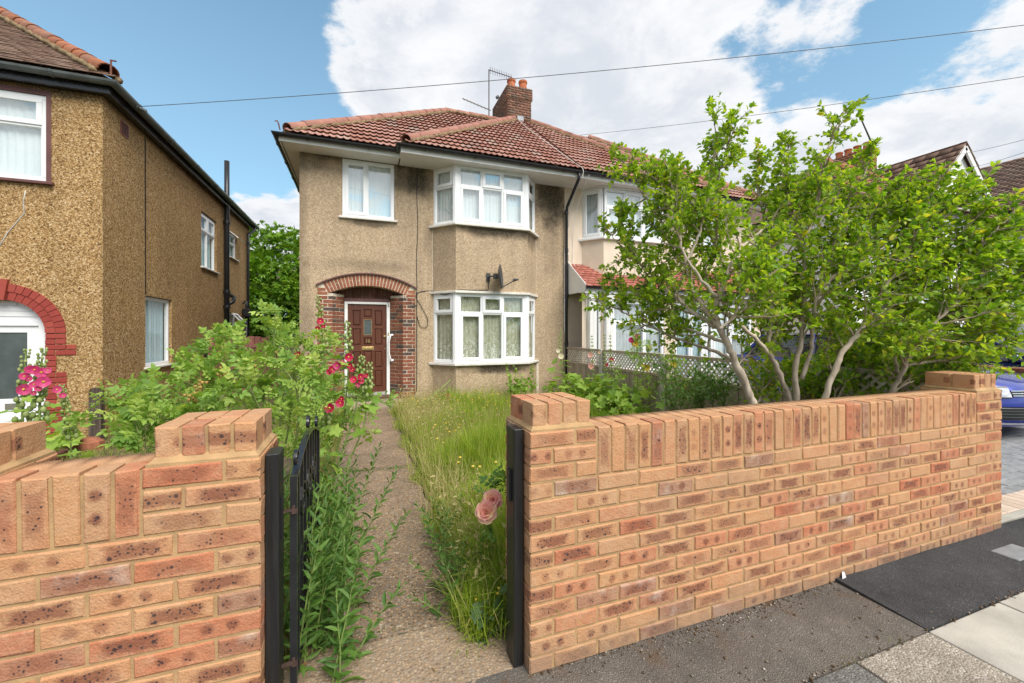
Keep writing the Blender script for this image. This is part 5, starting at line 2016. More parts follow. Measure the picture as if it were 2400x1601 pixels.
ridge_run(wing, (12.3, 7.2, Z5 + .05), (16.5, 10.6, 8.04), M['ridge_orange'], bed=False, r=.13)
b = MB()
b.box(18.24, 18.66, 10.14, 11.5, 6.8, 8.3)
b.box(18.20, 18.70, 10.10, 11.54, 8.302, 8.56)
ch2 = b.obj('chimney', M['mortar_pale'], wh)
it = []
for (z0, z1, e) in ((7.0, 8.3, 0), (8.3, 8.56, .04)):
    it += bond_items(frame((18.24 - e, 11.5 + e), (0, -1)), 0, 1.36 + 2 * e, z0, z1)
    it += bond_items(frame((18.24 - e, 10.14 - e), (1, 0)), 0, .42 + 2 * e, z0, z1)
boxes_joined('chimney_bricks', it, M['chim_far'], ch2)
for i in range(4):
    b = MB()
    b.lathe((18.45, 10.35 + i * .33, 8.55), [(.13, 0), (.115, .22), (.135, .23), (.135, .28), (.10, .28), (.09, .05)], 14)
    b.obj('chimney_pot', M['pot'], ch2)
# gable bay
GX, GY, GZT = 17.15, 7.15, 7.06
b = MB()
b.prism([(GX - 1.2, 7.59), (GX - .8, 7.2), (GX + .8, 7.2), (GX + 1.2, 7.59)], .0, 5.3)
b.obj('bay_wall', M['white_wall'], wh)
b = MB()
b.add([(GX - 1.4, GY, 5.62), (GX + 1.4, GY, 5.62), (GX, GY, GZT - .08), (GX - 1.4, GY + .4, 5.62), (GX + 1.4, GY + .4, 5.62), (GX, GY + .4, GZT - .08)], [(0, 1, 2), (0, 3, 4, 1)])
gb_ = b.obj('gable', M['white_wall'], wh)
for sgn in (-1, 1):
    b = MB()
    b.beam((GX + sgn * 1.52, GY - .12, 5.50), (GX, GY - .12, GZT), .05, .20)
    b.obj('bargeboard', M['white'], gb_)
    b = MB()
    q = [(GX + sgn * 1.58, GY - .16, 5.52), (GX, GY - .16, GZT + .10), (GX, 10.4, GZT + .10), (GX + sgn * 1.58, 10.4, 5.52)]
    b.quad(*(q if sgn > 0 else q[::-1]))
    gr = b.obj('gable_roof', M['roof_far'], gb_)
    Lg = math.hypot(1.58, GZT - 5.42)
    plain_tiles('roof_tiles', gb_, (GX + sgn * 1.60, GY - .16 if sgn > 0 else 10.4, 5.53), (0, 1 if sgn > 0 else -1, 0), (-sgn * 1.58 / Lg, 0, (GZT - 5.42) / Lg), Lg, .28, .33, lambda t: (0, 3.4), M['roof_far'], th=.02, lift=.035)
b = MB()
b.add([(GX - 1.45, GY - .1, 5.36), (GX + 1.45, GY - .1, 5.36), (GX + 1.3, GY + .06, 5.62), (GX - 1.3, GY + .06, 5.62)], [(0, 1, 2, 3)])
b.obj('tile_hood', M['roof_far'], gb_)
window(wh, frame((GX - .8, 7.19), (1, 0)), .03, 1.54, 3.9, 1.35, [(1, [(.65, 'f'), (.35, 's')]), (1, [(.65, 'f'), (.35, 's')])], M['glass_hi'], M['net'], d=-.05, sill=(.05, .04))
window(wh, frame((GX + .8, 7.19), (.4, .39)), .03, .5, 3.9, 1.35, [(1, [(.65, 'f'), (.35, 'f')])], M['glass_hi'], M['net'], d=-.05)
window(wh, frame((GX - 1.2, 7.58), (.4, -.39)), .03, .5, 3.9, 1.35, [(1, [(.65, 'f'), (.35, 'f')])], M['glass_hi'], M['net'], d=-.05)

br = thing('brown_roofed_house', 'white house with steep brown tiled roof at the right edge', 'house', (25, 7, -.05))
w = MB()
w.quad((22.2, 10.3, -.12), (22.2, 3.8, -.12), (22.2, 3.8, 6.1), (22.2, 10.3, 6.1))
w.add([(22.2, 3.8, -.12), (27.8, 3.8, -.12), (27.8, 3.8, 6.1), (25, 3.8, 8.45), (22.2, 3.8, 6.1)], [(0, 1, 2, 3, 4)])
w.add([(22.2, 10.3, -.12), (27.8, 10.3, -.12), (27.8, 10.3, 6.1), (25, 10.3, 8.45), (22.2, 10.3, 6.1)], [(4, 3, 2, 1, 0)])
w.obj('wall', M['white_wall'], br)
rf = MB()
rf.quad((21.85, 3.6, 5.8), (25, 3.6, 8.5), (25, 10.3, 8.5), (21.85, 10.3, 5.8))
rf.quad((25, 3.6, 8.5), (28.1, 3.6, 5.8), (28.1, 10.3, 5.8), (25, 10.3, 8.5))
rbr = rf.obj('roof', M['roof_brown'], br)
Lb = math.hypot(3.15, 2.7)
plain_tiles('plain_tiles', rbr, (21.85, 10.3, 5.82), (0, -1, 0), (3.15 / Lb, 0, 2.7 / Lb), Lb, .14, .30, lambda t: (0, 6.7), M['roof_brown'], th=.02, lift=.035)
b = MB()
b.box(21.80, 21.84, 3.6, 10.3, 5.66, 5.8)
b.obj('fascia', M['black_pl'], br)
window(br, frame((22.19, 8.9), (0, -1)), .0, 1.2, 3.9, 1.1, [(1, [(1, 's')]), (1, [(1, 'f')])], M['glass_hi'], M['net'], d=-.04)

lw = thing('garden_wall', 'low pebbledash boundary wall with orange brick coping beyond the blue car', 'wall', (10.4, 5, 0))
b = MB()
b.box(10.36, 10.56, 2.2, 8.75, -.12, .80)
b.obj('wall_body', M['pebble'], lw)
for i in range(58):
    place_brick(frame((10.33, 8.75), (0, -1)), i * .112, i * .112 + .103, .802, .868, lw, M['arch_brick'], .26, name='coping_brick')
M['wire'] = simple('grey wire sheath', (0.13, 0.13, 0.14), 0.6, 0.35, 9)
M['hinge'] = simple('worn hinge', (0.06, 0.035, 0.028), 0.6, 0.4, 40)
# ------------------------------------------------------------------ front garden walls
WY = 1.64
FWL = frame((0, WY), (1, 0))
CO, BH = 0.075, 0.0655


def garden_wall(root, x0, x1, piers, soldier_spans, side_faces):
    """half-brick bonded wall with a soldier course on top and square piers"""
    b = MB()
    b.box(x0 + .007, x1 - .007, WY + .0055, WY + .209, -.14, .822)
    for (s0, s1) in soldier_spans:
        b.box(s0 - .02, s1 + .02, WY + .0065, WY + .207, .80, 1.033)
    for (p0, p1) in piers:
        b.box(p0 + .005, p1 - .005, WY + .0042, WY + .322, -.14, 1.050)
        c = .008
        q0 = [(p0 + c, WY + c), (p1 - c, WY + c), (p1 - c, WY + .325 - c), (p0 + c, WY + .325 - c)]
        c = .030
        q1 = [(p0 + c, WY + c), (p1 - c, WY + c), (p1 - c, WY + .325 - c), (p0 + c, WY + .325 - c)]
        b.add([(*q, 1.0495) for q in q0] + [(*q, 1.074) for q in q1] , MB.BF)
    b.obj('mortar', M['mortar'], root)
    L = x1 - x0
    n = round(L / .225)
    step = L / n if L > 1.5 else .225
    g = .0105
    for c in range(11):
        z0 = c * CO
        edges = [x0]
        e = x0 + (step / 2 if c % 2 == 0 else step)
        while e < x1 - .04:
            edges.append(e)
            e += step
        edges.append(x1)
        for i in range(len(edges) - 1):
            a, d = edges[i] + (g / 2 if i else 0), edges[i + 1] - (g / 2 if i < len(edges) - 2 else 0)
            corner = (i == 0 or i == len(edges) - 2)
            dep = (.213 if (d - a) < .15 else .1025) if corner else .1
            place_brick(FWL, a, d, z0, z0 + BH, root, M['brick'], dep)
    for (p0, p1) in piers:
        for c in range(11, 14):
            z0 = c * CO
            m_ = p0 + (.1025 if c % 2 == 0 else .2150)
            place_brick(FWL, p0, m_, z0, z0 + BH, root, M['brick'], .213 if c % 2 == 0 else .1025)
            place_brick(FWL, m_ + g, p1, z0, z0 + BH, root, M['brick'], .1025 if c % 2 == 0 else .213)
        w4 = (p1 - p0 - .04 + .009) / 4
        for i in range(4):
            a = p0 + .02 + i * w4
            for (y0, dd) in ((WY + .022, .125), (WY + .157, .148)):
                place_brick(frame((0, y0), (1, 0)), a, a + w4 - .009, 1.062, 1.1625, root, M['brick'], dd)
        b = MB()
        b.box(p0 + .026, p1 - .026, WY + .028, WY + .30, 1.06, 1.1575)
        b.obj('cap_joint', M['mortar'], root)
    for (X, sgn, end0) in side_faces:
        F = frame((X, WY + .325), (0, -1)) if sgn < 0 else frame((X, WY), (0, 1))
        for c in range(14):
            z0 = c * CO
            st = .224 if (c % 2 == 0) == end0 else .113
            a0, a1 = (0, .325 - st) if sgn < 0 else (st, .325)
            place_brick(F, a0, a1, z0, z0 + BH, root, M['brick'], .1)
    back = []
    for (s0, s1) in soldier_spans:
        k = round((s1 - s0) / .0745)
        st = (s1 - s0) / k
        for i in range(k):
            a = s0 + i * st
            place_brick(FWL, a + g / 2, a + st - g / 2, .8255, 1.040 + R.uniform(-.002, .003), root, M['brick'], .1015, upright=True)
            back.append(((a + st / 2 + R.uniform(-.002, .002), WY + .162, .932), I3, (st - g, .102, .215)))
    Fb = frame((x1, WY + .214), (-1, 0))
    back += bond_items(Fb, 0, x1 - x0, 0, .825, depth=.08)
    boxes_joined('back_bricks', back, M['brick'], root)


gw = thing('garden_wall', 'long orange brick front wall with soldier coping right of the gateway', 'wall', (2.58, WY, 0))
garden_wall(gw, .68, 4.48, [(.68, 1.0075), (4.1525, 4.48)], [(1.014, 4.146)], [(.68, -1, True), (4.1525, -1, True)])
gl_ = thing('garden_wall', 'short orange brick wall and pier left of the gateway', 'wall', (-.8, WY, 0))
garden_wall(gl_, -1.36, -.33, [(-.6575, -.33), (-1.36, -1.0325)], [(-1.026, -.664)], [(-.33, 1, False), (-1.0325, 1, False)])

for (x0, lab, zt) in ((-.328, 'black painted timber gate post against the left brick pier, carrying the hinges', 1.035),
                      (.628, 'black painted timber post against the right brick pier, with the latch keep', 1.048)):
    g_ = thing('gate_post', lab, 'gate post', (x0 + .022, 1.74, 0), group='black posts of the gateway')
    b = MB()
    b.box(x0, x0 + .045, 1.70, 1.80, -.05, zt)
    b.obj('post', M['blackwood'], g_, bevel=.004)
    if x0 > 0:
        b = MB()
        b.box(x0 - .012, x0, 1.735, 1.765, .72, .86)
        b.obj('latch_keep', M['black_pl'], g_)
    else:
        b = MB()
        b.box(x0 + .045, x0 + .051, 1.735, 1.765, .70, .86)
        b.obj('hinge_plate', M['black_pl'], g_)
# wrought gate, folded back along the path
gt = thing('garden_gate', 'black wrought iron garden gate standing open beside the left post', 'gate', (-.245, 1.76, 0))
GX_ = -.245
Y0, Y1 = 1.775, 2.665


def gtop(y):
    t = (y - Y0) / (Y1 - Y0)
    return .895 + .085 * math.sin(PI * t) + .02 * (1 - t)


for (y, zt) in ((Y0, .925), (Y1, .905)):
    b = MB()
    b.beam((GX_, y, .05), (GX_, y, zt), .024, .024, up=(1, 0, 0))
    b.obj('stile', M['black_paint'], gt)
for z in (.10, .56):
    b = MB()
    b.beam((GX_, Y0 + .012, z), (GX_, Y1 - .012, z), .010, .022)
    b.obj('rail', M['black_paint'], gt)
b = MB()
for i in range(14):
    a, d = Y0 + (Y1 - Y0) * i / 14, Y0 + (Y1 - Y0) * (i + 1) / 14
    b.beam((GX_, a, gtop(a)), (GX_, d + .002, gtop(d)), .026, .009)
b.obj('top_rail', M['black_paint'], gt)
for i in range(1, 8):
    y = Y0 + (Y1 - Y0) * i / 8
    b = MB()
    b.beam((GX_, y, .10), (GX_, y, gtop(y)), .012, .012, up=(1, 0, 0))
    b.obj('bar', M['black_paint'], gt)


def scroll(cy, cz, r0, turns, sgn, nm='scroll'):
    pts = []
    for i in range(26):
        t = i / 25
        a = t * turns * 2 * PI
        r = r0 * (1 - .75 * t)
        pts.append((GX_, cy + sgn * r * math.cos(a), cz + r * math.sin(a)))
    b = MB()
    for i in range(25):
        b.beam(pts[i], pts[i + 1], .014, .006, up=(0, pts[i][1] - cy, pts[i][2] - cz + 1e-4))
    b.obj(nm, M['black_paint'], gt)


for cy, sg_ in ((2.02, 1), (2.24, -1), (2.24, 1), (2.46, -1)):
    scroll(cy, .74, .085, 1.6, sg_)
for cy in (1.83, 2.22, 2.61):
    scroll(cy, gtop(cy) + .045, .038, 1.2, 1, 'finial')
for z in (.80, .22):
    b = MB()
    b.beam((-.284, 1.752, z), (GX_ + .005, 1.762, z), .016, .006)
    b.lathe((GX_, 1.768, z - .006), [(0, -.008), (.015, -.008), (.015, .008), (.008, .008), (.008, .022), (0, .022)], 10)
    b.obj('hinge', M['hinge'], gt)

# ------------------------------------------------------------------ trellis fence on the boundary
fe = thing('trellis_fence', 'weathered board fence with lattice top and concrete posts along the boundary', 'fence', (4.6, 5.4, -.05))
FFe = frame((4.56, 8.74), (0, -1))
posts = [7.20, 5.38, 3.57, 1.96]
for y in posts:
    b = MB()
    b.add([(4.555 + .05 * sx, y + .047 * sy_, z) for z in (-.2, 1.13) for sx, sy_ in ((-1, -1), (1, -1), (1, 1), (-1, 1))] , MB.BF)
    b.obj('post', M['concrete'], fe, bevel=.012)
spans = [(8.74, 7.25)] + [(posts[i] - .05, posts[i + 1] + .05) for i in range(3)]
for (ya, yb) in spans:
    a0, a1 = 8.74 - ya, 8.74 - yb
    n = int((a1 - a0) / .118)
    st = (a1 - a0) / n
    for i in range(n):
        b = MB()
        b.fbox(FFe, a0 + i * st, a0 + (i + 1) * st - .003, -.012 + (i % 2) * .008, .004 + (i % 2) * .008, -.02, .752 + R.uniform(-.004, .004))
        b.obj('board', M['fence'], fe)
    for (z0, z1, d0, d1) in ((.755, .795, -.03, .03), (1.075, 1.125, -.03, .03)):
        b = MB()
        b.fbox(FFe, a0, a1, d0, d1, z0, z1)
        b.obj('rail', M['fence'], fe, bevel=.004)
    for e in (a0, a1 - .03):
        b = MB()
        b.fbox(FFe, e, e + .03, -.02, .02, .796, 1.074)
        b.obj('frame_side', M['fence'], fe)
    H0, H1 = .797, 1.073
    for sgn, d in ((1, -.008), (-1, .002)):
        k = -H1 + H0
        s = a0 + .03 - (H1 - H0)
        while s < a1 - .03 + (H1 - H0):
            # lath from (s, bottom) going up along sgn
            p = [(s, H0), (s + (H1 - H0), H1)] if sgn > 0 else [(s + (H1 - H0), H0), (s, H1)]
            (xa, za), (xb, zb) = p
            lo, hi = a0 + .03, a1 - .03
            ts = [0.0, 1.0]
            dx_ = xb - xa
            t_lo, t_hi = sorted(((lo - xa) / dx_, (hi - xa) / dx_))
            t0_, t1_ = max(0, t_lo), min(1, t_hi)
            if t1_ - t0_ > .12:
                A = FFe(xa + dx_ * t0_, d, za + (zb - za) * t0_)
                B = FFe(xa + dx_ * t1_, d, za + (zb - za) * t1_)
                b = MB()
                b.beam(A, B, .007, .026, up=(0, .7, .7 * sgn))
                b.obj('lattice_slat', M['lattice'], fe)
            s += .088

# ------------------------------------------------------------------ cars


def make_car(label, paint, loc, badge=True):
    car = thing('parked_car', label, 'car', (0, 0, 0), group='cars parked on the drives')
    HW = .89
    yf = lambda x: .34 * (abs(x) / HW) ** 3.2
    rows = [(.20, .07), (.235, .02), (.42, .0), (.56, .012), (.66, .03), (.735, .07), (.79, .17), (.845, .40), (.895, .72), (.935, 1.02)]

    def fp(x, r, off=0.0):
        z, s = r
        k = (abs(x) / HW)
        hood = max(0, (z - .70) / .235)
        return Vector((x, yf(x) * (1 - .25 * hood) + s - off, z - .045 * hood * k ** 3 + .02 * hood * (1 - k * k)))
    cols = [HW * (-1 + 2 * i / 28) for i in range(29)]
    b = MB()
    vs = [fp(x, r) for r in rows for x in cols]
    n = len(cols)
    b.add(vs, [(j * n + i, j * n + i + 1, (j + 1) * n + i + 1, (j + 1) * n + i) for j in range(len(rows) - 1) for i in range(n - 1)])
    # flanks
    ed = [fp(HW, r) for r in rows[4:]]
    top = [(p.y, p.z) for p in ed] + [(1.6, .93), (2.4, .95), (3.3, .97), (3.9, .99), (4.16, .97)]
    tz = lambda y: float(np.interp(y, [t[0] for t in top], [t[1] for t in top]))
    ys = [.345, .42, .55, .75, .95, 1.15, 1.4, 1.8, 2.2, 2.6, 3.0, 3.3, 3.6, 3.85, 4.05, 4.16]
    for sg_ in (-1, 1):
        vs, m_ = [], 7
        for y in ys:
            inset = .06 * max(0, (y - 3.7) / .46) ** 2
            for k in range(m_):
                t = k / (m_ - 1)
                z = .20 + (tz(y) - .20) * t
                bul = .035 * math.sin(PI * min(1, t * 1.15)) - (.03 if t == 0 else 0)
                fade = min(1, (y - .345) / .5)
                vs.append((sg_ * (HW + bul * fade - inset), y, z))
        fs = [(i * m_ + k, (i + 1) * m_ + k, (i + 1) * m_ + k + 1, i * m_ + k + 1) for i in range(len(ys) - 1) for k in range(m_ - 1)]
        b.add(vs, fs if sg_ > 0 else [f[::-1] for f in fs])
    b.quad((-.80, 4.17, .25), (.80, 4.17, .25), (.82, 4.17, .97), (-.82, 4.17, .97))
    b.quad((-.88, 1.36, .93), (.88, 1.36, .93), (.86, 4.16, .98), (-.86, 4.16, .98))
    b.box(-.84, .84, .2, 4.1, .18, .24)
    b.obj('body', paint, car, smooth=True)
    # cabin
    base = [(-.80, 1.10, .93), (.80, 1.10, .93), (.80, 4.05, .97), (-.80, 4.05, .97)]
    tp = [(-.58, 1.95, 1.42), (.58, 1.95, 1.42), (.56, 3.70, 1.41), (-.56, 3.70, 1.41)]
    for nm, q in (('windscreen', (0, 1)), ('side_window', (1, 2)), ('rear_window', (2, 3)), ('side_window', (3, 0))):
        b = MB()
        i, j = q
        b.quad(base[i], base[j], tp[j], tp[i])
        b.obj(nm, M['car_glass'], car)
    b = MB()
    nr = 8
    vs = []
    for i in range(nr + 1):
        y = 1.88 + (3.86 - 1.88) * i / nr
        for k in range(7):
            x = -.60 + 1.2 * k / 6
            vs.append((x, y, 1.43 + .04 * (1 - (x / .6) ** 2) - .05 * ((y - 2.6) / 1.2) ** 2))
    b.add(vs, [(i * 7 + k, i * 7 + k + 1, (i + 1) * 7 + k + 1, (i + 1) * 7 + k) for i in range(nr) for k in range(6)])
    b.obj('roof', paint, car, smooth=True)
    for sg_ in (-1, 1):
        for (p, q) in (((.80, 1.12, .93), (.59, 1.93, 1.43)), ((.80, 4.02, .97), (.57, 3.72, 1.42)), ((.805, 2.55, .95), (.585, 2.65, 1.43))):
            b = MB()
            b.beam((sg_ * p[0], p[1], p[2]), (sg_ * q[0], q[1], q[2]), .06, .05)
            b.obj('pillar', paint, car)
        b = MB()
        b.lathe((sg_ * 1.0, 1.32, 1.0), [(0, -.10), (.07, -.08), (.085, 0), (.07, .05), (0, .06)], 12, axis=(0, 1, 0))
        b.obj('door_mirror', paint, car, smooth=True)

    def strip(nm, x0, x1, rs, off, mt, m_=12, par=car, z_taper=0.0):
        b = MB()
        vs = []
        for r in rs:
            for i in range(m_ + 1):
                x = x0 + (x1 - x0) * i / m_
                p = fp(x, r, off)
                vs.append(p)
        k = m_ + 1
        b.add(vs, [(j * k + i, j * k + i + 1, (j + 1) * k + i + 1, (j + 1) * k + i) for j in range(len(rs) - 1) for i in range(m_)])
        return b.obj(nm, mt, par, smooth=True)
    gr_ = strip('grille', -.56, .56, [(.61, .018), (.69, .045)], .012, M['black_pl'])
    for z, s in ((.618, .02), (.648, .03), (.680, .042)):
        strip('grille_bar', -.56, .56, [(z, s), (z + .011, s + .004)], .020, M['chrome'], par=gr_)
    for sg_ in (-1, 1):
        xa, xb = (.57, .86) if sg_ > 0 else (-.86, -.57)
        hl = strip('headlight', xa, xb, [(.60, .016), (.645, .025), (.70, .05), (.735, .07)], .010, M['lamp'])
        strip('lamp_rim', xa, xb, [(.590, .015), (.603, .018)], .014, M['black_pl'], par=hl)
        strip('lamp_rim', xa, xb, [(.728, .066), (.745, .08)], .014, M['black_pl'], par=hl)
        xm = (xa + xb) / 2
        b = MB()
        b.lathe(fp(xm - .03 * sg_, (.665, .035), .02), [(0, .0), (.034, .0), (.038, .012), (.045, .0)], 14, axis=(0, -1, 0))
        b.obj('projector', M['black_pl'], hl)
    it_ = strip('lower_intake', -.80, .80, [(.30, .005), (.40, .0), (.475, .003)], .008, M['black_pl'], 20)
    for z in (.335, .375, .415, .452):
        strip('intake_bar', -.79, .79, [(z, .002), (z + .010, .002)], .016, M['chrome'] if z > .44 else M['gutter_grey'], 20, par=it_)
    strip('splitter', -.84, .84, [(.235, .02), (.262, .012)], .012, M['chrome'], 20)
    if badge:
        p = fp(-.38, (.648, .03), .032)
        text_mesh('badge', 'R', .06, M['chrome'], car, Matrix.Translation(p) @ Matrix.Rotation(math.radians(90), 4, 'X'), .003)
    for (x, y) in ((-.80, .82), (.80, .82), (-.80, 3.45), (.80, 3.45)):
        b = MB()
        b.lathe((x, y, .31), [(.19, -.10), (.30, -.105), (.315, -.07), (.315, .07), (.30, .105), (.19, .10)], 22, axis=(1 if x > 0 else -1, 0, 0))
        wl = b.obj('wheel', M['tyre'], car, smooth=True)
        b = MB()
        b.lathe((x, y, .31), [(0, .085), (.05, .09), (.06, .07), (.20, .08), (.215, .105)], 22, axis=(1 if x > 0 else -1, 0, 0))
        b.obj('rim', M['rim'], wl)
    for o in [car]:
        o.location = loc
    return car


make_car('glossy blue hatchback nosing out of the drive behind the wall end', M['blue'], (8.72, 2.80, 0))
make_car('dark blue hatchback roof showing beyond the low boundary wall', M['navy'], (12.1, 2.6, 0), badge=False)

# ------------------------------------------------------------------ overhead wires
def wire(label, a, b_, sag, r=.011):
    a, b_ = Vector(a), Vector(b_)
    pts = []
    for i in range(41):
        t = i / 40
        p = a.lerp(b_, t)
        p.z -= sag * 4 * t * (1 - t)
        pts.append(p)
    m = MB()
    m.tube(pts, r, 5)
    o = m.obj('overhead_wire', M['wire'], None, smooth=True)
    return tag(o, label, 'wire', 'overhead wires')


def far_end(p, q, k):
    p, q = Vector(p), Vector(q)
    return p + (q - p) * k


W0 = PX(323, 250, -3.2)
wire('upper overhead wire from the brown house gutter across the whole sky', W0, far_end(W0, PY(2400, 36, 3.0), 1.35), .18, .005)
W1 = Vector((5.96, 10.6, 7.2))
wire('overhead wire rising from the red roof hip to the upper right', W1, far_end(W1, PY(2400, 166, 3.4), 1.35), .12, .005)
W2 = PY(2248, 362, 7.0)
wire('upper of two thin wires running right from the white gable', W2, far_end(W2, PY(2400, 322, 4.2), 1.6), .05, .005)
W3 = PY(2272, 394, 7.0)
wire('lower of two thin wires running right from the white gable', W3, far_end(W3, PY(2400, 352, 4.2), 1.6), .05, .005)
b = MB()
b.beam((LX + .26, 8.15, 4.99), W0, .03, .03)
bk = b.obj('wire_bracket', M['gutter_grey'], None)
tag(bk, 'small metal bracket on the black gutter of the brown house holding the wire', 'bracket')
pr = thing('finial_rod', 'leaning dark rod on the four-pot chimney of the white house', 'aerial', PY(2041, 325, 10.4))
b = MB()
b.tube([PY(2043, 335, 10.4), PY(2015, 272, 10.4)], [.03, .022], 6)
b.obj('rod', M['steel'], pr)
b = MB()
b.lathe(PY(2014, 270, 10.4), [(0, -.05), (.05, -.03), (.05, .03), (0, .05)], 8)
b.obj('tip', M['steel'], pr)

# ------------------------------------------------------------------ odds and ends in the left garden
tp_ = thing('timber_post', 'short old dark timber post in front of the brown pebbledash corner', 'post', (-3.55, 7.36, -.05))
b = MB()
p0 = PY(227, 1028, 7.36)
b.add([(p0.x + sx * .065, 7.36 + sy_ * .05, z) for z in (-.1, .66) for sx, sy_ in ((-1, -1), (1, -1), (1, 1), (-1, 1))] +
      [(p0.x + sx * .045, 7.36 + sy_ * .05, .70) for sx, sy_ in ((-1, -1), (1, -1), (1, 1), (-1, 1))],
      [(0, 3, 2, 1), (0, 1, 5, 4), (1, 2, 6, 5), (2, 3, 7, 6), (3, 0, 4, 7), (4, 5, 9, 8), (5, 6, 10, 9), (6, 7, 11, 10), (7, 4, 8, 11), (8, 9, 10, 11)])
b.obj('post', M['oldwood'], tp_)
ed = thing('bed_edging', 'row of old bricks on edge edging the flower bed by the red arch', 'brick edging', PZ(150, 1070, 0))
e0, e1 = PZ(118, 1090, -.02), PZ(190, 1055, -.02)
Fed = frame((e0.x, e0.y, 0), (e1.x - e0.x, e1.y - e0.y))
for i in range(9):
    place_brick(Fed, i * .085, i * .085 + .075, -.07, .075 + R.uniform(-.01, .01), ed, M['dark_brick'], .09)
st = PZ(206, 1050, -.02)
b = MB()
b.add([(st.x + .17 * math.cos(a) * rr, st.y + .13 * math.sin(a) * rr, z) for z, rr in ((-.07, 1.0), (.06, .95), (.11, .55)) for a in [k * PI / 4 + .3 for k in range(8)]],
      [(j * 8 + k, j * 8 + (k + 1) % 8, (j + 1) * 8 + (k + 1) % 8, (j + 1) * 8 + k) for j in range(2) for k in range(8)] + [tuple(range(16, 24))])
tag(b.obj('broken_brick', M['arch_brick'], None), 'broken reddish block lying at the foot of the old timber post', 'stone')
b = MB()
sp_ = PZ(1980, 1362, .004)
b.add([(sp_.x - .02, sp_.y, .012), (sp_.x + .022, sp_.y + .004, .012), (sp_.x + .016, sp_.y + .012, .048), (sp_.x - .004, sp_.y + .012, .055)], [(0, 1, 2, 3)])
tag(b.obj('paper_scrap', M['white'], None), 'tiny white scrap at the foot of the long brick wall', 'litter')
# ------------------------------------------------------------------ plants
def smooth_path(P_, sub=5):
    P_ = [Vector(p) for p in P_]
    out = []
    for i in range(len(P_) - 1):
        p0, p1, p2, p3 = P_[max(i - 1, 0)], P_[i], P_[i + 1], P_[min(i + 2, len(P_) - 1)]
        for k in range(sub):
            t = k / sub
            out.append(0.5 * ((2 * p1) + (p2 - p0) * t + (2 * p0 - 5 * p1 + 4 * p2 - p3) * t * t + (3 * p1 - p0 - 3 * p2 + p3) * t ** 3))
    out.append(P_[-1])
    return out


def rv():
    while True:
        v = Vector((R.uniform(-1, 1), R.uniform(-1, 1), R.uniform(-1, 1)))
        if .05 < v.length < 1:
            return v.normalized()


def mirror_leaf(half, mid):
    """template from the left outline (x<0) and midrib points; returns verts, tris"""
    v = list(mid)
    nm = len(mid)
    L = [len(v) + i for i in range(len(half))]
    v += half
    Rr = [len(v) + i for i in range(len(half))]
    v += [(-x, y, z) for x, y, z in half]
    return v, L, Rr, nm


_mid = [(0, 0, 0), (0, .5, .03), (0, 1.0, -.10)]
_half = [(-.20, .14, .06), (-.33, .40, .11), (-.20, .58, .07), (-.19, .76, .03)]
_v, _L, _R, _ = mirror_leaf(_half, _mid)
HIB_V = _v
HIB_T = [(0, 1, _L[0]), (_L[0], 1, _L[1]), (_L[1], 1, _L[2]), (_L[2], 1, _L[3]), (_L[3], 1, 2),
         (1, 0, _R[0]), (1, _R[0], _R[1]), (1, _R[1], _R[2]), (1, _R[2], _R[3]), (1, _R[3], 2)]


def leaflet(o, ang, L, W, z=0.0):
    c, s_ = math.cos(ang), math.sin(ang)
    pts = [(0, 0, 0), (0, .5, .02), (0, 1, -.12), (-.5, .28, .10), (-.42, .66, .08), (.5, .28, .10), (.42, .66, .08)]
    v = []
    for x, y, zz in pts:
        X, Y = x * W, y * L
        v.append((o[0] + X * c + Y * s_, o[1] - X * s_ + Y * c, z + zz * L))
    t = [(0, 1, 3), (3, 1, 4), (4, 1, 2), (1, 0, 5), (1, 5, 6), (1, 6, 2)]
    return v, t


def compound(lst):
    V, T = [], []
    for a in lst:
        v, t = leaflet(*a)
        b = len(V)
        V += v
        T += [tuple(i + b for i in q) for q in t]
    return V, T


ROSE_V, ROSE_T = compound([((0, .66), 0, .38, .22), ((0, .62), -1.15, .34, .20), ((0, .62), 1.15, .34, .20), ((0, .36), -1.25, .33, .195), ((0, .36), 1.25, .33, .195), ((0, .14), -1.3, .26, .14), ((0, .14), 1.3, .26, .14)])
PALM_V, PALM_T = compound([((0, .1), 0, .85, .34), ((0, .1), -.75, .75, .30), ((0, .1), .75, .75, .30), ((0, .08), -1.5, .55, .24), ((0, .08), 1.5, .55, .24)])
LANCE_V, LANCE_T = leaflet((0, 0), 0, 1.0, .26)
_k = 15
MAL_V = [(0, .30, 0.0)] + [(r * math.sin(a), .30 - r * math.cos(a) * -1, .10 * (r / .6) ** 2 - .04 * math.cos(5 * a)) for a, r in
                           [(math.radians(-160 + 320 * i / (_k - 1)), .44 + .16 * math.cos(5 * math.radians(-160 + 320 * i / (_k - 1)))) for i in range(_k)]]
MAL_V.append((0, 0, 0))
MAL_T = [(0, i + 1, i) for i in range(1, _k)] + [(0, 1, _k + 1), (0, _k + 1, _k)]
_rg = [(-.12, .08, .02), (-.30, .22, .05), (-.12, .34, .03), (-.36, .48, .05), (-.15, .58, .03), (-.34, .76, .03), (-.12, .86, .0)]
_v, _L, _R, _ = mirror_leaf(_rg, [(0, 0, 0), (0, .45, .02), (0, .8, 0), (0, 1.1, -.08)])
RAG_V = _v
RAG_T = []
for _a, _b, _m in ((0, None, 0), ):
    pass
_cm = [0, 0, 1, 1, 1, 2, 2]
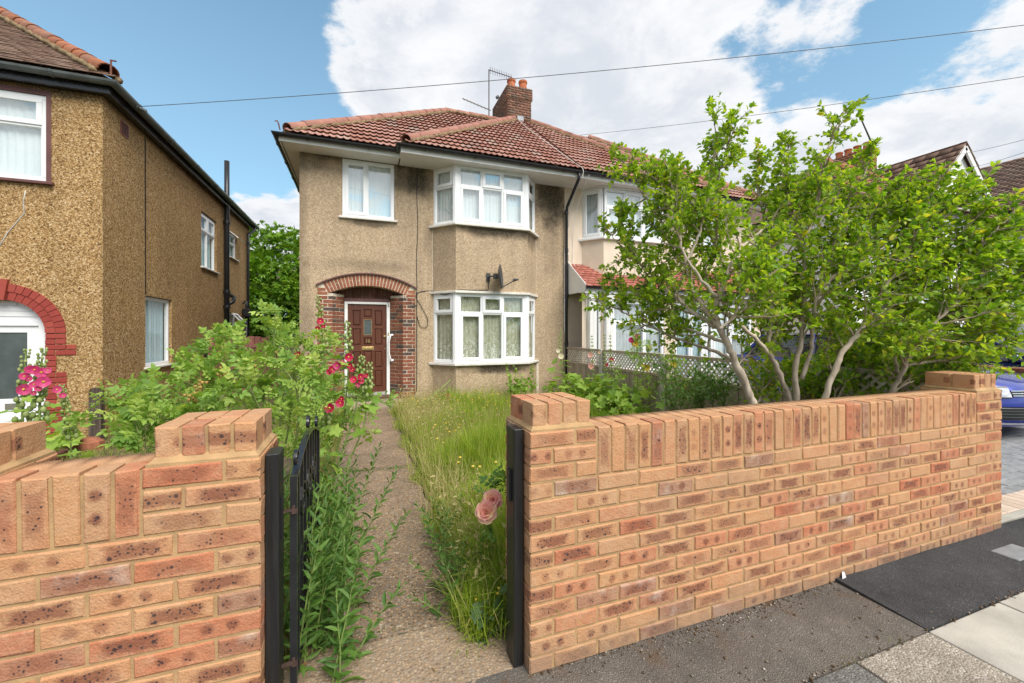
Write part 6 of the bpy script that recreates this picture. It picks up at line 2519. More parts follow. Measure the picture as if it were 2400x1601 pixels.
for _S, _fl in ((_L, False), (_R, True)):
    prev = 0
    tr = [(0, _S[0], 1), (_S[0], _S[1], 1), (_S[1], _S[2], 1), (_S[2], _S[3], 1), (_S[3], _S[4], 2), (1, _S[3], 2), (_S[4], _S[5], 2), (_S[5], _S[6], 2), (_S[6], 3, 2)]
    RAG_T += [(a, b, c) if _fl else (a, c, b) for a, b, c in tr]


def to_cam(locs):
    p = np.asarray(locs)
    zc = p[:, 0] * SY + p[:, 1] * CY
    xc = p[:, 0] * CY - p[:, 1] * SY
    return 1200 + FPX * xc / np.maximum(zc, .05), HOR - FPX * (p[:, 2] - CAM_Z) / np.maximum(zc, .05), zc


def leaves(root, tv, tt, Mx, loc, size, mat, name='foliage', n_obj=0, leaf_name='leaf'):
    """leaf meshes: the n_obj largest in view become leaf objects, the rest one mass"""
    loc = np.asarray(loc, float)
    size = np.asarray(size, float)
    sel = np.zeros(len(loc), bool)
    if n_obj:
        u, v, zc = to_cam(loc)
        px = size * FPX / zc
        px[(u < 0) | (u > 2400) | (v < 0) | (v > 1600)] = 0
        idx = np.argsort(-px)[:n_obj]
        sel[idx] = True
        mb = MB()
        mb.add(tv, tt)
        mes = mb.mesh('leaf', mat)
        for i in np.where(sel)[0]:
            o = link(leaf_name, mes, root)
            m4 = Matrix(Mx[i].tolist()).to_4x4()
            o.matrix_basis = Matrix.Translation(loc[i]) @ m4 @ Matrix.Diagonal((size[i], size[i], size[i], 1))
    k = ~sel
    V, T, ix = scatter(tv, tt, Mx[k], loc[k], size[k])
    o = tri_mesh(name, V, T, mat, root, NR.random(int(k.sum()))[ix])
    o['kind'] = 'stuff'
    return o


class Twigs:
    def __init__(s):
        s.mb = MB()
        s.loc, s.dir, s.size, s.up = [], [], [], []

    def leaf(s, p, d, sz):
        s.loc.append(tuple(p))
        s.dir.append(tuple(d))
        s.size.append(sz)

    def arrays(s, roll=.7):
        D = np.array(s.dir)
        up = np.tile([0, 0, 1.0], (len(D), 1)) + NR.normal(0, .45, (len(D), 3))
        return frames_from(D, NR.normal(0, roll, len(D)), up), np.array(s.loc), np.array(s.size)


def grow_twig(T, p, d, L, r, step, lsz, per, bend=.12, lift=.05, draw=True, spread=.9):
    n = max(3, int(L / .05))
    pts = [Vector(p)]
    d = Vector(d).normalized()
    for i in range(n):
        d = (d + rv() * bend + Vector((0, 0, lift))).normalized()
        pts.append(pts[-1] + d * (L / n))
    if draw:
        T.mb.tube(pts, [r * (1 - .75 * i / n) for i in range(n + 1)], 4, cap=False)
    q = 0.15 * L
    while q < L:
        f = q / L * n
        i = min(int(f), n - 1)
        c = pts[i].lerp(pts[i + 1], f - i)
        t = (pts[i + 1] - pts[i]).normalized()
        for _ in range(per):
            o = rv()
            o = (o - t * o.dot(t)).normalized()
            dd = (t * R.uniform(.2, .9) + o * spread + Vector((0, 0, R.uniform(-.1, .35)))).normalized()
            T.leaf(c + dd * .008, dd, lsz * R.uniform(.6, 1.15))
        q += step * R.uniform(.7, 1.3)
    for _ in range(4):
        dd = (d + rv() * .8).normalized()
        T.leaf(pts[-1], dd, lsz * R.uniform(.45, .9))
    return pts


def Z2(pts, y0, y1):
    """points read off an enlargement of the shrub; depth runs from y0 at the first to y1 at the last"""
    n = len(pts) - 1
    return [PY(1350 + x / 1.96, 200 + y / 1.96, y0 + (y1 - y0) * i / n) for i, (x, y) in enumerate(pts)]


def shrub(root, limbs, lsz, n_obj, dens=1.0, drift=Vector((.10, -.05, .12))):
    T = Twigs()
    for li, (path, r0, r1, t0, dn_, sl) in enumerate(limbs):
        P_ = smooth_path(path, 5)
        P_ = [p + rv() * (.008 if 0 < i < len(P_) - 1 else 0) for i, p in enumerate(P_)]
        P_ = P_[:max(6, int(len(P_) * .97))]
        n = len(P_)
        b = MB()
        b.tube(P_, [.80 * (r0 + (r1 - r0) * (i / (n - 1)) ** .8) * R.uniform(.90, 1.12) for i in range(n)], 8)
        b.obj('limb', M['bark'], root, smooth=True)
        ln = [0]
        for i in range(1, n):
            ln.append(ln[-1] + (P_[i] - P_[i - 1]).length)
        q = ln[-1] * t0 * .62
        while q <= ln[-1]:
            i = max(1, min(n - 1, int(np.searchsorted(ln, q))))
            f = (q - ln[i - 1]) / max(1e-6, ln[i] - ln[i - 1])
            c = P_[i - 1].lerp(P_[i], min(1, f))
            t = (P_[i] - P_[i - 1]).normalized()
            tip = q / ln[-1]
            d = (t * .65 + rv() * .95 + drift).normalized()
            L = sl * R.uniform(.35, 1.05) * (1.05 - .82 * tip)
            m_ = max(4, int(L / .07))
            pts = [c]
            dd = d
            for k in range(m_):
                dd = (dd + rv() * .16 + Vector((0, 0, .05))).normalized()
                pts.append(pts[-1] + dd * (L / m_))
            T.mb.tube(pts, [.0075 * (1 - .75 * k / m_) + .001 for k in range(m_ + 1)], 5, cap=False)
            for k in range(1, m_ + 1):
                for _ in range(2 if R.random() < .5 * dens else 1):
                    td = ((pts[k] - pts[k - 1]).normalized() * .8 + rv() * .8 + drift * .7).normalized()
                    grow_twig(T, pts[k], td, R.uniform(.07, .22) * (1.1 - .5 * tip), .0026, .032, lsz, 2 if R.random() < .3 else 1)
            q += R.uniform(.037, .082) / (dn_ * dens)
        # leader
        grow_twig(T, P_[-1], (P_[-1] - P_[-2]), R.uniform(.06, .16), .004, .024, lsz, 2)
    tw = T.mb.obj('twigs', M['twig'], root)
    tw['kind'] = 'stuff'
    Mx, loc, sz = T.arrays()
    leaves(root, HIB_V, HIB_T, Mx, loc, sz, M['hib'], 'crown', n_obj)
    return len(loc)


sb1 = thing('shrub', 'big multi-stemmed pale-barked leafy shrub rising behind the long brick wall', 'shrub', PY(1840, 960, 2.45) * Vector((1, 1, 0)).length and Vector((2.15, 2.4, GZ)))
Lb_ = []
A_base = [(828, 1560), (820, 1490), (790, 1400), (740, 1290), (700, 1200), (660, 1120), (645, 1060)]
Lb_.append((Z2(A_base + [(650, 990), (680, 910), (720, 800), (770, 740), (840, 680), (930, 590), (1030, 520), (1130, 470)], 2.35, 2.6), .046, .007, .42, 1.0, .50))
Lb_.append((Z2([(725, 1265), (650, 1230), (560, 1195), (430, 1150), (310, 1095), (210, 1040), (140, 1000), (60, 985)], 2.5, 3.5), .022, .005, .30, 1.0, .40))
Lb_.append((Z2([(690, 1180), (600, 1150), (520, 1120), (440, 1085), (350, 1010), (260, 950), (150, 880)], 2.5, 3.5), .020, .005, .28, .9, .42))
Lb_.append((Z2([(650, 1110), (560, 1060), (470, 980), (400, 920), (340, 860), (260, 790), (170, 700), (110, 620)], 2.5, 3.4), .026, .005, .35, 1.0, .45))
Lb_.append((Z2([(650, 1100), (600, 1040), (555, 970), (525, 900), (500, 820), (455, 740), (400, 640), (330, 530), (250, 430), (130, 385)], 2.45, 3.3), .026, .005, .40, 1.0, .48))
Lb_.append((Z2([(648, 975), (590, 910), (540, 840), (490, 760), (470, 660), (455, 540), (430, 400), (410, 350)], 2.45, 2.9), .020, .005, .40, 1.0, .45))
Lb_.append((Z2([(500, 820), (560, 700), (600, 560), (628, 420), (635, 300), (640, 180), (625, 95)], 2.6, 2.7), .014, .004, .35, .8, .30))
Lb_.append((Z2([(640, 480), (680, 330), (720, 220), (745, 150)], 2.65, 2.55), .008, .003, .3, .9, .26))
B_base = [(1000, 1550), (990, 1470), (960, 1380), (905, 1260), (890, 1200)]
Lb_.append((Z2(B_base + [(890, 1100), (900, 1000), (905, 880), (880, 760), (870, 640), (840, 500), (830, 380), (845, 270)], 2.5, 2.75), .036, .005, .42, 1.0, .45))
Lb_.append((Z2([(890, 1240), (800, 1140), (720, 1080), (660, 1020), (600, 900), (580, 800), (540, 640), (520, 480), (510, 400)], 2.5, 3.0), .024, .005, .40, .9, .45))
C_base = [(1005, 1550), (1010, 1440), (1005, 1330), (1030, 1180), (1040, 1060)]
Lb_.append((Z2(C_base + [(1060, 900), (1050, 760), (1090, 610), (1120, 470), (1150, 320), (1200, 190), (1240, 95)], 2.5, 2.35), .036, .004, .42, .9, .40))
Lb_.append((Z2([(1035, 1350), (1080, 1200), (1090, 1100), (1110, 980), (1180, 880), (1300, 820), (1420, 740), (1550, 650), (1700, 560), (1790, 470)], 2.5, 1.95), .024, .005, .38, 1.1, .46))
Lb_.append((Z2([(1050, 780), (1000, 640), (960, 500), (970, 360), (975, 260)], 2.45, 2.7), .013, .004, .3, 1.0, .40))
D_base = [(1135, 1540), (1140, 1460), (1180, 1330), (1230, 1220), (1300, 1130), (1365, 1030)]
Lb_.append((Z2(D_base + [(1400, 960), (1480, 840), (1540, 710), (1600, 600), (1640, 490), (1690, 390)], 2.3, 1.95), .036, .005, .45, 1.1, .48))
Lb_.append((Z2([(1365, 1030), (1450, 880), (1560, 740), (1660, 640), (1780, 520), (1880, 430)], 2.25, 1.85), .022, .004, .3, 1.1, .46))
Lb_.append((Z2([(1090, 1000), (1160, 800), (1250, 560), (1320, 420), (1365, 310)], 2.45, 2.2), .018, .004, .35, 1.1, .42))
Lb_.append((Z2([(1180, 880), (1250, 760), (1350, 600), (1440, 490), (1490, 420)], 2.4, 2.1), .016, .004, .25, 1.1, .44))
Lb_.append((Z2([(905, 900), (980, 760), (1060, 640), (1180, 480), (1250, 420)], 2.6, 2.6), .014, .004, .2, 1.0, .42))
for pts_, ya, yb, r_ in (([(1290, 1140), (1450, 980), (1600, 870), (1780, 770), (1950, 700), (2080, 650)], 2.35, 1.75, .018), ([(1370, 1020), (1500, 930), (1650, 800), (1790, 660), (1900, 560)], 2.3, 1.75, .016),
                     ([(1100, 1000), (1250, 860), (1400, 690), (1490, 590), (1550, 510)], 2.5, 2.1, .016), ([(1040, 1060), (1120, 900), (1250, 700), (1380, 560), (1480, 490)], 2.6, 2.3, .016),
                     ([(700, 860), (640, 740), (560, 600), (430, 480), (310, 400), (200, 350)], 2.6, 3.1, .014), ([(560, 1060), (430, 1000), (330, 880), (230, 700), (190, 540)], 2.8, 3.4, .012),
                     ([(660, 1120), (760, 1040), (830, 930), (860, 800), (940, 700)], 2.3, 2.2, .012), ([(890, 1200), (960, 1100), (990, 980), (1020, 860)], 2.6, 2.6, .010), ([(740, 1290), (810, 1220), (860, 1120), (840, 1000)], 2.7, 2.9, .010), ([(1180, 1330), (1150, 1220), (1180, 1120), (1240, 1000), (1270, 880)], 2.5, 2.5, .010)):
    Lb_.append((Z2(pts_, ya, yb), r_, .004, .2, 1.1, .44))
n1 = shrub(sb1, Lb_, .054, 300)
sb2 = thing('shrub', 'denser leafy shrub at the right end of the brick wall, leaning towards the blue car', 'shrub', (3.1, 2.3, GZ))
Le = []
E_base = [(1400, 1520), (1440, 1430), (1490, 1340)]
Le.append((Z2(E_base + [(1540, 1230), (1600, 1150), (1680, 1060), (1800, 940), (1900, 840), (2030, 720)], 2.2, 1.65), .032, .005, .40, 1.25, .50))
Le.append((Z2([(1490, 1340), (1460, 1240), (1460, 1100), (1475, 960), (1500, 820), (1560, 680), (1620, 560)], 2.2, 2.2), .020, .004, .30, 1.15, .46))
Le.append((Z2([(1540, 1230), (1650, 1180), (1770, 1140), (1900, 1110), (2010, 1080), (2090, 1060)], 2.15, 1.65), .018, .004, .2, 1.3, .42))
Le.append((Z2([(1520, 1290), (1620, 1270), (1740, 1250), (1860, 1230), (1960, 1190), (2040, 1170)], 2.15, 1.75), .015, .004, .15, 1.3, .36))
Le.append((Z2([(1680, 1060), (1760, 900), (1850, 760), (1950, 640), (2060, 560)], 2.0, 1.65), .016, .004, .2, 1.2, .46))
Le.append((Z2([(1440, 1430), (1520, 1370), (1620, 1330), (1720, 1310), (1800, 1290)], 2.25, 1.95), .012, .004, .15, 1.1, .30))
Le.append((Z2([(1190, 1480), (1240, 1370), (1320, 1290), (1420, 1230), (1500, 1150)], 2.6, 2.7), .014, .004, .15, 1.5, .40))
Le.append((Z2([(1300, 1480), (1330, 1360), (1370, 1230), (1420, 1100), (1500, 960), (1600, 860)], 2.6, 2.6), .014, .004, .10, 1.5, .42))
Le.append((Z2([(1560, 1470), (1640, 1380), (1720, 1340), (1760, 1320)], 2.4, 2.3), .010, .004, .1, 1.1, .28))
Le.append((Z2([(1300, 1440), (1260, 1320), (1200, 1220), (1180, 1120), (1240, 1020)], 2.8, 2.9), .010, .004, .2, 1.2, .34))
for pts_, ya, yb in (([(1600, 1150), (1750, 1050), (1880, 980), (2050, 900)], 2.1, 1.7), ([(1680, 1060), (1800, 1020), (1950, 960), (2080, 800)], 2.0, 1.65),
                     ([(1180, 1500), (1200, 1400), (1260, 1320), (1340, 1300), (1420, 1330)], 2.7, 2.9), ([(1260, 1500), (1300, 1400), (1380, 1340), (1480, 1310), (1560, 1260)], 2.7, 2.8),
                     ([(1360, 1500), (1400, 1380), (1480, 1230), (1560, 1120), (1640, 1020)], 2.6, 2.7), ([(1230, 1500), (1220, 1400), (1260, 1250), (1330, 1150), (1380, 1080)], 2.9, 3.0),
                     ([(1480, 1500), (1560, 1400), (1660, 1290), (1760, 1220), (1860, 1150)], 2.5, 2.3), ([(1080, 1500), (1100, 1420), (1150, 1360), (1200, 1330)], 2.9, 3.0)):
    Le.append((Z2(pts_, ya, yb), .012, .004, .12, 1.7, .36))
for pts_, ya, yb in (([(820, 1500), (860, 1400), (930, 1330), (1000, 1290)], 2.9, 3.0), ([(1000, 1500), (1060, 1400), (1130, 1310), (1180, 1220)], 3.0, 3.2), ([(1130, 1480), (1190, 1350), (1290, 1260), (1400, 1180), (1500, 1100)], 2.9, 3.0),
                     ([(1420, 1480), (1520, 1320), (1640, 1240), (1760, 1180)], 2.4, 2.3), ([(1440, 1480), (1560, 1420), (1680, 1380), (1780, 1350)], 2.3, 2.1)):
    Le.append((Z2(pts_, ya, yb), .010, .004, .10, 1.8, .38))
print('leaves', n1)
n2 = shrub(sb2, Le, .058, 260, drift=Vector((.30, -.06, .14)))


# ---- climbing rose bush on the left
def cane_bush(root, canes, tv, tt, mat, lsz, sub, n_obj, cane_mat, twig=.2, spread=.9, r=.007):
    T = Twigs()
    for path, dens in canes:
        P_ = smooth_path(path, 5)
        n = len(P_)
        b = MB()
        b.tube(P_, [r * (1 - .6 * i / n) for i in range(n)], 6)
        b.obj('cane', cane_mat, root, smooth=True)
        L = sum((P_[i + 1] - P_[i]).length for i in range(n - 1))
        k = int(L / .055 * dens)
        for q in range(k):
            f = (.22 + .78 * q / k) * (n - 1)
            i = min(int(f), n - 2)
            c = P_[i].lerp(P_[i + 1], f - i)
            t = (P_[i + 1] - P_[i]).normalized()
            if R.random() < sub:
                d = (t * .6 + rv() * .8 + Vector((0, 0, .4))).normalized()
                grow_twig(T, c, d, R.uniform(.5, 1.2) * twig, .003, .05, lsz, 1, spread=spread)
            else:
                o = rv()
                d = (t * .3 + o + Vector((0, 0, .35))).normalized()
                T.leaf(c, d, lsz * R.uniform(.7, 1.15))
        for _ in range(4):
            T.leaf(P_[-1], ((P_[-1] - P_[-2]).normalized() + rv() * .7), lsz * R.uniform(.5, .8))
    tw = T.mb.obj('twigs', cane_mat, root)
    tw['kind'] = 'stuff'
    Mx, loc, sz = T.arrays(.5)
    leaves(root, tv, tt, Mx, loc, sz, mat, 'foliage', n_obj, 'leaf')
    return len(loc)


def W(pts, y0, y1):
    n = len(pts) - 1
    return [PY(u, v, y0 + (y1 - y0) * i / n) for i, (u, v) in enumerate(pts)]


rb = thing('rose_bush', 'large arching pale green rose bush behind the left brick pier', 'rose bush', (-.95, 3.0, GZ))
canes = [
    (W([(590, 1190), (540, 1020), (470, 930), (380, 905), (325, 930), (285, 960)], 2.9, 2.5), 1.3),
    (W([(600, 1190), (540, 980), (480, 890), (420, 860), (350, 885), (300, 905)], 3.0, 2.8), 1.3),
    (W([(610, 1190), (580, 960), (530, 870), (480, 835), (440, 838)], 3.0, 3.0), 1.5),
    (W([(620, 1190), (620, 950), (590, 850), (550, 810), (500, 820)], 3.1, 3.1), 1.5),
    (W([(630, 1190), (660, 960), (650, 870), (642, 800), (645, 735)], 3.1, 3.1), 1.1),
    (W([(640, 1190), (680, 980), (690, 870), (670, 800), (650, 790)], 3.1, 3.3), 1.4),
    (W([(650, 1190), (720, 990), (750, 890), (770, 830), (780, 790)], 3.6, 4.4), 1.3),
    (W([(655, 1190), (730, 1010), (790, 940), (850, 935), (905, 945)], 3.6, 4.4), 1.3),
    (W([(660, 1190), (730, 1050), (780, 1000), (830, 985), (845, 1010)], 3.4, 4.0), 1.3),
    (W([(640, 1190), (600, 1050), (520, 990), (430, 990), (365, 1010), (330, 1030)], 2.8, 2.4), 1.3),
    (W([(620, 1190), (560, 1040), (500, 960), (450, 930), (400, 960)], 2.8, 2.6), 1.3),
    (W([(650, 1190), (640, 1050), (600, 940), (560, 900), (510, 900)], 2.7, 2.5), 1.5),
    (W([(665, 1190), (690, 1060), (700, 960), (690, 900), (660, 860)], 2.7, 2.7), 1.5),
    (W([(670, 1190), (720, 1080), (740, 1000), (740, 930), (720, 890)], 2.8, 3.0), 1.5),
    (W([(600, 1190), (660, 1020), (720, 940), (770, 920), (820, 910)], 3.8, 4.4), 1.3),
    (W([(640, 1190), (600, 1000), (620, 900), (650, 830), (690, 800), (720, 810)], 3.3, 3.5), 1.3),
    (W([(590, 1190), (500, 1040), (420, 950), (360, 950), (320, 975)], 2.7, 2.4), 1.2),
]
canes = [([p + Vector((0, 0, -.085)) if to_cam([p])[0][0] < 540 and p.z > .35 else p for p in c_], d_) for c_, d_ in canes]
cane_bush(rb, canes, ROSE_V, ROSE_T, M['rose'], .125, .38, 300, M['cane'], twig=.13)
# clusters of spent buds
hb = []
for (u, v, Y) in ((470, 905, 2.6), (465, 915, 2.6), (560, 880, 2.8), (565, 890, 2.8), (655, 835, 3.0), (520, 870, 2.8), (450, 930, 2.5), (720, 830, 3.3), (585, 860, 2.8)):
    for _ in range(7):
        p = PY(u, v, Y) + rv() * .03
        hb.append((p, I3, (.012, .012, .016)))
boxes_joined('rose_hips', hb, simple('spent rose bud', (.30, .20, .05), .7, .3, 30), rb)


# ---- flowers
def bloom(root, p, face, r, mat, name='flower', petals=5, eye=None, layers=1, ruffle=.05, cup=.28):
    """a flower with broad overlapping petals facing the direction given"""
    face = Vector(face).normalized()
    q = face.to_track_quat('Z', 'Y').to_matrix().to_4x4()
    b = MB()
    for ly in range(layers):
        rr = r * (1 - .22 * ly)
        off = ly * .5
        for k in range(petals):
            a0 = 2 * PI * (k + off) / petals
            w_ = 2 * PI / petals * 1.02
            vs = [(0, 0, -.02 * r + ly * .12 * r)]
            m_ = 6
            for i in range(m_ + 1):
                a = a0 + w_ * (2 * i / m_ - 1) * .62
                for fr in (.55, 1.0):
                    rad = rr * fr * (1 - .10 * abs(2 * i / m_ - 1) ** 2)
                    z = (cup + .28 * ly) * rad * fr + ruffle * rr * fr * math.sin(3 * a + k * 2.1 + i) + .02 * rr * (k % 2)
                    vs.append((rad * math.cos(a), rad * math.sin(a), z))
            fs = []
            for i in range(m_):
                fs.append((0, 1 + 2 * i, 3 + 2 * i))
                fs.append((1 + 2 * i, 2 + 2 * i, 4 + 2 * i, 3 + 2 * i))
            b.add(vs, fs)
    me = b.mesh(name, mat, smooth=True)
    o = link(name, me, root)
    o.matrix_basis = Matrix.Translation(p) @ q @ Matrix.Rotation(R.uniform(0, 6), 4, 'Z')
    if eye:
        c = MB()
        c.lathe((0, 0, 0), [(0, .28 * r), (.10 * r, .24 * r), (.16 * r, .08 * r), (.22 * r, .02 * r), (0, -.01 * r)], 10)
        e = link('flower_centre', c.mesh('flower_centre', eye, smooth=True), o)
        e.matrix_parent_inverse = Matrix.Identity(4)
    return o


CAMV = Vector((0, 0, CAM_Z))
EYE = M['yellow_petal']


def hollyhock(root, stem, n_leaf, leaf_sz, flowers, bud_frac=.45, r=.008, lf0=0.05, lf1=.6, mat=None):
    P_ = smooth_path(stem, 6)
    n = len(P_)
    b = MB()
    b.tube(P_, [r * (1 - .65 * i / n) for i in range(n)], 7)
    b.obj('stem', M['stem'], root, smooth=True)
    T = Twigs()
    for k in range(n_leaf):
        f = (lf0 + (lf1 - lf0) * (k + R.random()) / n_leaf)
        c = P_[min(n - 1, int(f * (n - 1)))]
        a = k * 2.4 + R.uniform(-.4, .4)
        d = Vector((math.cos(a), math.sin(a), R.uniform(.05, .45))).normalized()
        s = leaf_sz * (1.15 - .75 * f) * R.uniform(.75, 1.15)
        e = c + d * s * .7
        T.mb.tube([c, c.lerp(e, .5) + Vector((0, 0, .01)), e], .0022, 4, cap=False)
        T.leaf(e, (d + Vector((0, 0, -.35))).normalized(), s)
    # small leaves and buds up the spike
    bd = []
    k = 0
    q = 1 - bud_frac
    while q < 1.0:
        c = P_[min(n - 1, int(q * (n - 1)))]
        a = k * 2.4
        d = Vector((math.cos(a), math.sin(a), .5)).normalized()
        s = (.020 * (1.25 - q) / .5 + .006)
        bd.append((c + d * (s * .9 + .006), np.array(Matrix.Rotation(a, 3, 'Z')), (s, s, s * 1.3)))
        if q < .85:
            T.leaf(c, (d + Vector((0, 0, .2))).normalized(), .035 * R.uniform(.6, 1.1))
        k += 1
        q += .016
    V, TT, ix = scatter(BUDV, BUDT, np.array([i[1] for i in bd]), np.array([i[0] for i in bd]), np.array([i[2] for i in bd]))
    o = tri_mesh('buds', V, TT, M['bud'], root, NR.random(len(bd))[ix], smooth=True)
    o['kind'] = 'stuff'
    if T.mb.v:
        o = T.mb.obj('leaf_stalks', M['stem'], root)
        o['kind'] = 'stuff'
    Mx, loc, sz = T.arrays(.3)
    leaves(root, MAL_V, MAL_T, Mx, loc, sz, mat or M['holly'], 'foliage', min(14, len(loc) // 2))
    for (p, rad, m_, *fc) in flowers:
        f = Vector(fc[0]) if fc else (CAMV - Vector(p)).normalized() + Vector((R.uniform(-.35, .35), R.uniform(-.2, .2), R.uniform(-.15, .2)))
        bloom(root, p, f, rad, M[m_], eye=EYE)


_bud = []
for lat in (-.5, 0, .5):
    for k in range(6):
        a = 2 * PI * k / 6
        _bud.append((math.cos(a) * math.cos(lat * 1.6) * .5, math.sin(a) * math.cos(lat * 1.6) * .5, math.sin(lat * 1.6) * .5))
BUDV = np.array(_bud + [(0, 0, -.5), (0, 0, .55)])
BUDT = []
for j in range(2):
    for k in range(6):
        k2 = (k + 1) % 6
        BUDT += [(j * 6 + k, j * 6 + k2, (j + 1) * 6 + k2), (j * 6 + k, (j + 1) * 6 + k2, (j + 1) * 6 + k)]
BUDT += [(18, (k + 1) % 6, k) for k in range(6)] + [(19, 12 + k, 12 + (k + 1) % 6) for k in range(6)]
BUDT = np.array(BUDT)

HG = 'hollyhocks in flower'
HYs = 3.7


def hh(label, stem, Y, flowers, n_leaf=16, leaf_sz=.13, **kw):
    base = PY(*stem[0], Y)
    st_ = [PY(u, v, Y) for u, v in stem]
    g0 = Vector((min(st_[0].x, -.33) if Y == HYs or abs(Y - HYs) < .5 else st_[0].x, st_[0].y, GZ))
    t = thing('hollyhock', label, 'hollyhock', g0, HG)
    hollyhock(t, [g0] + st_ if st_[0].z > .05 else st_, n_leaf, leaf_sz, [(PY(u, v, Y - .06), r_ * (.70 if abs(Y - HYs) < .5 and u > 600 else (.8 if u < 130 else 1)), m_) for u, v, r_, m_ in flowers], **kw)
    return t


hh('tallest hollyhock spike left of the brown door with small crimson flowers', [(772, 1010), (765, 900), (757, 800), (750, 740), (746, 692)], HYs,
   [(751, 752, .038, 'red_petal'), (744, 770, .030, 'red_petal'), (758, 765, .024, 'red_petal'), (746, 790, .022, 'red_petal')])
hh('hollyhock spike in front of the door frame with one round red and pink flowers', [(800, 1010), (812, 920), (817, 840), (815, 790), (814, 752)], HYs - .1,
   [(817, 837, .048, 'red_petal'), (790, 857, .044, 'pink_petal'), (803, 852, .034, 'pink_petal'), (778, 866, .040, 'red_petal'), (820, 858, .034, 'red_petal'), (826, 866, .03, 'red_petal'), (771, 872, .03, 'red_petal')])
hh('hollyhock with deep red flowers low in front of the brown door', [(815, 1020), (835, 950), (842, 900), (846, 860), (849, 835)], HYs - .2,
   [(845, 884, .040, 'red_petal'), (829, 890, .040, 'red_petal'), (846, 893, .034, 'red_petal'), (838, 903, .026, 'pink_petal'), (858, 880, .026, 'red_petal')])
hh('thin hollyhock spike of green buds nearest the middle of the door', [(845, 1020), (858, 940), (864, 890), (866, 850)], HYs - .2, [], n_leaf=10, leaf_sz=.10)
hh('hollyhock with single red flower in front of the pale board fence', [(712, 1020), (705, 930), (700, 860), (697, 815)], HYs,
   [(699, 832, .042, 'red_petal'), (679, 867, .034, 'red_petal'), (694, 850, .022, 'red_petal')], n_leaf=12)
hh('hollyhock with crimson flowers hanging over the path edge', [(740, 1100), (755, 1020), (768, 975), (775, 935)], HYs - .4,
   [(772, 956, .050, 'red_petal'), (797, 945, .044, 'red_petal'), (741, 873, .034, 'red_petal'), (800, 935, .03, 'red_petal')], n_leaf=16, leaf_sz=.16)
HL = 3.95
HLS = .82
hh('pink hollyhock in front of the white door, left spike', [(50, 1060), (52, 1000), (55, 930), (58, 870), (62, 818)], HL,
   [(55, 913, .050, 'pink_petal'), (57, 882, .034, 'pink_petal'), (70, 866, .036, 'pink_petal'), (67, 888, .024, 'pink_petal')], n_leaf=14, leaf_sz=.13, bud_frac=.6, r=.011)
hh('pink hollyhock in front of the white door, right spike with most flowers', [(92, 1060), (93, 990), (94, 920), (97, 860), (101, 816)], HL - .1,
   [(102, 895, .048, 'pink_petal'), (97, 873, .044, 'pink_petal'), (81, 867, .040, 'pink_petal'), (112, 868, .028, 'pink_petal'), (79, 901, .030, 'pink_petal'), (90, 911, .026, 'pink_petal'), (79, 921, .02, 'pink_petal')], n_leaf=16, leaf_sz=.13, bud_frac=.6, r=.011)
hh('small pale budded hollyhock by the red quoins', [(166, 1040), (158, 985), (150, 935), (143, 902)], 5.2,
   [(133, 913, .034, 'pink_petal'), (147, 927, .026, 'pink_petal')], n_leaf=14, leaf_sz=.14, bud_frac=.7)
t = thing('weed_clump', 'clump of broad green leaves growing at the foot of the red quoins', 'weeds', PZ(150, 1075, GZ))
T = Twigs()
for _ in range(60):
    p = PZ(160 + R.uniform(-30, 32), 1070 + R.uniform(-12, 4), GZ) + Vector((0, 0, R.uniform(.03, .28)))
    T.leaf(p, rv() + Vector((0, -.3, .3)), R.uniform(.06, .15))
Mx, loc, sz = T.arrays(.3)
leaves(t, MAL_V, MAL_T, Mx, loc, sz, M['holly'], 'foliage', 12)
for u, v in ((146, 1046), (171, 1043)):
    bloom(t, PZ(u, 1070, GZ) + Vector((0, -.05, .12)), (0, -1, .4), .02, M['pink_petal'])
t = thing('maple_seedling', 'bright yellow-green lobed leaf poking up behind the left wall', 'seedling', PZ(118, 1075, GZ))
T = Twigs()
for (u, v, s) in ((122, 1030, .16), (130, 1012, .10), (108, 1005, .06), (112, 1085, .07), (150, 1022, .08)):
    T.leaf(PY(u, v + 8, 3.6), Vector((.2, -.8, -.1)) + rv() * .3, s)
Mx, loc, sz = T.arrays(.2)
leaves(t, MAL_V, MAL_T, Mx, loc, sz, M['holly'], 'foliage', 5)

# fence-side hollyhocks and roses
for lab, stem, Y, fl, nl in (
        ('pale-flowered hollyhock against the party wall end of the trellis', [(1322, 950), (1320, 900), (1314, 850), (1312, 800), (1316, 772)], 7.2, [(1315, 835, .055, 'cream_petal'), (1308, 822, .04, 'cream_petal')], 22),
        ('hollyhock spike in front of the first trellis panel, pale pink flowers', [(1385, 950), (1388, 890), (1388, 830), (1387, 785)], 6.6, [(1384, 832, .05, 'pale_petal'), (1386, 858, .055, 'pale_petal'), (1405, 826, .03, 'pale_petal')], 22),
        ('hollyhock spike beside the second concrete post with a small red flower', [(1420, 960), (1420, 890), (1417, 830), (1417, 782)], 6.3, [(1433, 844, .045, 'red_petal'), (1422, 855, .03, 'red_petal')], 22),
        ('thin green hollyhock spike between the trellis posts', [(1440, 960), (1436, 890), (1431, 830), (1430, 784)], 6.1, [], 20)):
    hh(lab, stem, Y, fl, n_leaf=nl, leaf_sz=.24, bud_frac=.42, lf1=.55)
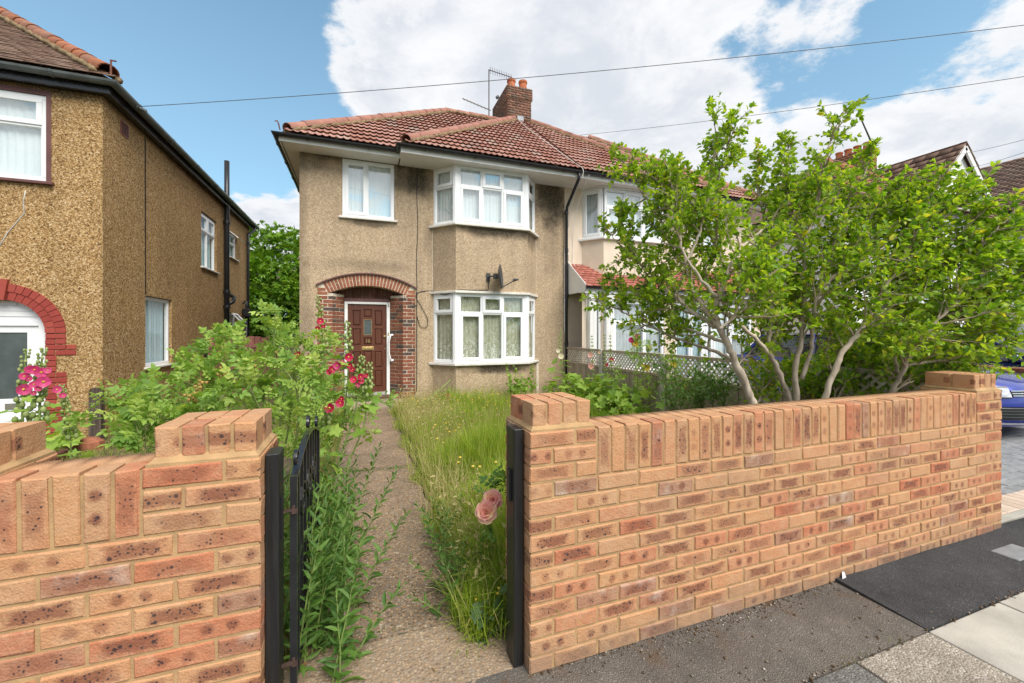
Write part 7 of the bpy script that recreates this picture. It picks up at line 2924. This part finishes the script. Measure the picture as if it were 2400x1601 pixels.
for lab, canes_, fl in (
        ('rose by the trellis with a big pink and yellow bloom and a cream one', [([(1500, 980), (1495, 900), (1488, 850), (1486, 800)], 5.7), ([(1510, 980), (1505, 900), (1515, 850), (1521, 818)], 5.7), ([(1490, 980), (1470, 920), (1450, 890)], 5.8), ([(1500, 980), (1530, 920), (1550, 890)], 5.6)],
         [(1480, 798, .05, 'pink_petal'), (1488, 806, .06, 'yellow_petal'), (1494, 790, .05, 'pink_petal'), (1521, 815, .055, 'cream_petal'), (1515, 863, .06, 'yellow_petal'), (1507, 858, .03, 'yellow_petal')]),
        ('yellow rose in front of the middle trellis panel', [([(1600, 990), (1590, 920), (1580, 870), (1578, 850)], 4.9), ([(1600, 990), (1620, 930), (1640, 880)], 4.7), ([(1590, 990), (1560, 940), (1570, 890)], 5.0), ([(1610, 990), (1660, 940), (1690, 900)], 4.6)],
         [(1578, 855, .05, 'yellow_petal'), (1570, 883, .05, 'cream_petal'), (1605, 905, .03, 'yellow_petal')])):
    c0 = [PY(u, v, Y) for (u, v), Y in ((canes_[0][0][0], canes_[0][1]),)][0]
    t = thing('rose_bush', lab, 'rose bush', (c0.x, c0.y, GZ))
    cane_bush(t, [(W(p, Y, Y - .1), 1.0) for p, Y in canes_], ROSE_V, ROSE_T, M['holly'], .10, .5, 40, M['cane'], twig=.22)
    for (u, v, rr, m_) in fl:
        p = PY(u, v, canes_[0][1] - .05)
        bloom(t, p, (CAMV - p).normalized() + Vector((0, 0, .35)), rr, M[m_], layers=3, petals=6, cup=.45)
for lab, pts in (('low dark leafed bush under the trellis left of the shrub trunks', [(1640, 985, 4.2), (1690, 985, 3.9), (1590, 985, 4.5)]),):
    c0 = PY(1650, 985, 4.2)
    t = thing('bush', lab, 'bush', (c0.x, c0.y, GZ))
    cs_ = []
    for u, v, Y in pts:
        for k in range(4):
            cs_.append((W([(u, v), (u + R.uniform(-20, 20), v - 45), (u + R.uniform(-45, 45), v - R.uniform(70, 115))], Y, Y + R.uniform(-.3, .3)), 1.6))
    cane_bush(t, cs_, HIB_V, HIB_T, M['weed'], .055, .85, 40, M['cane'], twig=.26)
# mallow mass in front of the trellis
t = thing('mallow_patch', 'mass of broad lobed mallow leaves filling the bed below the trellis', 'mallow', (3.9, 6.4, GZ))
T = Twigs()
for _ in range(520):
    y = R.uniform(5.2, 7.9)
    x = R.uniform(3.55, 4.42) - (7.9 - y) * .02
    hgt = .12 + .55 * R.random() ** 1.3 * (1 - abs(x - 4.1))
    T.leaf((x, y, GZ + hgt), rv() * .8 + Vector((-.35, -.6, .15)), R.uniform(.08, .19))
Mx, loc, sz = T.arrays(.35)
leaves(t, MAL_V, MAL_T, Mx, loc, sz, M['holly'], 'foliage', 120)

# plants by the bay
t = thing('mallow_clump', 'loose green mallow clump against the bay under the window corner', 'mallow', PY(1225, 945, 8.05) * 1)
T = Twigs()
for k in range(16):
    u0 = 1225 + R.uniform(-22, 22)
    p0 = PY(u0, 948, 8.0 + R.uniform(-.15, .1))
    p1 = PY(u0 + R.uniform(-22, 22), R.uniform(845, 905), p0.y)
    T.mb.tube([p0, p0.lerp(p1, .5) + rv() * .02, p1], [.006, .004, .002], 5)
    for q in range(16):
        f = R.uniform(.2, 1) ** .8
        T.leaf(p0.lerp(p1, f) + rv() * .04, rv() + Vector((0, -.3, .1)), .13 * (1.2 - f) * R.uniform(.6, 1.1) + .02)
T.mb.obj('stems', M['stem'], t)['kind'] = 'stuff'
Mx, loc, sz = T.arrays(.4)
leaves(t, MAL_V, MAL_T, Mx, loc, sz, M['holly'], 'foliage', 40)
hh('short hollyhock with one magenta flower under the bay', [(1050, 962), (1049, 945), (1051, 925), (1053, 905)], 7.9, [(1050, 929, .06, 'pink_petal'), (1046, 936, .03, 'pink_petal')], n_leaf=8, leaf_sz=.10)
b = MB()
b.tube(smooth_path([PY(940, 962, 7.6), PY(985, 950, 7.7), PY(1030, 915, 7.9), PY(1056, 890, 8.1)], 5), [.018] * 10 + [.012] * 6, 6)
tag(b.obj('dry_stem', M['stem'], None, smooth=True), 'long fallen yellow-green flower stem leaning towards the bay', 'stem')


# ---- lanceolate weeds by the gate
def lance_clump(root, spots, lsz, mat, n_obj, stem_mat=None):
    T = Twigs()
    for (x, y, h, lean) in spots:
        p = Vector((x, y, GZ + .02))
        d = Vector((lean[0], lean[1], 1)).normalized()
        n = 8
        pts = [p]
        for i in range(n):
            d = (d + Vector((lean[0] * .12, lean[1] * .12, 0)) + rv() * .07).normalized()
            pts.append(pts[-1] + d * h / n)
        T.mb.tube(pts, [.0045 * (1 - .7 * i / n) for i in range(n + 1)], 5, cap=False)
        k = int(h / .019)
        for q in range(k):
            f = (.08 + .92 * q / k) * n
            i = min(int(f), n - 1)
            c = pts[i].lerp(pts[i + 1], f - i)
            a = q * 2.4 + R.uniform(-.4, .4)
            t = (pts[i + 1] - pts[i]).normalized()
            fr = f / n
            dd = (Vector((math.cos(a), math.sin(a), 0)) + t * (.35 + .9 * fr) - Vector((0, 0, .25 * (1 - fr)))).normalized()
            T.leaf(c, dd, lsz * (1.15 - .65 * fr) * R.uniform(.7, 1.2))
    o = T.mb.obj('stems', stem_mat or M['stem'], root)
    o['kind'] = 'stuff'
    Mx, loc, sz = T.arrays(.35)
    leaves(root, LANCE_V, LANCE_T, Mx, loc, sz, mat, 'foliage', n_obj)


t = thing('willowherb_clump', 'tall clump of narrow-leaved green weeds growing through the open gate', 'weeds', (-.2, 2.3, GZ))
sp = []
for _ in range(34):
    x, y = R.uniform(-.27, -.08), R.uniform(1.86, 3.3)
    sp.append((x, y, R.uniform(.40, .82), (R.uniform(-.05, .16), R.uniform(-.12, .08))))
for _ in range(16):
    sp.append((R.uniform(-.50, -.27), R.uniform(1.9, 3.0), R.uniform(.5, .85), (R.uniform(-.1, .2), R.uniform(-.2, .1))))
sp += [(-.06, 2.35, .62, (.42, -.05)), (-.05, 2.0, .42, (.5, -.1)), (-.08, 2.7, .7, (.35, 0))]
lance_clump(t, sp, .092, M['weed'], 220)
t = thing('willowherb_clump', 'smaller clump of narrow-leaved weeds on the right edge of the path', 'weeds', (.5, 2.5, GZ))
sp = []
for _ in range(16):
    x, y = R.uniform(.46, .66), R.uniform(2.1, 3.0)
    sp.append((x, y, R.uniform(.30, .52), (R.uniform(-.35, .1), R.uniform(-.2, .05))))
sp += [(.44, 2.35, .34, (-.55, -.1)), (.42, 2.15, .26, (-.6, -.1))]
lance_clump(t, sp, .075, M['weed'], 90)
t = thing('weed_sprig', 'small dark green weed sprouting at the left edge of the path by the gate', 'weeds', PZ(772, 1500, 0))
p = PZ(770, 1512, 0)
lance_clump(t, [(p.x + R.uniform(-.04, .05), p.y + R.uniform(-.03, .04), R.uniform(.07, .14), (R.uniform(-.5, .5), R.uniform(-.4, .2))) for _ in range(8)], .055, M['weed'], 20)
t = thing('pink_rose', 'large pale pink rose bloom nodding beside the right gate post', 'rose', (.60, 2.1, GZ))
pr0, pr1 = PY(1154, 1172, 2.02), PY(1140, 1200, 1.98)
b = MB()
b.tube(smooth_path([Vector((.70, 2.2, GZ)), Vector((.66, 2.14, .35)), Vector((.62, 2.08, .62)), pr0 + Vector((.02, .04, -.02))], 4), .004, 5)
b.tube(smooth_path([Vector((.66, 2.14, .35)), Vector((.60, 2.06, .55)), pr1 + Vector((.01, .04, -.02))], 4), .0035, 5)
b.obj('cane', M['cane'], t)
def petal_mesh(r, w):
    """one cupped, curl-edged rose petal growing along +y"""
    b = MB()
    vs = []
    ph = R.uniform(0, 6)
    for jy in range(5):
        y = jy / 4
        for ix in range(7):
            x = -1 + ix / 3
            ww = w * r * (math.sin(PI * min(1, .15 + y * .75)) ** .6)
            z = .30 * r * y * y - .18 * r * math.exp(-((1 - y) * 5)) + .22 * r * x * x * (1 - .5 * y) + .05 * r * math.sin(4 * x + ph) * y
            vs.append((ww * x, r * y * (1 - .10 * x * x), z))
    b.add(vs, [(k * 7 + i, k * 7 + i + 1, k * 7 + i + 8, k * 7 + i + 7) for k in range(4) for i in range(6)])
    return b.mesh('petal', M['pale_petal'], smooth=True)


for p, rr in ((pr0, .056), (pr1, .060)):
    face = ((CAMV - p).normalized() + Vector((-.15, 0, .10))).normalized()
    q = face.to_track_quat('Z', 'Y').to_matrix().to_4x4()
    for ring, (n_, k, tilt, off) in enumerate(((7, 1.0, 8, -.10), (7, .92, 30, -.02), (6, .74, 52, .04), (5, .52, 70, .08), (4, .34, 82, .10))):
        for i in range(n_):
            o = link('petal', petal_mesh(rr * k, .62), t)
            o.matrix_basis = Matrix.Translation(p + face * off * rr * 2) @ q @ Matrix.Rotation(2 * PI * (i + ring * .37) / n_ + R.uniform(-.2, .2), 4, 'Z') @ Matrix.Rotation(math.radians(tilt + R.uniform(-8, 8)), 4, 'X')
T = Twigs()
for _ in range(26):
    T.leaf(PY(R.uniform(1130, 1195), R.uniform(1120, 1160), 2.25) + rv() * .04, rv() + Vector((0, 0, .3)), R.uniform(.07, .12))
for _ in range(8):
    T.leaf(pr1 + Vector((.03, .03, -.10)) + rv() * .05, rv(), .08)
Mx, loc, sz = T.arrays(.4)
leaves(t, ROSE_V, ROSE_T, Mx, loc, sz, M['weed'], 'foliage', 12)
t = thing('ragwort', 'ragwort with jagged leaves and tiny yellow flowers at the foot of the right gate post', 'weeds', PZ(1140, 1530, 0))
T = Twigs()
yel = []
for (u0, v0, u1, v1) in ((1150, 1545, 1120, 1410), (1150, 1540, 1170, 1385), (1145, 1545, 1105, 1480), (1150, 1540, 1165, 1450), (1150, 1540, 1140, 1430)):
    a, c = PY(u0, v0, 1.93), PY(u1, v1, 1.97 + R.uniform(-.05, .08))
    a.z = max(a.z, -.02)
    T.mb.tube([a, a.lerp(c, .5) + rv() * .01, c], .003, 5)
    for q in range(9):
        f = (q + 1) / 9
        T.leaf(a.lerp(c, f), rv() + Vector((-.2, -.5, -.1)), R.uniform(.045, .10))
    for _ in range(3):
        yel.append((c + rv() * .014, I3, (.011, .011, .009)))
T.mb.obj('stems', M['stem'], t)['kind'] = 'stuff'
Mx, loc, sz = T.arrays(.4)
leaves(t, RAG_V, RAG_T, Mx, loc, sz, M['ragw'], 'foliage', 26)
boxes_joined('flowers', yel, M['yellow_petal'], t)

# ---- grass
def blade_template(bend, w=.5):
    ys = [0, .35, .7, 1.0]
    v, t = [], []
    for i, y in enumerate(ys):
        ww = w * (1 - .25 * y) if i < 3 else 0
        z = y * math.cos(bend * y)
        x = y * math.sin(bend * y)
        if i < 3:
            v += [(-ww, x, z), (ww, x, z)]
        else:
            v.append((0, x, z))
    t = [(0, 1, 3), (0, 3, 2), (2, 3, 5), (2, 5, 4), (4, 5, 6)]
    return np.array(v), np.array(t)


def grass(name, xy, h, w, mat, label=None):
    n = len(xy)
    xy = np.asarray(xy)
    Vs, Ts, Rs, off = [], [], [], 0
    grp = NR.integers(0, 4, n)
    for g_, bend in enumerate((.10, .28, .5, .95)):
        k = grp == g_
        m_ = int(k.sum())
        if not m_:
            continue
        tv, tt = blade_template(bend)
        az = NR.uniform(0, 2 * PI, m_)
        c, s_ = np.cos(az), np.sin(az)
        Mx = np.zeros((m_, 3, 3))
        Mx[:, 0, 0], Mx[:, 0, 1], Mx[:, 1, 0], Mx[:, 1, 1], Mx[:, 2, 2] = c, -s_, s_, c, 1
        lean = NR.normal(0, .13, (m_, 2))
        Mx[:, 0, 2], Mx[:, 1, 2] = lean[:, 0], lean[:, 1]
        loc = np.column_stack([xy[k], np.full(m_, GZ - .005)])
        hh_ = h[k]
        sc = np.column_stack([np.full(m_, w) * NR.uniform(.6, 1.3, m_), hh_, hh_])
        V, T_, ix = scatter(tv, tt, Mx, loc, sc)
        Vs.append(V)
        Ts.append(T_ + off)
        off += len(V)
        Rs.append(NR.random(m_)[ix])
    o = tri_mesh(name, np.concatenate(Vs), np.concatenate(Ts), mat, None, np.concatenate(Rs))
    return tag(o, label, None, None, 'stuff')


def rand_xy(n, x0, x1, y0, y1):
    return np.column_stack([NR.uniform(x0, x1, n), NR.uniform(y0, y1, n)])


def patchy(xy, sc=1.3, seed=0.0):
    return np.array([0.5 + 0.5 * math.sin(x * 2.1 * sc + 1.7 * math.sin(y * 1.3 * sc + seed)) * math.cos(y * 1.7 * sc + 1.2 * math.sin(x * 1.9 * sc)) for x, y in xy])


def edge_ok(xy):
    # path stays clear, with a ragged edge
    e = .50 + .05 * np.sin(xy[:, 1] * 5.3) + .03 * np.sin(xy[:, 1] * 13.1)
    return xy[:, 0] > e


xy = np.concatenate([rand_xy(30000, .44, 1.6, 1.9, 4.4), rand_xy(17000, .46, 2.4, 4.4, 8.55), rand_xy(8000, 1.5, 4.4, 2.0, 8.6), rand_xy(5000, 2.2, 4.4, 4.5, 8.6)])
xy = xy[edge_ok(xy)]
inbay = (xy[:, 1] > 8.3) & (xy[:, 0] > 1.4)
xy = xy[~inbay]
pt = patchy(xy)
near = np.clip((xy[:, 0] - .45) / .35, .25, 1)
hgt = (.17 + .42 * pt * NR.uniform(.4, 1.1, len(xy)) + .06 * NR.random(len(xy))) * near
keep = NR.random(len(xy)) < (.35 + .65 * pt)
front = (xy[:, 1] < 2.7)
hgt[front] *= .95
grass('long_grass', xy[keep], hgt[keep], .0042, M['grass'])
sel = NR.random(len(xy)) < .06
xs2 = xy[sel]
grass('dry_grass', xs2, .22 + .28 * NR.random(len(xs2)), .0028, M['straw'])
xs3 = np.concatenate([rand_xy(2600, .62, 1.35, 4.6, 8.4), rand_xy(900, .6, 2.2, 6.0, 8.25), rand_xy(500, .55, .9, 2.6, 4.6)])
grass('dry_grass', xs3, .24 + .30 * NR.random(len(xs3)) * (.4 + .6 * patchy(xs3, 1.1, 3)), .0030, M['straw'])
# short tufts left of the path and in the left garden
xy = np.concatenate([rand_xy(9000, -.62, -.27, 2.0, 8.4), rand_xy(3000, -1.1, -.3, 5.5, 8.6)])
grass('verge_grass', xy, .06 + .20 * patchy(xy, 1.7, 2) * NR.uniform(.4, 1, len(xy)), .005, M['shortgrass'])
xy = np.concatenate([rand_xy(16000, -3.45, -1.0, 4.0, 7.6), rand_xy(5000, -3.4, -1.2, 7.5, 11.3), rand_xy(22000, -9, -1.4, 1.95, 7.45)])
grass('dry_lawn', xy, .03 + .07 * patchy(xy, 1.2, 1) * NR.uniform(.5, 1.2, len(xy)), .005, M['shortgrass'])
# grass tussock flopping onto the path by the right post
xy = np.column_stack([NR.normal(.56, .05, 700), NR.normal(2.05, .08, 700)])
grass('tussock', xy, NR.uniform(.12, .30, 700), .005, M['grass'])
for (u, v, n_, w_) in ((920, 1099, 260, .10), (845, 1104, 200, .06), (905, 1490, 150, .07), (835, 1502, 60, .03), (955, 1488, 60, .03)):
    p = PZ(u, v, -.02)
    xy = np.column_stack([NR.normal(p.x, w_, n_), NR.normal(p.y, .015, n_)])
    grass('joint_grass', xy, NR.uniform(.04, .075, n_), .004, M['weed'])
for (u, v, n_) in ((2020, 1538, 50), (1985, 1557, 120), (2100, 1502, 60), (1950, 1575, 40)):
    p = PZ(u, v, 0)
    xy = np.column_stack([NR.normal(p.x, .03, n_), NR.normal(p.y, .006, n_)])
    o = grass('pavement_weeds', xy, NR.uniform(.055, .075, n_), .003, M['shortgrass'])

# barley heads
def heads(name, pts, L, mat):
    n = len(pts)
    tv = [(-.09, 0, 0), (.09, 0, 0), (.12, .5, .02), (-.12, .5, .02), (0, 1, -.05), (0, .1, .09), (0, .6, .10), (-.30, 1.0, .1), (.30, 1.05, .05), (.05, 1.4, .2), (-.1, 1.3, -.15), (-.22, .8, .2), (.24, .75, -.1)]
    tt = [(0, 1, 2), (0, 2, 3), (3, 2, 4), (0, 5, 6), (1, 5, 6), (3, 6, 4), (3, 7, 6), (2, 8, 6), (4, 9, 6), (4, 10, 3), (0, 11, 6), (1, 12, 2)]
    D = np.column_stack([NR.normal(0, .7, n), NR.normal(-.1, .6, n), NR.uniform(-.2, .9, n)])
    V, T_, ix = scatter(tv, tt, frames_from(D, NR.uniform(0, 6, n)), pts, NR.uniform(.8, 1.2, n) * L)
    o = tri_mesh(name, V, T_, mat, None, NR.random(n)[ix])
    o['kind'] = 'stuff'


q = rand_xy(260, .48, .95, 1.95, 3.2)
heads('barley_heads', np.column_stack([q, NR.uniform(.18, .44, len(q))]), .036, M['straw'])
q = np.concatenate([rand_xy(900, .6, 1.5, 4.5, 8.2), rand_xy(250, 1.5, 3.6, 3, 8)])
heads('seed_heads', np.column_stack([q, NR.uniform(.22, .46, len(q))]), .032, M['straw'])
q = np.concatenate([rand_xy(70, .7, 2.6, 6.2, 8.2), rand_xy(16, .7, 1.2, 3.2, 5.5)])
o = boxes_joined('yellow_flowers', [((x, y, R.uniform(.2, .36)), I3, (.022, .022, .014)) for x, y in q], M['yellow_petal'])
# litter: dead leaves and straw on the path and verge
D = []
T = Twigs()
for _ in range(150):
    x = R.choice([R.uniform(-.28, -.05), R.uniform(.3, .56), R.uniform(-.25, .55)])
    y = R.uniform(1.75, 7.5)
    T.leaf((x, y, path_z(y) + .006), (R.uniform(-1, 1), R.uniform(-1, 1), .06), R.uniform(.012, .035))
for (u, v) in ((722, 1552), (705, 1545), (935, 1138)):
    p = PZ(u, v, .01)
    T.leaf(p, (R.uniform(-1, 1), R.uniform(-1, 1), .1), .045)
Mx, loc, sz = T.arrays(.2)
o = leaves(None, LANCE_V, LANCE_T, Mx, loc, sz, M['litter'], 'leaf_litter')

# ---- tree between the houses
tr = thing('tree', 'bright green leafy tree filling the gap between the two houses', 'tree', (-3.2, 20, GZ))
tc = Vector((-3.6, 20.5, 2.3))
b = MB()
b.tube([(-3.3, 20.5, -.1), (-3.35, 20.5, 1.2), (-3.5, 20.5, 2.6), (-3.4, 20.4, 4.2)], [.25, .2, .15, .05], 9)
for k in range(6):
    a = k * 1.05
    b.tube([(-3.4, 20.5, 1.4 + k * .3), (-3.4 + 1.0 * math.cos(a), 20.5 + math.sin(a), 2.4 + k * .3), (-3.4 + 1.9 * math.cos(a), 20.5 + 1.7 * math.sin(a), 3.0 + k * .32)], [.09, .06, .02], 6)
b.obj('trunk', M['bark'], tr, smooth=True)
T = Twigs()
clumps = []
for _ in range(260):
    a, e = R.uniform(0, 2 * PI), math.asin(R.uniform(-.35, 1))
    k = R.uniform(.78, 1.04)
    c = tc + Vector((3.3 * math.cos(a) * math.cos(e), 2.4 * math.sin(a) * math.cos(e), 3.25 * math.sin(e))) * k
    clumps.append((c, R.uniform(.35, .62)))
for c, rr in clumps:
    out = (c - tc).normalized()
    for _ in range(38):
        d = rv()
        if d.dot(out) < -.3:
            d = -d
        p = c + d * rr * R.uniform(.75, 1.05)
        T.leaf(p, (d * .5 + out * .3 + rv() * .5 + Vector((0, 0, -.35))), R.uniform(.13, .24))
for _ in range(3600):
    p = tc + Vector((R.uniform(-2.8, 2.8), R.uniform(-1.6, 1.6), R.uniform(-2.2, 2.3)))
    T.leaf(p, rv(), R.uniform(.26, .42))
Mx, loc, sz = T.arrays(.5)
leaves(tr, PALM_V, PALM_T, Mx, loc, sz, M['tree'], 'crown', 0)

# grit, moss and crumbs along the foot of the wall
it = []
for _ in range(520):
    x = R.gauss(1.75, .55)
    y = 1.632 - abs(R.gauss(0, .045))
    if x < .75 or x > 2.6 or y < 1.25:
        continue
    s_ = R.uniform(.0015, .006)
    it.append(((x, y, .001 + s_ * .3), np.array(Matrix.Rotation(R.uniform(0, 3), 3, 'Z')), (s_ * R.uniform(.8, 1.8), s_, s_ * .7)))
gm = brick_mat('pavement grit', [(0.0, (0.07, 0.045, 0.025)), (0.5, (0.14, 0.09, 0.05)), (0.8, (0.22, 0.19, 0.15)), (1.0, (0.45, 0.40, 0.33))])
boxes_joined('pavement_grit', it, gm)
it = []
for _ in range(500):
    x = R.uniform(.7, 4.6)
    y = R.choice([1.212, 1.632, R.uniform(1.25, 1.62)]) + R.gauss(0, .008)
    s_ = R.uniform(.003, .008)
    it.append(((x, y, .003 + s_ * .3), np.array(Matrix.Rotation(R.uniform(0, 3), 3, 'Z')), (s_ * R.uniform(.8, 1.8), s_, s_ * .7)))
boxes_joined('pavement_grit', it, gm)
